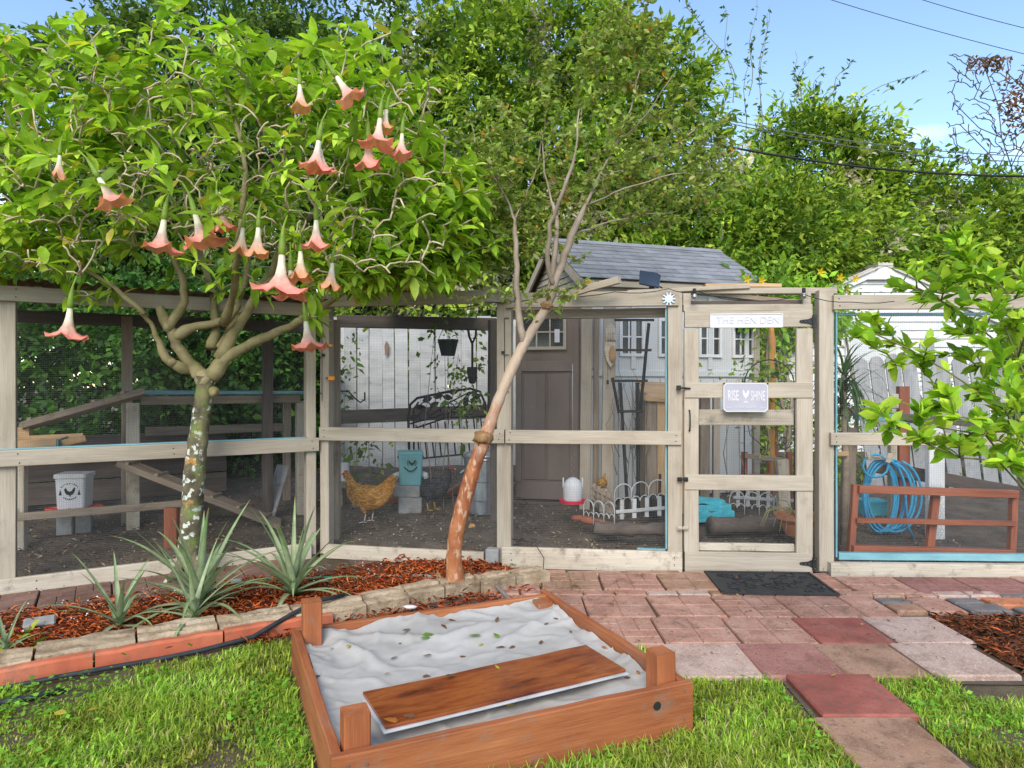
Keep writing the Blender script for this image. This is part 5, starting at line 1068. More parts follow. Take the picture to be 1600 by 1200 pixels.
# ------------------------------------------------------------------ right bay
br = thing('wooden_railing_frame', 'red-brown wooden rail frame standing inside the right bay', 'railing', at(1455, 865, 5.2)); Yb = 5.05
def bb(nm, x0, y0, x1, y1, w_, t_=.05, dY=0): board(nm, at(x0, y0, Yb + dY), at(x1, y1, Yb + dY), w_, t_, REDWOOD, br)
bb('upright', 1336, 757, 1329, 862, .045); bb('upright', 1462, 770, 1452, 855, .055, .05, .03); bb('upright', 1584, 775, 1580, 866, .045); bb('cross_rail', 1340, 764, 1588, 772, .055, .06, -.03); bb('cross_rail', 1337, 813, 1584, 818, .035, .05, -.03); bb('cross_rail', 1331, 857, 1582, 864, .05, .06, -.03)
def hexwire(name, parent, p0, ux, uz, w_, h_, cell=.03):
    m = MB(); dx, dz = cell, cell * .87; r = .0008
    for j in range(int(h_ / dz)):
        for i in range(int(w_ / dx)):
            o_ = p0 + ux * (i * dx + (dx / 2 if j % 2 else 0)) + uz * (j * dz); m.bar(o_, o_ + ux * dx * .5 + uz * dz * .4, r, r); m.bar(o_ + ux * dx * .5 + uz * dz * .4, o_ + ux * dx, r, r); m.bar(o_ + ux * dx * .5 + uz * dz * .4, o_ + ux * dx * .5 + uz * dz * 1.0, r, r)
    return m.build(name, STEEL, parent)
a = at(1340, 855, Yb + .03); hexwire('chicken_wire', br, a, V(1, 0, 0), UP, 1.15, .40)
# planter box behind the frame and posts
pb = thing('soil_planter', 'low dark planter of soil behind the wooden rail frame', 'planter', at(1460, 850, 5.5)); board('front_board', at(1310, 862, 5.25), at(1600, 866, 5.2), .10, .04, DARKWOOD, pb); board('back_board', at(1330, 835, 5.9), at(1600, 835, 5.9), .10, .04, DARKWOOD, pb); m = MB(); a, b_, c_, d_ = at(1310, 858, 5.27), at(1610, 862, 5.22), at(1610, 832, 5.88), at(1330, 832, 5.88); m.add([a, b_, c_, d_], [(0, 1, 2, 3)]); m.build('soil', SOIL, pb)
def rpost(name, label, px, Y, z1, w_, mat, px1=None, z0=None, t=.06):
    a = at(px, 800, Y); b = at(px1 or px, 700, Y); return tag(board(name, V(a.x, Y, gz(a.x, Y) if z0 is None else z0), V(b.x, Y, z1), w_, t, mat), label, 'post')
rpost('support_post', 'grey weathered post at the left of the blue hose', 1322, 5.6, 1.02, .10, OLDWOOD, 1328)
rpost('hose_post', 'slim beige post behind the coiled blue hose', 1394, 5.75, 1.0, .055, BEIGE_DIRTY)
wp = rpost('wire_wrapped_post', 'white post wrapped in chicken wire in the right bay', 1461, 5.6, 1.02, .13, WHITE)
hexwire('wire_wrap', None, at(1449, 840, 5.56), V(1, 0, 0), UP, .13, .45, .024); o = [x for x in bpy.data.objects if x.name.startswith('wire_wrap') and x != wp and x.type == 'MESH' and x.parent is None][-1]; put(o, wp)
rpost('dark_post', 'short dark brown post above the blue shelf in the right bay', 1411, 5.9, 1.36, .09, REDWOOD); rpost('dark_post', 'dark brown post right of the blue hose', 1412, 6.0, 1.0, .085, DARKWOOD)
tag(board('sloping_beam', at(1300, 640, 6.0), at(1620, 672, 5.6), .06, .05, DARKWOOD), 'dark thin beam sloping across the upper right bay', 'beam')
tag(board('sloping_beam', at(1365, 728, 5.9), at(1600, 772, 5.7), .11, .04, DARKWOOD), 'broad dark beam sloping below the right mid rail', 'beam')
tag(board('blue_shelf', at(1338, 650, 5.9), at(1450, 656, 5.9), .07, .12, BLUE), 'blue painted shelf board behind the right bay rail', 'shelf')
tag(board('pine_cleat', at(1297, 709, 5.4), at(1325, 709, 5.4), .035, .03, PINE), 'short pine cleat at the left edge of the right bay', 'cleat')
m = MB(); q = at(1397, 627, 5.5); m.box(q, (.07, .03, .12)); tag(m.build('outlet_box', BEIGE_DIRTY, bevel=.008), 'small beige electrical box left of the short dark post', 'electrical box')
m = MB(); q = at(1345, 800, 6.3); m.box(q + V(.1, 0, .04), (.22, .2, .16)); tag(m.build('blue_crate', TEAL, bevel=.01), 'teal crate low behind the coiled hose', 'crate')
# coiled blue hose on its hook
hz_ = thing('coiled_blue_hose', 'coiled light blue garden hose hanging in the right bay', 'hose', at(1385, 838, 5.65))
m = MB(); pts = []
N = 9
for k in range(N):
    ax, cy0, rx, ry_ = 1372 + k * 3.2 + U(-2, 2), 775, 22 + k * 2.5 + U(-2, 2), 56 + U(-4, 3)
    for t in range(24):
        a = 2 * math.pi * t / 24 + math.pi / 2
        x_ = ax + rx * math.cos(a); y_ = cy0 - ry_ * math.sin(a); pts.append(at(x_, y_, 5.62 + .012 * (k % 4) + .01 * math.sin(a)))
m.tube(pts, .0095, 7); m.build('coil', BLUEHOSE, hz_, smooth=True)
m = MB(); m.tube([at(1368 + 20 * math.cos(t * .52), 728 + 18 * math.sin(t * .52), 5.55) for t in range(14)], .0095, 7); m.tube([at(1388, 718, 5.55), at(1402, 726, 5.56), at(1412, 750, 5.56), at(1416, 790, 5.57), at(1418, 820, 5.57), at(1428, 842, 5.57)], .009, 7); m.build('loop', BLUEHOSE, hz_, smooth=True)
m = MB(); m.box(at(1357, 712, 5.53), (.03, .02, .07), Matrix.Rotation(-.3, 3, 'Y')); m.box(at(1389, 716, 5.53), (.04, .02, .08), Matrix.Rotation(.3, 3, 'Y')); m.box(at(1373, 716, 5.6), (.17, .02, .03)); m.build('hook', BEIGE_DIRTY, hz_, bevel=.005)
# ------------------------------------------------------------------ foreground: raised bed, mat, edging, pipes
SBA = math.atan2(.531, 1.221); sb = thing('raised_bed', 'orange-stained wooden raised bed frame in the foreground', 'raised bed', (-.18, 2.95, 0), SBA)
FLc = V(-.556, 2.157, 0); ex = V(math.cos(SBA), math.sin(SBA), 0); ey_ = V(-math.sin(SBA), math.cos(SBA), 0); SW, SD, SHt = 1.36, 1.23, .20
def sp(u, v, z=0): return FLc + ex * u + ey_ * v + V(0, 0, z)
board('side_board', sp(-.02, 0, .10), sp(SW + .02, 0, .10), .20, .036, CEDAR, sb, -ey_, seg=10, warp=.002)
board('side_board', sp(0, SD, .10), sp(SW, SD, .10), .19, .036, CEDAR, sb, -ey_, seg=10, warp=.002)
board('side_board', sp(0, .02, .098), sp(-.0, SD + .02, .098), .195, .036, CEDAR, sb, -ex, seg=10, warp=.002)
board('side_board', sp(SW, .02, .098), sp(SW, SD + .06, .105), .20, .036, CEDAR, sb, ex, seg=10, warp=.002)
for u, v, z1 in ((.07, .07, .30), (.065, SD - .07, .345), (SW - .07, .07, .305), (SW - .07, SD - .08, .19)):
    board('corner_post', sp(u, v, .0), sp(u, v, z1), .088, .088, CEDAR, sb, -ey_, bev=.006)
m = MB(); q = sp(SW - .15, -.0195, .135); m.prism([(.017 * math.cos(a * math.pi / 8), .017 * math.sin(a * math.pi / 8)) for a in range(16)], Matrix.Translation(q) @ Matrix.Rotation(SBA, 4, 'Z'), .002); m.build('bolt_hole', INK, sb)
m = MB()
for u, z in ((.03, .165), (.03, .03), (SW - .02, .17), (SW - .02, .06), (.09, .16)): m.box(sp(u, -.020, z), (.008, .004, .008), Matrix.Rotation(SBA, 3, 'Z'))
m.build('screw', STEEL, sb)
# landscape fabric draped inside
n = 96; vs = []
def cloth_z(u, v):
    e = min(u, SW - u, v, SD - v); ed = math.exp(-max(0, e - .02) / .05)
    z = .125 + .024 * noise.noise((u * 3.1, v * 3.1, 1)) + .010 * noise.noise((u * 7, v * 6, 4)) + .0025 * noise.noise((u * 22, v * 26, 7))
    z += .028 * max(0, v / SD - .4) * 1.4
    fold = abs(noise.noise((u * 4 + v * 2, v * 5 - u * 2, 9))); z += .008 * max(0, .16 - fold) / .16
    fold = abs(noise.noise((u * 7 - v * 3, v * 8 + u * 3, 15))); z += .012 * max(0, .12 - fold) / .12 * min(1, ed * 2)
    for (a, b, c, r_, hgt) in ((1.05, .9, .5, .03, .02), (.45, 1.05, -.4, .03, .02), (.2, .75, .9, .025, .016), (1.2, .6, 1.3, .03, .02), (.8, 1.0, .2, .025, .018), (.25, .95, 2.0, .03, .022)):
        dd = (u - a) * math.sin(c) - (v - b) * math.cos(c); al = (u - a) * math.cos(c) + (v - b) * math.sin(c); z += hgt * math.exp(-(dd / r_) ** 2 - (al / .22) ** 2)
    k = .04 * ed * (.7 + .9 * noise.noise((u * 5, v * 5, 12))); z += max(-.02, k)
    return min(z, .23)
for j in range(n):
    for i in range(n):
        u = .022 + (SW - .044) * i / (n - 1); v = .022 + (SD - .044) * j / (n - 1); vs.append(tuple(sp(u, v, cloth_z(u, v))))
ix = np.arange(n * n).reshape(n, n); f = np.stack([ix[:-1, :-1], ix[:-1, 1:], ix[1:, 1:], ix[1:, :-1]], -1).reshape(-1, 4)
cl = np_mesh('landscape_fabric', np.array(vs), f, CLOTH, smooth=True, origin=sp(SW / 2, SD / 2, .1)); tag(cl, 'pale grey landscape fabric rumpled over the raised bed', 'fabric')
# plywood sheet
pw = thing('plywood_sheet', 'glossy red-brown plywood sheet lying on the grey fabric', 'plywood', sp(.62, .38, .17)); a, b_ = V(-.593, 2.62, 0), V(.335, 3.09, 0); c_, d_ = V(.497, 2.85, 0), V(-.443, 2.35, 0)
cc = (a + b_ + c_ + d_) / 4; xa = ((b_ - a) + (c_ - d_)).normalized(); Lx = 1.03; wd = .30
board('veneer', cc - xa * Lx / 2 + V(0, 0, .183), cc + xa * Lx / 2 + V(0, 0, .183), .012, wd, PLY, pw, V(xa.y, -xa.x, 0), bev=.002, seg=8, warp=.0016)
board('ply_core', cc - xa * (Lx / 2 + .008) + V(0, -.006, .1735), cc + xa * (Lx / 2 + .008) + V(0, -.006, .1735), .006, wd + .014, OLDWHITE, pw, V(xa.y, -xa.x, 0), bev=.001, seg=8)
# door mat with a scroll relief
mt = thing('door_mat', 'black rubber door mat with scroll relief before the gate', 'door mat', (1.73, 4.58, .034), -.05)
M = Matrix.Translation((1.73, 4.585, .036)) @ Matrix.Rotation(-.05, 4, 'Z'); m = MB(); m.box((0, 0, 0), (.74, .50, .008)); m.v = [tuple(M @ Vector(v)) for v in m.v]; m.build('sheet', RUBBER, mt)
m = MB()
for s_ in (-1, 1): m.bar(M @ V(-.37, s_ * .24, .006), M @ V(.37, s_ * .24, .006), .018, .008); m.bar(M @ V(s_ * .36, -.24, .006), M @ V(s_ * .36, .24, .006), .018, .008)
m.build('border', RUBBER, mt); m = MB()
for k in range(34):
    cx, cy, r, dr = U(-.32, .32), U(-.2, .2), U(.02, .055), RNG.choice([-1, 1]); a0 = U(0, 6.28); pts = []
    for t in range(10):
        a = a0 + dr * t * .55; rr = r * (1 - t * .07); x_, y_ = cx + rr * math.cos(a), cy + rr * math.sin(a); pts.append(M @ V(max(-.35, min(.35, x_)), max(-.235, min(.235, y_)), .007))
    m.tube(pts, .0055, 5)
m.build('scroll_relief', RUBBER, mt, smooth=True)['kind'] = 'stuff'
# stone edging, terracotta edging, pipe
se = thing('stone_edging', 'row of tan edging stones along the mulch bed', 'edging', bed(1.3, 1.5)); u = -.9; k = 0
while u < 3.2:
    L_ = .40 + U(-.03, .03) if u < 1.9 else .26 + U(-.02, .02)
    d_ = 1.465 + .035 * math.sin(k * 1.3)
    for (dd, ww, zz) in ((-.03, .085, .105), (.055, .075, .092)):
        a = bed(u + .006, d_ + dd); b_ = bed(u + L_ - .006, d_ + dd); n_ = 5; mm = MB(); M = frame(b_ - a); M4 = M.to_4x4(); M4.translation = (a + b_) / 2
        prof = [(-ww / 2, 0), (ww / 2, 0), (ww / 2, zz * .8), (ww / 2 - .012, zz), (-ww / 2 + .01, zz), (-ww / 2, zz * .85)]; LL = (b_ - a).length; v_ = []
        for i in range(n_ + 1):
            for (y_, z_) in prof: v_.append(M4 @ V(-LL / 2 + LL * i / n_, y_ + U(-.006, .006) * (z_ > 0), z_ + U(-.007, .007) * (z_ > 0)))
        mm.add(v_, [(i * 6 + j, i * 6 + (j + 1) % 6, (i + 1) * 6 + (j + 1) % 6, (i + 1) * 6 + j) for i in range(n_) for j in range(6)] + [tuple(range(6)), tuple(n_ * 6 + j for j in range(5, -1, -1))]); mm.build('stone', STONE, se)
    u += L_; k += 1
te = thing('terracotta_edging', 'orange-red edging bars in front of the tan stones', 'edging', bed(.8, 1.66)); u = -1.2
while u < 1.3:
    board('edging_bar', bed(u, 1.59, .04), bed(u + .57, 1.59, .04), .085, .06, REDEDGE, te, LN, bev=.012, seg=6, warp=.005); u += .58
m = MB(); m.tube([bed(-1.2 + k * .2, 1.672 + .006 * math.sin(k), .022 + .004 * math.sin(k * 1.7)) for k in range(12)] + [bed(1.25, 1.66, .04), bed(1.45, 1.60, .10), bed(1.62, 1.52, .13), bed(1.8, 1.47, .125)], .0125, 8); tag(m.build('irrigation_pipe', PIPE, smooth=True), 'black irrigation pipe along the orange edging', 'pipe')
m = MB(); m.tube([bed(-.2, 1.83, .012), bed(.1, 1.84, .02), bed(.32, 1.83, .016), bed(.42, 1.80, .005)], .015, 8); tag(m.build('irrigation_pipe', PIPE, smooth=True), 'short black pipe end half buried in the lawn', 'pipe')
# red brick-coloured ledge behind the bed
tag(board('red_ledge', sp(.05, SD + .06, .06), sp(SW - .05, SD + .06, .06), .11, .05, REDEDGE, None, -ey_), 'red painted ledge board behind the raised bed', 'board')
# hose across the mulch
hp_ = [gnd(372, 908, .02), gnd(440, 906, .02), gnd(500, 903, .03), gnd(560, 902, .03), gnd(620, 900, .03), gnd(690, 900, .035), gnd(745, 903, .04), gnd(775, 915, .05), gnd(795, 935, .06), gnd(815, 946, .06), gnd(830, 950, .09)]
m = MB(); m.tube(hp_[3:], .0125, 8); tag(m.build('garden_hose', GREYHOSE, smooth=True), 'grey garden hose crossing behind the slanting trunk', 'hose')
m = MB(); m.tube(hp_[:4], .0125, 8); tag(m.build('garden_hose', GREENHOSE, smooth=True), 'green hose end between the spiky plants', 'hose')
m = MB(); m.tube([SN.hit(800, 842, .05), SN.hit(835, 848, .09), SN.hit(850, 872, .11), SN.hit(848, 900, .13), gnd(846, 915, .04)], .0035, 5); tag(m.build('thin_cable', IRON, smooth=True), 'thin black cable curling down the centre base board', 'cable')
# flat grey marker stone at the far left
m = MB(); q = gnd(62, 975, .05); m.box(q, (.15, .09, .05), Matrix.Rotation(LANG, 3, 'Z') @ Matrix.Rotation(.25, 3, 'X')); tag(m.build('marker_stone', CONC, bevel=.008), 'small flat grey stone at the left of the mulch bed', 'stone')
m = MB(); q = gnd(370, 908, .06); m.box(q, (.07, .04, .03), Matrix.Rotation(.3, 3, 'Z')); tag(m.build('marker_stone', CONC, bevel=.008), 'small pale stone behind the largest spiky plant', 'stone')
m = MB(); q = gnd(640, 950, .05); m.lathe([(.006, -.01), (.03, 0), (.036, .008), (.018, .016), (.003, .017)], 10, q, sx=1.3, sy=.6); tag(m.build('white_shell', WHITE), 'white shell lying on the mulch by the slanting trunk', 'shell')
# ------------------------------------------------------------------ angel's trumpet tree
def lichen_bark(name, base, patch, white=True, orange=False):
    m = surf(name, base, 9, (1, 1, .8), .85, .7, 40, rnd=0, stain=patch, stain_scale=7, stain_at=.50, stain_amt=.85, bdist=.01)
    n = m.node_tree; b = n.nodes['Principled BSDF']; src = b.inputs['Base Color'].links[0].from_socket; tc = nd(n, 'ShaderNodeTexCoord')
    if white:
        vo = nd(n, 'ShaderNodeTexVoronoi'); vo.inputs['Scale'].default_value = 21; nz2 = nd(n, 'ShaderNodeTexNoise'); nz2.inputs['Scale'].default_value = 22; nz2.inputs['Detail'].default_value = 4; n.links.new(tc.outputs['Object'], nz2.inputs['Vector']); sc2 = nd(n, 'ShaderNodeVectorMath', operation='SCALE'); sc2.inputs['Scale'].default_value = .07; n.links.new(nz2.outputs['Color'], sc2.inputs[0]); ad2 = nd(n, 'ShaderNodeVectorMath', operation='ADD'); n.links.new(tc.outputs['Object'], ad2.inputs[0]); n.links.new(sc2.outputs[0], ad2.inputs[1]); n.links.new(ad2.outputs[0], vo.inputs['Vector']); f2 = noise_tex(n, tc.outputs['Object'], 5, 3)
        mk = nd(n, 'ShaderNodeMath', operation='MULTIPLY'); r1 = ramp(n, vo.outputs['Distance'], [(.34, (1, 1, 1)), (.42, (0, 0, 0))]); r2 = ramp(n, f2, [(.46, (0, 0, 0)), (.52, (1, 1, 1))])
        n.links.new(r1, mk.inputs[0]); n.links.new(r2, mk.inputs[1]); src = mixc(n, mk.outputs[0], src, (.52, .56, .50))
    if orange:
        f3 = noise_tex(n, tc.outputs['Object'], 4, 5, .6); src = mixc(n, ramp(n, f3, [(.585, (0, 0, 0)), (.63, (1, 1, 1))]), src, (.50, .24, .06))
    n.links.new(src, b.inputs['Base Color']); return m
BARK_L = lichen_bark('lichen_bark', [(.05, .042, .025), (.12, .10, .06), (.21, .17, .10)], (.15, .22, .045), True, True)
BARK_G = surf('green_tan_bark', [(.16, .14, .06), (.25, .21, .10), (.32, .27, .15)], 8, rough=.75, bump=.35, bscale=40, rnd=0, stain=(.12, .10, .06), stain_scale=6)
TWIG = surf('tan_twig', [(.34, .27, .16), (.46, .38, .25), (.56, .48, .34)], 8, rough=.75, bump=.3, bscale=50, rnd=0)
base = gnd(294, 908); BT = thing('angels_trumpet_tree', "umbrella shaped tree with hanging pink trumpet flowers and mossy trunk", 'tree', base)
Yb = base.y
def bp_(px, py, dy=0): return at(px, py, Yb + dy)
tp = [V(base.x, Yb, -.03), bp_(294, 885), bp_(299, 840, .01), bp_(300, 790), bp_(304, 740, -.01), bp_(309, 690), bp_(315, 645, .01), bp_(320, 610), bp_(322, 588)]
tr_ = [.12, .088, .076, .070, .073, .065, .060, .058, .062]
fine = []; fr = []
for i in range(len(tp) - 1):
    for t in (0, .25, .5, .75): fine.append(tp[i].lerp(tp[i + 1], t)); fr.append((tr_[i] * (1 - t) + tr_[i + 1] * t) * U(.93, 1.08))
fine.append(tp[-1]); fr.append(.072); m = MB(); m.tube(fine, fr, 14)
m.v = [tuple(Vector(v) + Vector(v).normalized() * .012 * noise.noise(Vector(v) * 16)) for v in m.v]
m.tube([bp_(285, 860, -.06), bp_(282, 885, -.1), V(base.x - .1, Yb - .12, 0)], [.03, .035, .03], 7); m.tube([bp_(305, 870, -.05), bp_(312, 890, -.1), V(base.x + .1, Yb - .1, 0)], [.03, .035, .03], 7)
m.build('trunk', BARK_L, BT, smooth=True)
limbs_px = [  # (points px,py,dy), radii
    ([(318, 592, 0), (296, 566, -.02), (275, 540, -.05), (268, 518, -.08), (258, 500, -.10), (249, 480, -.1)], [.055, .05, .045, .042, .045, .036]),
    ([(300, 578, 0), (275, 572, -.08), (258, 560, -.12), (248, 535, -.15), (236, 505, -.18), (220, 488, -.25)], [.04, .042, .04, .026, .02, .018]),
    ([(330, 590, 0), (352, 560, .02), (385, 540, .05), (420, 525, .05), (455, 510, .02), (482, 492, 0)], [.06, .05, .045, .04, .034, .032]),
    ([(272, 525, -.06), (300, 512, -.02), (330, 505, .02), (355, 500, .05), (372, 480, .12), (385, 430, .2), (392, 380, .3)], [.042, .04, .038, .035, .03, .028, .024]),
    ([(344, 562, .02), (365, 520, .05), (385, 490, .1), (402, 455, .1), (425, 425, .15), (440, 380, .2)], [.05, .048, .042, .038, .034, .026]),
    ([(262, 515, -.1), (288, 470, -.1), (284, 430, -.15), (268, 395, -.2), (250, 365, -.25)], [.035, .032, .028, .026, .022]),
    ([(330, 545, .02), (338, 515, .1), (332, 460, .25), (318, 410, .4), (300, 360, .55)], [.04, .034, .03, .028, .024]),
    ([(345, 545, .05), (370, 500, .3), (372, 440, .55), (365, 380, .8)], [.04, .034, .03, .024]),
    ([(350, 505, .0), (362, 470, -.15), (368, 430, -.35), (372, 385, -.55), (378, 340, -.7)], [.034, .03, .028, .024, .02]),
    ([(470, 500, 0), (520, 470, .05), (570, 430, .0), (610, 390, -.1)], [.03, .026, .022, .018]),
    ([(225, 490, -.25), (180, 450, -.3), (130, 420, -.35), (90, 380, -.4)], [.02, .018, .016, .014]),
    ([(402, 455, .1), (450, 420, -.1), (500, 385, -.3), (545, 340, -.45)], [.03, .026, .022, .018]),
    ([(420, 430, .15), (470, 360, .3), (520, 290, .45), (560, 220, .5)], [.026, .024, .02, .016]),
    ([(250, 365, -.25), (215, 320, -.3), (170, 260, -.2), (130, 200, -.1)], [.022, .02, .018, .014]),
    ([(300, 360, .55), (260, 300, .6), (220, 230, .6), (200, 160, .5)], [.024, .02, .018, .014]),
    ([(378, 340, -.7), (385, 270, -.75), (372, 200, -.6), (350, 130, -.4)], [.02, .018, .016, .012]),
]
limbs = []; m = MB()
for pts, rr in limbs_px:
    l = [bp_(*p) for p in pts]; f_ = []; g_ = []
    for i in range(len(l) - 1):
        for t in (0, .34, .67): f_.append(l[i].lerp(l[i + 1], t) + V(U(-1, 1), U(-1, 1), U(-1, 1)) * .006); g_.append((rr[i] * (1 - t) + rr[i + 1] * t) * U(.92, 1.1))
    f_.append(l[-1]); g_.append(rr[-1]); limbs.append(f_); m.tube(f_, [q * (.78 if j_ > 2 else .95) for j_, q in enumerate(g_)], 9)
m.build('limb', BARK_G, BT, smooth=True)
for kc, kr in ((bp_(322, 590, -.0), .066), (bp_(268, 566, -.1), .036), (bp_(262, 512, -.1), .036), (bp_(335, 612, -.045), .036)):
    m = MB(); k = 10; m.lathe([(max(.004, math.sin(math.pi * i / k) * kr), -math.cos(math.pi * i / k) * kr * .95) for i in range(k + 1)], 16, kc); m.v = [tuple(Vector(v) + (Vector(v) - kc) * .4 * noise.noise(Vector(v) * 22)) for v in m.v]; m.build('burl', BARK_G, BT, smooth=True)
# crown tips through an umbrella volume
tips = []
CB = [((-1.75, 4.55, 2.55), (1.55, 1.1, 1.0), 370), (tuple(at(660, 320, 4.5)), (.5, .6, .46), 150), (tuple(at(55, 300, 4.35)), (.62, .7, .65), 140), (tuple(at(110, 150, 4.4)), (.6, .6, .38), 110), (tuple(at(555, 170, 4.3)), (.5, .6, .5), 130), (tuple(at(620, 415, 4.5)), (.5, .4, .2), 80), (tuple(at(300, 110, 4.3)), (.8, .6, .3), 110), (tuple(at(705, 370, 4.6)), (.33, .4, .3), 110), (tuple(at(560, 400, 4.35)), (.4, .35, .22), 80), (tuple(at(35, 375, 4.3)), (.38, .5, .25), 80)]
for c_, r_, n_ in CB:
    k = 0
    while k < n_:
        d = unit(NR.normal(0, 1, 3)); r = NR.random() ** .36; p = np.array(c_) + d * np.array(r_) * r * (1 + .12 * noise.noise(Vector(d) * 2.5))
        px, py = 800 + p[0] / p[1] * F, 600 - (p[2] - H) / p[1] * F
        if py > 395 and 130 < px < 480 and NR.random() < .85: continue
        if py > 455 or (p[1] > 5.2 and NR.random() < .4) or p[2] < 1.95: continue
        tips.append(p); k += 1
extra = [bp_(x, y, dy) for x, y, dy in ((120, 455, -.3), (135, 462, -.35), (170, 452, -.3), (490, 495, -.2), (500, 500, -.15), (190, 460, -.2), (105, 462, -.32), (150, 470, -.28), (555, 455, -.2), (590, 445, -.1), (620, 440, 0), (650, 430, .1), (690, 420, .1), (730, 415, .1), (760, 405, .1), (660, 400, -.2), (700, 380, -.2), (335, 440, -.4), (400, 440, -.35), (345, 455, -.35), (420, 460, -.3))]
tips = np.array(tips + [list(e) for e in extra])
bare = []                                   # leafless curling twigs inside the front of the crown
while len(bare) < 900:
    p = at(U(0, 700), U(110, 430), U(3.75, 4.8))
    if p.z > 1.98 and not (p.z < 2.2 and 130 < 800 + p.x / p.y * F < 480): bare.append(list(p))
nleafy = len(tips); leafy = {tuple(np.round(t, 5)) for t in tips}
buf, lines, cnt = grow(limbs, np.concatenate([tips, np.array(bare)]), wig=.13, seg=6)
wood('branches', buf, lines, cnt, .0050, .31, .024, TWIG, BT, 5, skip=len(limbs))['kind'] = 'stuff'
P = []; D = []; L = []; C = []
for l in lines[len(limbs):]:
    if tuple(np.round(buf[l[-1]], 5)) not in leafy: continue
    t = Vector(buf[l[-1]]); d = (t - Vector(buf[l[-2]])).normalized(); ax = (d + V(0, 0, .9) + V(U(-.3, .3), U(-.3, .3), 0)).normalized(); k = RNG.randint(5, 8); a0 = U(0, 6.28); sz = U(.08, .165)
    tint = U(.8, 1.2)
    for q in range(k):
        a = a0 + q * 2.4; o1 = ax.orthogonal().normalized(); o2 = ax.cross(o1); dd = (o1 * math.cos(a) + o2 * math.sin(a)) * U(.8, 1.1) + ax * U(-.05, .55) + V(0, 0, -.12)
        P.append(t - ax * U(0, .03)); D.append(dd); L.append(sz * U(.7, 1.15)); C.append(tint)
    if RNG.random() < .5:
        j = RNG.randrange(1, len(l)); s_ = Vector(buf[l[j]]); P.append(s_); D.append(V(U(-1, 1), U(-1, 1), U(-.4, .4))); L.append(U(.09, .16)); C.append(tint)
N = len(P); cols = pal([(.14, .24, .022), (.22, .36, .03), (.31, .47, .04), (.43, .56, .06)], N, .18) * np.array(C)[:, None]
yl = NR.random(N) < .035; cols[yl] = pal([(.45, .38, .04), (.5, .42, .06)], yl.sum())
tag(leaves('leaves', np.array(P), np.array(D), np.array(L), .40, cols, LEAF, BT, roll=.3, origin=base), kind='stuff')
# trumpet flowers, each its own part
def trumpet(px, py, Y, size, tilt, yaw, wilt=0.0):
    size *= 1.22
    """py = rim; flower hangs from a calyx above"""
    prof = [(.010, .0), (.014, -.03), (.017, -.07), (.026, -.115), (.045, -.155), (.076, -.178), (.098, -.180)]
    n = 20; m = MB(); vs = []; cols = []
    for i, (r, z) in enumerate(prof):
        for j in range(n):
            a = 2 * math.pi * j / n; lob = math.cos(5 * a)
            k = max(0, i - 3) / 3; rr = r * (1 + .16 * k * lob) * (1 + .35 * k * noise.noise((math.cos(a) * 1.3 + px * .37, math.sin(a) * 1.3, py * .7))) * (1 - wilt * .55 * k); zz = z + .03 * k * noise.noise((math.cos(a) * 1.7 + px * .51, math.sin(a) * 1.7, py * .3)) + (.018 * k * k * lob if i < 6 else .03 * max(0, lob) - .012) - wilt * .03 * k
            vs.append(V(rr * math.cos(a), rr * math.sin(a), zz + .182)); t = min(1, max(0, (i - 2.2) / 2.6)) ** .8
            c0 = V(.84, .80, .68); c1 = V(.86, .29, .24) if wilt < .5 else V(.74, .34, .18); cc = c0.lerp(c1, t) * U(.94, 1.05); cols.append((cc.x, cc.y, cc.z, 1))
    M = Matrix.Translation(at(px, py, Y)) @ Matrix.Rotation(yaw, 4, 'Z') @ Matrix.Rotation(tilt, 4, 'Y') @ Matrix.Scale(size, 4)
    m.add([M @ v for v in vs], [(i * n + j, i * n + (j + 1) % n, (i + 1) * n + (j + 1) % n, (i + 1) * n + j) for i in range(len(prof) - 1) for j in range(n)]); m.c = cols
    o = m.build('flower', FLOWER, BT, smooth=True)
    g = MB(); g.tube([M @ V(0, 0, .16), M @ V(0, 0, .19), M @ V(0, 0, .24), M @ V(.004, 0, .29), M @ V(.02, 0, .34)], [.016 * size, .017 * size, .013 * size, .005 * size, .004 * size], 8); g.c = [(.22, .33, .05, 1)] * len(g.v); g.build('calyx', LEAF, o, smooth=True)
for f_ in ((105, 527, 4.0, .88, .1, 0), (250, 390, 3.75, .86, .12, .6), (318, 380, 3.75, .86, .3, 3.0), (438, 455, 3.8, 1.05, .05, 1.0), (470, 432, 3.9, .75, .1, 2.0, .5), (494, 384, 3.75, .72, .0, 2.2, .2), (482, 543, 4.2, .84, .14, 2.6), (178, 318, 3.55, .75, .5, 3.4),
           (549, 155, 3.6, .7, -.6, .2), (590, 226, 3.65, .74, .1, .7), (492, 262, 3.5, .72, .15, 0), (576, 258, 3.7, .74, .05, 2, .3), (626, 242, 3.75, .62, .1, 1, .3), (470, 166, 3.5, .6, .15, 2.2, .5), (402, 394, 3.75, .7, .05, 1, .6), (376, 392, 3.8, .66, .1, 0, .6), (350, 356, 3.75, .64, -.2, 0, .4), (516, 446, 3.9, .66, .1, 0, .6), (92, 272, 3.55, .5, .05, 0, .9), (455, 464, 3.95, .8, .1, 2), (600, 200, 3.7, .55, .2, 1, .5), (505, 268, 3.55, .6, -.2, 1, .1)):
    trumpet(*f_)

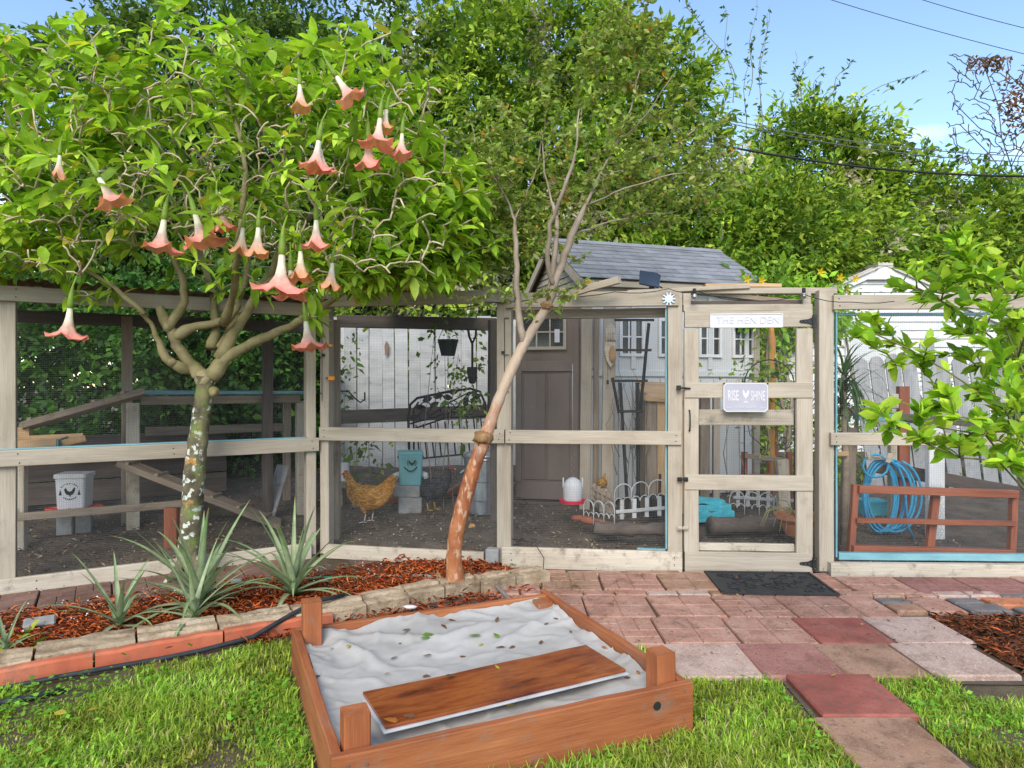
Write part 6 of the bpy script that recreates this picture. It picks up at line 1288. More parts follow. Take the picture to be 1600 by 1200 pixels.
# ------------------------------------------------------------------ crape myrtle
def myrtle_bark():
    m = surf('peeling_myrtle_bark', [(.20, .055, .02), (.33, .115, .04), (.40, .18, .07)], 7, (1, 1, .45), .6, .8, 24, rnd=0, bdist=.012, stain=(.13, .05, .025), stain_scale=6, stain_at=.56, stain_amt=.7, spec=.45)
    n = m.node_tree; b = n.nodes['Principled BSDF']; src = b.inputs['Base Color'].links[0].from_socket; tc = nd(n, 'ShaderNodeTexCoord')
    mp = nd(n, 'ShaderNodeMapping'); mp.inputs['Scale'].default_value = (1, 1, .4); n.links.new(tc.outputs['Object'], mp.inputs['Vector'])
    src = mixc(n, ramp(n, noise_tex(n, mp.outputs[0], 30, 3, .55), [(.55, (0, 0, 0)), (.63, (.85,) * 3)]), src, (.47, .31, .20))      # flakes of old pale bark
    src = mixc(n, ramp(n, noise_tex(n, mp.outputs[0], 8, 3, .5), [(.60, (0, 0, 0)), (.65, (.9,) * 3)]), src, (.46, .28, .10))
    sx = nd(n, 'ShaderNodeSeparateXYZ'); n.links.new(tc.outputs['Object'], sx.inputs[0]); ad = nd(n, 'ShaderNodeMath', operation='ADD'); n.links.new(sx.outputs['Z'], ad.inputs[0]); n.links.new(noise_tex(n, tc.outputs['Object'], 6, 4), ad.inputs[1])
    mr = nd(n, 'ShaderNodeMapRange'); mr.inputs['From Min'].default_value = 1.45; mr.inputs['From Max'].default_value = 1.75; n.links.new(ad.outputs[0], mr.inputs['Value'])      # the upper stem keeps its old grey-tan bark
    n.links.new(mixc(n, mr.outputs[0], src, mixc(n, .8, src, (.40, .33, .25))), b.inputs['Base Color']); return m
BARK_M = myrtle_bark()
mb0 = gnd(712, 928); MT = thing('crape_myrtle', 'slanting slender tree with peeling red bark and sparse small leaves', 'tree', mb0); Ym = mb0.y
mp_ = lambda px, py, dy=0: at(px, py, Ym + dy)
tp = [V(mb0.x, Ym, -.04), mp_(711, 900), mp_(709, 870), mp_(712, 835), mp_(722, 795), mp_(733, 755), mp_(746, 715), mp_(757, 685), mp_(768, 655, .02), mp_(783, 615, .04), mp_(800, 575, .06), mp_(815, 545, .08), mp_(832, 515, .1), mp_(848, 490, .12), mp_(857, 478, .12)]
tr_ = [.10, .06, .051, .051, .053, .05, .047, .047, .04, .037, .038, .036, .033, .031, .03]
f_ = []; g_ = []
for i in range(len(tp) - 1):
    for t in (0, .25, .5, .75): f_.append(tp[i].lerp(tp[i + 1], t)); g_.append((tr_[i] * (1 - t) + tr_[i + 1] * t) * U(.94, 1.06))
f_.append(tp[-1]); g_.append(.029); m = MB(); m.tube(f_, g_, 12)
m.build('trunk', BARK_M, MT, smooth=True, origin=mb0)
KN = surf('burl_bark', [(.16, .08, .03), (.28, .16, .07), (.38, .26, .14)], 18, rough=.8, bump=1, bscale=40, rnd=0, bdist=.02)
def knot(c, r):
    m = MB(); k = 10; pr = [(math.sin(math.pi * i / k), -math.cos(math.pi * i / k)) for i in range(k + 1)]; m.lathe([(max(.004, a * r), b * r * .75) for a, b in pr], 16, c)
    m.v = [tuple(Vector(v) + (Vector(v) - c) * .45 * noise.noise(Vector(v) * 45)) for v in m.v]; m.build('burl', KN, MT, smooth=True)
knot(mp_(756, 684, -.01), .066); knot(mp_(855, 477, .1), .04); knot(mp_(737, 822, -.04), .022)
m = MB()
for k in range(16): a = U(0, 6.28); m.tube([V(mb0.x + .05 * math.cos(a), Ym + .05 * math.sin(a), U(0, .1)), V(mb0.x + .1 * math.cos(a), Ym + .1 * math.sin(a), U(.02, .12)), V(mb0.x + U(.1, .16) * math.cos(a), Ym + U(.1, .16) * math.sin(a), U(.0, .16))], [.008, .005, .002], 5)
m.build('root_sprout', KN, MT, smooth=True)
LM = [[(818, 540, .08), (812, 500, .1), (808, 450, .12), (807, 400, .14), (804, 345, .15), (795, 318, .15), (780, 290, .1), (768, 260, .0)],
      [(852, 483, .12), (866, 450, .1), (878, 410, .1), (892, 370, .1), (915, 322, .1), (935, 280, .2), (960, 230, .3), (985, 170, .3), (1000, 110, .2)],
      [(855, 480, .12), (862, 440, .15), (868, 390, .2), (872, 345, .25), (862, 315, .3), (850, 270, .35), (848, 210, .4)],
      [(866, 450, .1), (855, 410, .0), (860, 350, -.1), (880, 300, -.2), (900, 240, -.25), (905, 170, -.2)],
      [(804, 345, .15), (820, 310, .2), (838, 270, .3), (845, 220, .4)], [(915, 322, .1), (960, 300, -.1), (1010, 285, -.2), (1070, 270, -.2)], [(935, 280, .2), (990, 262, .4), (1050, 230, .5), (1100, 190, .5)],
      [(780, 290, .1), (750, 240, .2), (735, 190, .3)], [(960, 230, .3), (1010, 180, .0), (1050, 120, -.1)], [(892, 370, .1), (940, 350, .3), (1000, 335, .4), (1060, 330, .4)]]
RL = [[.026, .024, .021, .019, .017, .014, .01, .008], [.03, .027, .025, .024, .02, .015, .012, .009, .007], [.022, .02, .018, .016, .013, .01, .008], [.018, .016, .014, .012, .01, .008], [.01, .009, .008, .006], [.012, .01, .008, .006], [.011, .009, .008, .006], [.008, .007, .005], [.008, .007, .005], [.012, .01, .008, .006]]
limbs = []; m = MB()
for l, r in zip(LM, RL):
    l = [mp_(*p) for p in l]; big_ = r[0] > .015; l2 = []; r2 = []
    for i in range(len(l) - 1):
        for t in (0, .33, .67): l2.append(l[i].lerp(l[i + 1], t) + V(U(-1, 1), U(-1, 1), U(-1, 1)) * (.006 if big_ else .014)); r2.append((r[i] * (1 - t) + r[i + 1] * t) * (1 if big_ and i < 4 else .62))
    l2.append(l[-1]); r2.append(r[-1] * .4); l2[0] = l[0]; limbs.append(l2); m.tube(l2, r2, 8)
m.build('limb', surf('pale_smooth_bark', [(.18, .14, .10), (.26, .21, .16), (.33, .28, .22)], 7, rough=.7, bump=.2, rnd=0), MT, smooth=True)
tips = []
blob = [(V(.35, 4.9, 3.0), V(.75, .55, .75)), (V(.95, 4.9, 3.05), V(.75, .6, .6)), (V(-.15, 4.8, 2.85), V(.4, .45, .5)), (V(1.1, 5.0, 2.86), V(.7, .5, .33)), (V(.8, 4.8, 3.75), V(.35, .35, .35)), (V(-.05, 4.8, 2.45), V(.4, .35, .28))]
for c, r in blob:
    for k in range(135): d = unit(NR.normal(0, 1, 3)) * NR.random() ** .4; tips.append([c.x + d[0] * r.x, c.y + d[1] * r.y, c.z + d[2] * r.z])
tips += [list(mp_(x, y, dy)) for x, y, dy in ((830, 470, -.1), (845, 455, -.1), (880, 470, -.05), (905, 450, 0), (870, 490, -.1), (830, 500, -.1), (790, 470, 0), (740, 470, 0), (700, 465, 0), (880, 455, -.1), (900, 465, -.1), (760, 480, 0), (780, 455, .0), (920, 440, .1))]
buf, lines, cnt = grow(limbs, np.array(tips), wig=.13, seg=5); wood('branches', buf, lines, cnt, .0022, .33, .012, surf('thin_brown_twig', [(.16, .10, .07), (.26, .18, .13)], 9, rnd=0), MT, 4, skip=len(limbs))['kind'] = 'stuff'
P = []; D = []; T_ = []
for l in lines[len(limbs):]:
    a = Vector(buf[l[0]]); z = Vector(buf[l[-1]]); tn = U(.8, 1.2)
    for j in range(1, len(l)):
        for q in range(3): p = Vector(buf[l[j]]).lerp(Vector(buf[l[j - 1]]), U(0, 1)); P.append(p); D.append(V(U(-1, 1), U(-1, 1), U(-.5, .6)) + (z - a).normalized() * .5); T_.append(tn)
    for q in range(7): P.append(z + V(U(-.03, .03), U(-.03, .03), U(-.02, .03))); D.append(V(U(-1, 1), U(-1, 1), U(-.4, .7))); T_.append(tn)
N = len(P); cols = pal([(.12, .19, .04), (.18, .26, .05), (.24, .32, .06), (.30, .34, .085), (.27, .25, .10)], N, .15) * np.array(T_)[:, None]; q = NR.random(N) < .012; cols[q] = pal([(.55, .17, .02), (.6, .26, .03)], q.sum())
tag(leaves('leaves', np.array(P), np.array(D), NR.uniform(.03, .062, N), .52, cols, LEAF, MT, roll=.7, origin=mb0), kind='stuff')

# ------------------------------------------------------------------ citrus shrub at the right edge
cb0 = V(2.18, 2.62, 0); CT = thing('citrus_shrub', 'bright green citrus shrub reaching in from the right edge', 'shrub', cb0)
stem = [[cb0, cb0 + V(.0, 0, .35), V(2.12, 2.6, .8), V(2.08, 2.58, 1.1)], [V(2.08, 2.58, 1.1), at(1590, 560, 2.6), at(1555, 470, 2.6), at(1510, 385, 2.6)], [V(2.1, 2.6, .9), at(1570, 640, 2.55), at(1480, 580, 2.6), at(1420, 545, 2.65), at(1352, 515, 2.7)], [V(2.12, 2.6, .85), at(1540, 680, 2.5), at(1450, 665, 2.5), at(1378, 650, 2.5)],
        [at(1590, 560, 2.6), at(1540, 520, 2.7), at(1470, 470, 2.75), at(1420, 425, 2.8)], [V(2.12, 2.6, .8), at(1560, 720, 2.45), at(1500, 715, 2.4), at(1440, 690, 2.45)], [at(1590, 560, 2.6), at(1610, 500, 2.5), at(1600, 430, 2.5)]]
tips = [list(at(x + U(-14, 14), y + U(-14, 14), Y + U(-.15, .15))) for x, y, Y in [(1500, 385, 2.6), (1480, 370, 2.6), (1525, 400, 2.6), (1540, 430, 2.6), (1500, 430, 2.6), (1475, 440, 2.7), (1430, 420, 2.8), (1415, 440, 2.8), (1445, 470, 2.75), (1480, 490, 2.7), (1520, 480, 2.6), (1560, 470, 2.6), (1400, 530, 2.7), (1370, 512, 2.7), (1350, 535, 2.7), (1410, 560, 2.65), (1440, 575, 2.65), (1460, 545, 2.65), (1500, 560, 2.6), (1535, 545, 2.6), (1575, 560, 2.6), (1590, 510, 2.6), (1380, 640, 2.5), (1400, 660, 2.5), (1430, 650, 2.5), (1460, 640, 2.5), (1490, 640, 2.5), (1520, 660, 2.5), (1440, 690, 2.45), (1470, 700, 2.45), (1510, 700, 2.45), (1540, 690, 2.5), (1570, 710, 2.45), (1560, 650, 2.5), (1590, 640, 2.5), (1530, 610, 2.5), (1480, 610, 2.55), (1580, 600, 2.5), (1595, 735, 2.4), (1575, 725, 2.4), (1600, 690, 2.4), (1530, 510, 2.6), (1590, 450, 2.6), (1570, 520, 2.7), (1500, 520, 2.7), (1560, 600, 2.6), (1540, 570, 2.6), (1595, 570, 2.6), (1600, 620, 2.5), (1570, 680, 2.5)] for _ in range(3)]
buf, lines, cnt = grow(stem, np.array(tips), wig=.1, seg=4); wood('stem', buf, lines, cnt, .0027, .42, .026, surf('green_brown_stem', [(.10, .11, .035), (.17, .16, .06)], 9, rnd=0), CT, 6)
P = []; D = []; T_ = []
for l in lines[1:]:
    z = Vector(buf[l[-1]]); a = Vector(buf[l[0]]); tn = U(.85, 1.15); ax = (z - a).normalized()
    for j in range(1, len(l)):
        for q in range(2): P.append(Vector(buf[l[j]])); D.append(V(U(-1, 1), U(-1, 1), U(-.3, .5)) + ax * .6); T_.append(tn)
    for q in range(4): P.append(z - ax * U(0, .03)); D.append(V(U(-1, 1), U(-1, 1), U(-.2, .6)) + ax * .9); T_.append(tn * 1.2)
N = len(P); tt = np.array(T_)[:, None]; cols = pal([(.10, .21, .016), (.18, .32, .02), (.28, .42, .03), (.42, .52, .05)], N, .1) * tt
leaves('leaves', np.array(P), np.array(D), NR.uniform(.04, .082, N), .54, cols, LEAF, CT, roll=.5, origin=cb0)['kind'] = 'stuff'

# ------------------------------------------------------------------ spiky pineapple plants
PINE_L = leafmat('pineapple_leaf', .15, .45)
def spiky(label, px, py, Lm, n, lean=0):
    c = gnd(px, py, .03); t = thing('pineapple_plant', label, 'plant', c, group='spiky plants in the mulch bed')
    for k in range(n):
        f = k / n; a = k * 2.4 + U(-.3, .3); el = math.radians(10 + 66 * f + U(-10, 10)); L_ = Lm * U(.75, 1.08) * (1 - .25 * abs(f - .55)); w_ = .023 * U(.85, 1.15) * Lm / .5; seg = 9; hd = V(math.cos(a), math.sin(a), 0); sd_ = V(-math.sin(a), math.cos(a), 0); p = c + V(0, 0, .02 + .06 * f); vs = []; cs = []; e_ = el; drop = U(.7, 2.1) * (1.2 - f); m = MB()
        for i in range(seg + 1):
            u = i / seg; ww = w_ * (.75 + .5 * u if u < .25 else .9 * (1 - u) ** .7 + .02) ; dn = hd * -math.sin(e_) + UP * math.cos(e_)
            g = V(.22, .26, .15).lerp(V(.08, .17, .04), min(1, abs(u - .3))) * U(.93, 1.07)
            if u > .9: g = V(.30, .20, .09)
            for s_, up_ in ((-1, .35), (-.4, 0.02), (.4, .02), (1, .35)): vs.append(p + sd_ * s_ * ww + dn * up_ * ww * .9); cc = g * (1.25 if abs(s_) < .5 else .8); cs.append((cc.x, cc.y, cc.z, 1))
            p = p + (hd * math.cos(e_) + UP * math.sin(e_)) * (L_ / seg); e_ -= drop * (.3 + u) / seg
            if p.z < .02: p.z = .02
        m.add(vs, [(i * 4 + j, i * 4 + j + 1, i * 4 + j + 5, i * 4 + j + 4) for i in range(seg) for j in range(3)]); m.c = cs; m.build('leaf', PINE_L, t, smooth=True)
    return t
spiky('middle-sized spiky plant left of the mossy trunk', 186, 985, .46, 15); spiky('largest spiky plant in front of the mossy trunk', 312, 955, .64, 32); spiky('spiky plant between the mossy trunk and the raised bed', 458, 935, .60, 30); spiky('small spiky plant low in front of the largest one', 302, 978, .44, 12); spiky('small spiky plant cut by the left picture edge', 8, 1030, .28, 10)
# small yellow-green weeds at the left edge
P = []; D = []
for k in range(26): q = gnd(U(0, 50), U(985, 1035), .04); P.append(q); D.append(V(U(-1, 1), U(-1, 1), U(.1, .9)))
tag(leaves('weed_clump', np.array(P), np.array(D), NR.uniform(.04, .09, 26), .5, pal([(.16, .28, .03), (.4, .42, .05)], 26), LEAF, origin=gnd(25, 1030)), 'small yellow-green leafy weed at the left picture edge', 'weed')

# ------------------------------------------------------------------ plants in and behind the run
def plant_mass(name, label, cat, blobs, ncl, per, size, palette, mat=LEAF_BG, stems=0, sr=1.0, stem_mat=OLDWOOD, trunk=None, **k):
    c = blobs[0][0]; t = thing(name, label, cat, (c[0], c[1], gz(c[0], c[1])), group=k.pop('group', None)); o = foliage('crown' if cat == 'tree' else 'foliage', blobs, ncl, per, size, palette, mat, t, origin=(c[0], c[1], 0), **k); o['kind'] = 'stuff'
    m = MB()
    if trunk: m.tube([V(*p) for p in trunk[0]], trunk[1], 9)
    for _ in range(stems):
        b = blobs[RNG.randrange(len(blobs))]; p0 = V(b[0][0] + U(-.6, .6) * b[1][0], b[0][1] + U(-.1, .3) * b[1][1], 0); p1 = V(*b[0]) + V(U(-.6, .6) * b[1][0], U(-.4, .2) * b[1][1], U(0, .6) * b[1][2]); mid = p0.lerp(p1, .5) + V(U(-.2, .2), U(-.1, .1), 0); m.tube([p0, p0.lerp(mid, .5) + V(U(-.05, .05), 0, 0), mid, p1], [.03 * sr, .026 * sr, .02 * sr, .008 * sr], 6)
    if m.v: m.build('trunk' if cat == 'tree' else 'stem', stem_mat, t, smooth=True)
    return t
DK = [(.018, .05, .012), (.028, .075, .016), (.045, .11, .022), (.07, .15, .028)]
VINE = [(.055, .11, .018), (.11, .19, .024), (.20, .29, .03), (.33, .40, .05)]
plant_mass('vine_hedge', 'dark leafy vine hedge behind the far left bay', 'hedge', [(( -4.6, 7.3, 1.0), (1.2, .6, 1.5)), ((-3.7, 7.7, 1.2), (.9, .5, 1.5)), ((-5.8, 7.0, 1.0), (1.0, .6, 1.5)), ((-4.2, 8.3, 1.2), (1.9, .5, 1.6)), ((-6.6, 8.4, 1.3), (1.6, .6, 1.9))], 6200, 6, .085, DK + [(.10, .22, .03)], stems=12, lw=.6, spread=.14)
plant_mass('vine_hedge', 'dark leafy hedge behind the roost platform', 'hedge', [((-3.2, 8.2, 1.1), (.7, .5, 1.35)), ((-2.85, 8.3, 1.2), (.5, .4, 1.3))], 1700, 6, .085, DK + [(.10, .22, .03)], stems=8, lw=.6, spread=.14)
plant_mass('ivy_vine', 'green ivy climbing the plank fence by the hanging pots', 'vine', [((-.55, 6.6, 1.6), (.22, .1, .6)), ((-.75, 6.55, 1.95), (.25, .1, .12)), ((-.4, 6.6, 1.25), (.15, .08, .4))], 60, 5, .065, VINE, stems=3, sr=.2, lw=.6, shell=.8, back=-1)
plant_mass('ivy_vine', 'small ivy sprig at the left end of the plank fence', 'vine', [((-1.72, 7.0, 1.85), (.1, .08, .35)), ((-1.55, 7.0, .65), (.15, .08, .25))], 34, 4, .075, VINE, stems=1, sr=.2, lw=.6, shell=.8, back=-1)
plant_mass('potted_rose', 'leafy upright rose stems behind the gate', 'plant', [((2.42, 6.3, 1.75), (.10, .1, .4)), ((2.5, 6.4, 1.45), (.15, .1, .15)), ((2.2, 6.4, 1.42), (.28, .1, .08)), ((2.5, 6.6, 1.05), (.18, .1, .35))], 75, 5, .065, VINE, stems=4, sr=.25, lw=.55, shell=.8, back=-1)
# strappy dracaena
dc = at(1318, 640, 5.45); DR = thing('strappy_palm', 'dark strappy-leaved palm at the left of the right bay', 'plant', V(dc.x, dc.y, gz(dc.x, dc.y))); m = MB(); m.tube([V(dc.x, dc.y, gz(dc.x, dc.y) - .02), V(dc.x + .02, dc.y, .7), V(dc.x, dc.y, 1.45)], [.03, .026, .022], 8); m.build('stem', OLDWOOD, DR, smooth=True)
m = MB(); cs = []
for k in range(95):
    a = U(0, 6.28); e_ = U(-.5, 1.45); L_ = U(.32, .5); hd = V(math.cos(a), math.sin(a), 0); sd_ = V(-math.sin(a), math.cos(a), 0); p = V(dc.x, dc.y, U(1.1, 1.5)); vs = []; g = V(.03, .075, .02).lerp(V(.07, .14, .04), U(0, 1)); d2 = U(.8, 2.2)
    for i in range(6):
        u = i / 5; w_ = .011 * (1 - u) ** .5 + .001; vs += [p - sd_ * w_, p + sd_ * w_]; cs += [(g.x, g.y, g.z, 1)] * 2; p = p + (hd * math.cos(e_) + UP * math.sin(e_)) * L_ / 5; e_ -= d2 / 5
    m.add(vs, [(i * 2, i * 2 + 1, i * 2 + 3, i * 2 + 2) for i in range(5)])
m.c = cs; m.build('leaves', LEAF, DR, smooth=True)
plant_mass('ground_shrub', 'low bright shrubs behind the wooden rail frame', 'shrub', [((4.2, 7.6, .6), (1.3, .5, .45)), ((3.2, 7.7, .55), (.6, .4, .4)), ((5.4, 7.8, .8), (.8, .5, .7))], 900, 6, .06, VINE, stems=5, lw=.5)
ya = plant_mass('yellow_allamanda', 'yellow-flowered vine scrambling above the gate and roof', 'vine', [((2.85, 7.2, 2.16), (.6, .35, .17)), ((3.55, 7.4, 2.15), (.35, .3, .16)), ((2.7, 7.2, 2.35), (.3, .25, .18))], 330, 6, .075, [(.10, .22, .02), (.17, .32, .025), (.26, .40, .035)], LEAF, stems=5, lw=.5, back=-.6)
for px, py in ((1167, 437), (1312, 434), (1336, 436), (1322, 452), (1405, 452), (1190, 438), (1281, 425)):
    q = at(px, py, 6.85); m = MB(); cs = []
    for k in range(5): a = k * 1.257; m.add([q, q + V(.025 * math.cos(a - .5), -.02, .025 * math.sin(a - .5)), q + V(.05 * math.cos(a), -.025, .05 * math.sin(a)), q + V(.025 * math.cos(a + .5), -.02, .025 * math.sin(a + .5))], [(0, 1, 2, 3)])
    m.lathe([(.004, -.03), (.008, .0), (.012, .012)], 6, q + V(0, .01, 0)); m.c = [(.70, .50, .02, 1)] * len(m.v); m.build('blossom', FLOWER, ya)
# ------------------------------------------------------------------ tall vine-covered trees behind
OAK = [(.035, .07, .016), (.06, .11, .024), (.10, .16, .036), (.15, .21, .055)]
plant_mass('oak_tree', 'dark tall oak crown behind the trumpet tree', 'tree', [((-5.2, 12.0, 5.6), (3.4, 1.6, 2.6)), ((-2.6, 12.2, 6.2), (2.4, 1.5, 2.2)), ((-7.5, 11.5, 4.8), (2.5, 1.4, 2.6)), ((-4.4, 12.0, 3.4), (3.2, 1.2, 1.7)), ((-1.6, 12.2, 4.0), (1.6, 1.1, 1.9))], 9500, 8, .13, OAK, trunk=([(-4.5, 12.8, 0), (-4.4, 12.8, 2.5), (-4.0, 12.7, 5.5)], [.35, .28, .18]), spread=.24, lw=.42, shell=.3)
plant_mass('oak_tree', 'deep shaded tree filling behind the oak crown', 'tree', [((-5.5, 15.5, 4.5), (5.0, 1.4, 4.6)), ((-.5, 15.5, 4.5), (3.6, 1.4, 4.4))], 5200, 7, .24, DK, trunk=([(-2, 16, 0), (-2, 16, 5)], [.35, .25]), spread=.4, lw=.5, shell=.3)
plant_mass('vine_covered_tree', 'tall tree smothered in vines behind the shed', 'tree', [((.1, 11.2, 5.4), (2.3, 1.4, 2.3)), ((1.9, 11.4, 5.0), (1.6, 1.2, 2.4)), ((-.6, 11.0, 3.3), (2.0, 1.0, 1.8)), ((1.6, 11.0, 3.2), (2.0, 1.0, 1.6)), ((2.4, 11.3, 6.3), (.7, .6, 1.0)), ((.6, 11.6, 7.2), (1.3, .9, .9))], 8200, 8, .125, VINE, trunk=([(.8, 12, 0), (.9, 12, 3), (1.0, 12, 6)], [.3, .25, .15]), spread=.22, lw=.42, pale=.42)
plant_mass('vine_mound', 'sunlit vine mound between the shed and the white outbuilding', 'vine', [((3.6, 10.6, 2.6), (1.8, .8, 1.9)), ((5.6, 11.6, 2.8), (1.8, .8, 1.7)), ((2.6, 10.2, 1.8), (1.4, .6, 1.6)), ((4.3, 10.9, 3.6), (1.3, .7, 1.1))], 5600, 8, .11, VINE, stems=6, spread=.2, lw=.42, pale=.45)
plant_mass('vine_covered_tree', 'vine draped rounded tree in the right background', 'tree', [((5.9, 13.2, 4.4), (1.7, 1.1, 2.2)), ((7.3, 13.3, 4.0), (1.3, 1.0, 1.9)), ((6.3, 13.2, 5.7), (1.15, .8, .95)), ((5.0, 13.0, 3.2), (1.6, .9, 2.0))], 6200, 8, .13, VINE, trunk=([(6, 13.8, 0), (6, 13.8, 4)], [.25, .16]), spread=.24, lw=.42, pale=.4)
plant_mass('vine_covered_tree', 'lower vine covered trees at the far right edge', 'tree', [((9.6, 14.0, 3.3), (2.2, 1.1, 2.2)), ((11.7, 14.5, 3.6), (1.8, 1.2, 2.2)), ((7.9, 13.2, 2.8), (1.6, .9, 2.1)), ((10.2, 14.2, 4.9), (.9, .7, .8))], 5600, 8, .135, VINE, trunk=([(10.5, 15, 0), (10.5, 15, 3)], [.25, .16]), spread=.24, lw=.42, pale=.45)
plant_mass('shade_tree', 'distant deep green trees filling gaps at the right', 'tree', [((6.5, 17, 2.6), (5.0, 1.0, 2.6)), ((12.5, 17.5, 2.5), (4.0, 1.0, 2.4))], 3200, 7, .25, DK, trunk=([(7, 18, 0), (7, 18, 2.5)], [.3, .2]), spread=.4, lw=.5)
# sparse leader shoots rising above the vines
sh = thing('wispy_shoots', 'thin wispy vine shoots rising against the sky', 'shoots', at(1170, 250, 11.5), group=None); m = MB(); P = []; D = []
for x0, y0, x1, y1 in ((1160, 230, 1172, 60), (1180, 210, 1200, 10), (1185, 240, 1196, 20), (1170, 150, 1180, 0), (1310, 170, 1450, 110), (1290, 160, 1330, 95), (1250, 170, 1240, 80), (1240, 160, 1262, 90), (1265, 170, 1285, 105), (1150, 120, 1060, -10), (1145, 160, 1130, 10), (1100, 60, 1060, -20)):
    a, b = at(x0, y0, 12.0), at(x1, y1, 12.0); pts = [a.lerp(b, t / 8) + V(.05 * math.sin(t * 1.1), 0, .06 * math.sin(t * .4)) for t in range(9)]; m.tube(pts, [.007 * (1 - t / 10) + .002 for t in range(9)], 5)
    for t in range(22): q = a.lerp(b, U(.15, 1)); P.append(q); D.append(V(U(-1, 1), U(-1, 1), U(-.6, .8)))
m.build('stem', surf('olive_shoot', [(.12, .12, .06), (.2, .19, .1)], 9, rnd=0), sh)['kind'] = 'stuff'; leaves('leaves', np.array(P), np.array(D), .11, .42, pal(OAK, len(P)), LEAF_BG, sh, big=False)['kind'] = 'stuff'
# bare tree at the far right
bt0 = V(12.6, 17.2, 0); BR = thing('bare_tree', 'leafless dark tree with rusty clumps at the far right edge', 'tree', bt0); Yr = 17.0; bq = lambda x, y, d=0: at(x, y, Yr + d)
limbs = [[bt0, bq(1600, 400), bq(1595, 320), bq(1580, 260)], [bq(1580, 260), bq(1565, 215), bq(1560, 165), bq(1540, 110)], [bq(1590, 300), bq(1545, 240), bq(1500, 195)], [bq(1580, 260), bq(1610, 200), bq(1600, 140), bq(1575, 115)], [bq(1565, 215), bq(1530, 200), bq(1490, 160)], [bq(1560, 165), bq(1590, 150), bq(1620, 120)]]
tips = [list(bq(U(1478, 1620), U(85, 330), U(-.6, .6))) for _ in range(280)] ; buf, lines, cnt = grow(limbs, np.array(tips), wig=.16, seg=5); wood('trunk', buf, lines, cnt, .010, .45, .16, surf('dark_bare_bark', [(.06, .045, .035), (.11, .085, .065)], 5, rnd=0), BR, 5)
P, O = in_blobs([((at(1592, 165, 17)), (.45, .3, .75)), ((at(1550, 100, 17)), (.55, .3, .18))], 420, .6); leaves('dead_leaves', P, NR.normal(0, 1, P.shape), .16, .4, pal([(.10, .05, .03), (.18, .10, .06)], len(P)), LEAF_BG, BR, big=False)['kind'] = 'stuff'
# ------------------------------------------------------------------ ground cover: grass, mulch chips, litter
def in_sand(x, y, mrg=.03):
    v = Vector((x, y, 0)) - FLc; u, w_ = v.dot(ex), v.dot(ey_); return -mrg < u < SW + mrg and -mrg < w_ < SD + mrg
def lawn(x, y):
    u, d = bed_ud(x, y)
    if in_sand(x, y): return False
    if d < 1.69 and u < 2.6: return False
    if y > 3.9 or (x > 0.2 and y > 3.5): return False
    if x > .72 and y > 3.13: return False
    if 1.215 < x < 1.66 + .02 * math.sin(y * 9): return False
    if x > 1.66 and y > 3.12: return False
    if x > 2.0 and y > 2.86 + .05 * math.sin(x * 7): return False
    return True
pts = []
while len(pts) < 84000:
    y = U(1.6, 3.6); x = U(-.98, 1.0) * y
    if not lawn(x, y): continue
    g = noise.noise((x * 2.3, y * 2.3, 0)) + .5 * noise.noise((x * 7, y * 7, 2))
    u, d = bed_ud(x, y)
    if d < 1.9 and u < .7 and g < -.05 and RNG.random() < .85: continue                 # worn strip beside the pipe
    if g < -.6 and RNG.random() < .7: continue
    if in_sand(x, y, .05) and RNG.random() < .5: continue
    pts.append((x, y, g))
P = np.array(pts); N = len(P); Ln = NR.uniform(.018, .062, N) * (1 + .8 * P[:, 2]); A = NR.uniform(0, 2 * np.pi, N); lean = NR.uniform(.25, 1.1, N); hd = np.stack([np.cos(A), np.sin(A), np.zeros(N)], 1); sd_ = np.stack([-np.sin(A), np.cos(A), np.zeros(N)], 1); W_ = NR.uniform(.0016, .0038, N)[:, None]
b0 = np.stack([P[:, 0], P[:, 1], np.zeros(N)], 1); upv = np.array([0, 0, 1.0]); c_, s_ = np.cos(lean)[:, None], np.sin(lean)[:, None]
mid = b0 + (upv * c_ ** .5 + hd * s_ * .45) * Ln[:, None] * .55; tip = b0 + (upv * c_ * .9 + hd * s_) * Ln[:, None]
vs = np.stack([b0 - sd_ * W_, b0 + sd_ * W_, mid - sd_ * W_ * .9, mid + sd_ * W_ * .9, tip], 1).reshape(-1, 3); o5 = (np.arange(N) * 5)[:, None]
fq = np.array([[0, 1, 3, 2]]) + o5; ft_ = np.array([[2, 3, 4]]) + o5
cols = pal([(.13, .22, .025), (.21, .32, .03), (.30, .41, .045), (.40, .47, .08)], N, .15); pt_ = np.array([noise.noise((x * 3.1, y * 3.1, 8)) for x, y, g in pts]); cols *= (1 + .5 * pt_)[:, None]; cols[:, 0] *= 1 - .25 * pt_; dry = NR.random(N) < .06 + .16 * np.clip(pt_, 0, 1); cols[dry] = pal([(.36, .30, .13), (.45, .38, .2)], dry.sum())
lawn_o = np_mesh('lawn_grass', vs, [ft_, fq], GRASS, None, np.repeat(cols, 5, 0)); tag(lawn_o, 'bright green lawn grass around the raised bed and path', 'grass', kind='stuff')
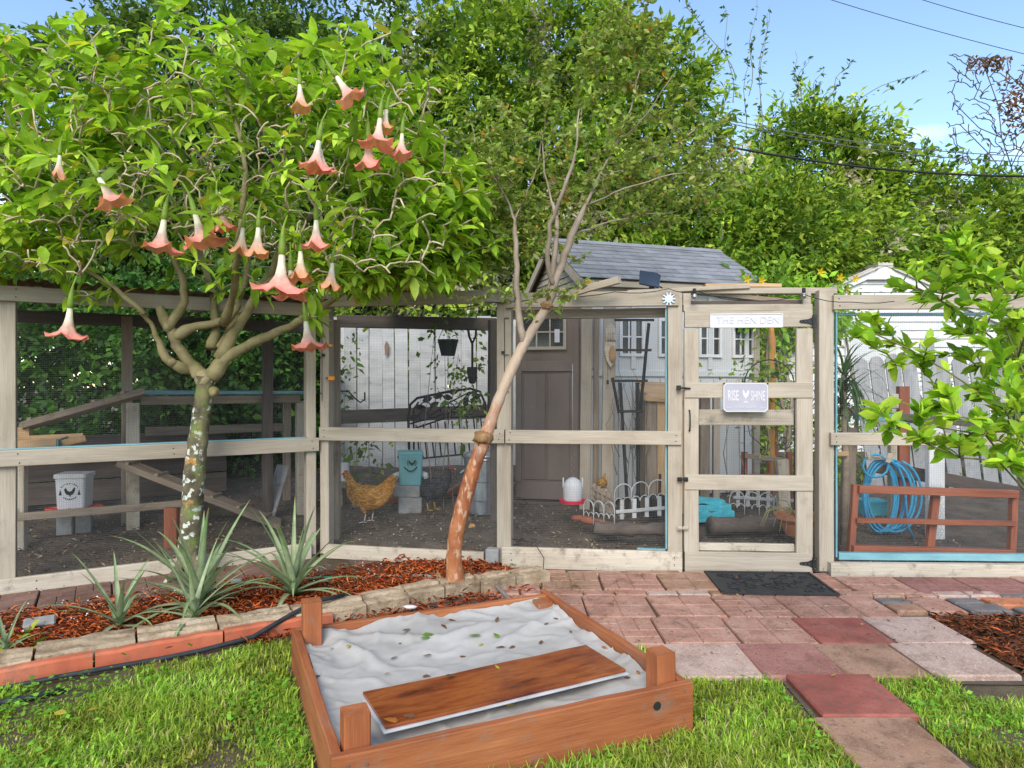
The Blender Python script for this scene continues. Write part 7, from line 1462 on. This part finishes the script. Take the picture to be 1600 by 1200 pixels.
# broad-leaved ground cover among the grass
pts = []
while len(pts) < 6200:
    y = U(1.6, 3.2); x = U(-.98, 1.0) * y
    if lawn(x, y) and noise.noise((x * 1.9 + 4, y * 1.9, 5)) + U(-.35, .35) > .1: pts.append((x, y, U(.012, .05)))
P = np.array(pts); N = len(P); a = NR.uniform(0, 6.28, N); leaves('clover_leaves', P, np.stack([np.cos(a), np.sin(a), NR.uniform(-.1, .5, N)], 1), NR.uniform(.013, .03, N), .75, pal([(.09, .22, .02), (.15, .33, .03), (.2, .4, .04)], N), GRASS, big=False, roll=.3); tag(bpy.data.objects['clover_leaves'], 'small round weed leaves in the lawn', 'weeds', kind='stuff')
# shredded mulch
def chips(name, label, n, where, z, palette, L0, L1, wd, tilt=.35):
    pts = []
    while len(pts) < n:
        x, y = where(); pts.append((x, y))
    P = np.array(pts); a = NR.uniform(0, 6.28, n); e = NR.normal(0, tilt, n); D = np.stack([np.cos(a) * np.cos(e), np.sin(a) * np.cos(e), np.sin(e)], 1); Z = np.array([z(x, y) for x, y in pts]); P3 = np.stack([P[:, 0], P[:, 1], Z + NR.uniform(-.002, .012, n)], 1)
    o = leaves(name, P3, D, NR.uniform(L0, L1, n), wd, pal(palette, n, .2), CHIP, big=False, roll=.5, curl=2.0); return tag(o, label, 'mulch' if 'mulch' in name else 'litter', kind='stuff')
def r_bed():
    while True:
        u, d = U(-.9, 3.1), U(.5, 1.44)
        p = bed(u, d)
        if u > 1.9 and d < .75 and RNG.random() < .6: continue
        if d > .8 or RNG.random() < .35 + .3 * (noise.noise((u * 3, d * 3, 0)) > 0): return p.x, p.y
chips('mulch_chips', 'shredded orange-red bark mulch in the bed', 9000, r_bed, lambda x, y: .042, [(.22, .04, .014), (.40, .075, .02), (.52, .12, .03), (.60, .19, .06), (.26, .11, .06)], .02, .075, .16)
def r_gap():
    p = bed(U(1.2, 3.0), U(1.50, 1.74)); return p.x, p.y
chips('mulch_chips', 'red bark mulch between the edging stones and the raised bed', 900, r_gap, lambda x, y: .02, [(.22, .04, .014), (.40, .075, .02), (.20, .10, .06)], .02, .07, .16)
chips('mulch_chips', 'shredded brown and orange mulch right of the path', 2600, lambda: (U(2.42, 3.6), U(3.02, 3.98)), lambda x, y: .026, [(.06, .035, .022), (.12, .06, .035), (.40, .10, .025), (.10, .06, .04)], .02, .075, .16)
def r_run():
    while True:
        x, d = U(-4.5, 3.6), abs(U(0, 1)) ** 1.4 * 3.2 + .06
        return x, front_y(x) + d
chips('run_litter', 'straw, shavings and dead leaves scattered over the run soil', 9000, r_run, lambda x, y: run_z(x, y) + .008, [(.08, .06, .042), (.16, .12, .08), (.28, .22, .14), (.38, .31, .21), (.10, .075, .05)], .012, .05, .28)
chips('run_litter', 'pale shell grit and bedding flecks on the run soil', 700, r_run, lambda x, y: run_z(x, y) + .012, [(.42, .39, .33), (.52, .49, .43)], .008, .022, .7)
def r_all():
    while True:
        t = RNG.random()
        if t < .5:
            x, y = U(-.9, 3.4), U(3.3, 4.95)
            if in_sand(x, y): continue
            return x, y
        p = bed(U(-1, 2.6), U(.02, 1.6)); return p.x, p.y
chips('path_litter', 'fine dead leaf litter on the pavers and bricks', 900, r_all, lambda x, y: .036, [(.10, .06, .035), (.2, .13, .07), (.34, .27, .12), (.3, .12, .04)], .008, .028, .35, .15)
def r_perl():
    p = bed(U(-.5, 2.4), U(.45, 1.0)); return p.x, p.y
chips('perlite_flecks', 'tiny white flecks over the mulch and bricks', 420, r_perl, lambda x, y: .05, [(.6, .6, .6), (.7, .7, .7)], .006, .013, .9)
# individual fallen leaves
def fallen(label, group, p, L_, col, rz, nrm=None):
    n = V(U(-.25, .25), U(-.25, .25), 1).normalized(); d = V(math.cos(rz), math.sin(rz), 0); d = (d - n * d.dot(n)).normalized(); s_ = n.cross(d); m = MB(); w_ = L_ * .24; cu = U(.02, .09) * L_
    v_ = [p, p + d * L_ * .3 + s_ * w_ + n * cu, p + d * L_ * .3 + n * .0, p + d * L_ * .3 - s_ * w_ + n * cu, p + d * L_ * .7 + s_ * w_ * .7 + n * cu, p + d * L_ * .7 + n * .003, p + d * L_ * .7 - s_ * w_ * .7 + n * cu, p + d * L_ + n * cu * .8, p - d * L_ * .12 + n * .004, p + s_ * .0015]
    m.add(v_, [(0, 2, 1), (0, 3, 2), (1, 2, 5, 4), (2, 3, 6, 5), (4, 5, 7), (5, 6, 7), (8, 9, 0)]); m.c = [(*col, 1)] * len(m.v); o = m.build('fallen_leaf', LEAF, smooth=True); return tag(o, label, 'leaf', group)
def on_cloth(px, py):
    z = .15
    for _ in range(4):
        p = gnd(px, py, z); v = V(p.x, p.y, 0) - FLc; z = cloth_z(v.dot(ex), v.dot(ey_)) + .006
    return gnd(px, py, z)
GRN, YEL, BRN, ORG = (.13, .24, .03), (.42, .36, .05), (.16, .09, .05), (.42, .15, .03)
for px, py, c_, L_ in ((752, 992, GRN, .07), (780, 996, GRN, .055), (660, 992, GRN, .06), (672, 996, GRN, .05), (545, 1007, YEL, .045), (792, 1104, YEL, .06), (755, 1006, YEL, .03)):
    fallen('green or yellowing leaf dropped on the grey fabric', 'green leaves on the fabric', on_cloth(px, py), L_, c_, U(0, 6.28))
for px, py, c_, L_ in ((675, 1022, BRN, .045), (718, 1026, BRN, .035), (775, 972, BRN, .045), (790, 1011, BRN, .05), (805, 1009, BRN, .04), (610, 1030, BRN, .04), (625, 1006, BRN, .03), (845, 1006, BRN, .05), (940, 1010, ORG, .035), (995, 1048, ORG, .03), (850, 976, BRN, .03), (600, 1053, BRN, .03), (660, 1056, BRN, .045), (560, 1016, BRN, .03), (985, 1058, BRN, .04), (500, 1055, BRN, .03), (880, 960, BRN, .03), (640, 982, BRN, .06), (690, 975, BRN, .05), (865, 965, BRN, .035), (700, 968, BRN, .045), (520, 1012, BRN, .03), (890, 985, BRN, .03)):
    fallen('curled brown dead leaf on the grey fabric', 'brown leaves on the fabric', on_cloth(px, py), L_, c_, U(0, 6.28))
for px, py, c_, L_ in ((625, 1127, ORG, .06), (650, 1120, BRN, .05), (780, 1045, YEL, .03), (895, 1060, ORG, .03), (710, 1055, BRN, .07)):
    q = gnd(px, py, .192); fallen('small dead leaf lying on the plywood sheet', 'leaves on the plywood', q, L_, c_, U(0, 6.28))
for px, py, c_, L_ in ((85, 1113, YEL, .07), (135, 1110, YEL, .05), (75, 1168, YEL, .06), (295, 1180, YEL, .05), (210, 1145, YEL, .05), (375, 1035, YEL, .06), (425, 1106, BRN, .05)):
    fallen('yellow leaf fallen on the left lawn', 'yellow leaves on the lawn', gnd(px, py, .035), L_, c_, U(0, 6.28))
for px, py, c_, L_ in ((905, 915, GRN, .06), (845, 940, GRN, .09), (795, 880, GRN, .07), (1155, 940, ORG, .03), (960, 945, BRN, .04), (1020, 1040, BRN, .035), (1265, 1020, ORG, .03), (1298, 1056, YEL, .03), (1150, 905, BRN, .05), (1270, 925, ORG, .025)):
    fallen('stray leaf lying on the pink pavers', 'leaves on the pavers', gnd(px, py, .042), L_, c_, U(0, 6.28))
for px, py in ((145, 1035), (232, 1040), (245, 1046), (300, 1010), (50, 1062), (270, 1010), (190, 1020)):
    fallen('small yellow-brown leaf on the tan edging stones', 'leaves on the stones', gnd(px, py, .112), U(.04, .06), RNG.choice([YEL, BRN, GRN]), U(0, 6.28))
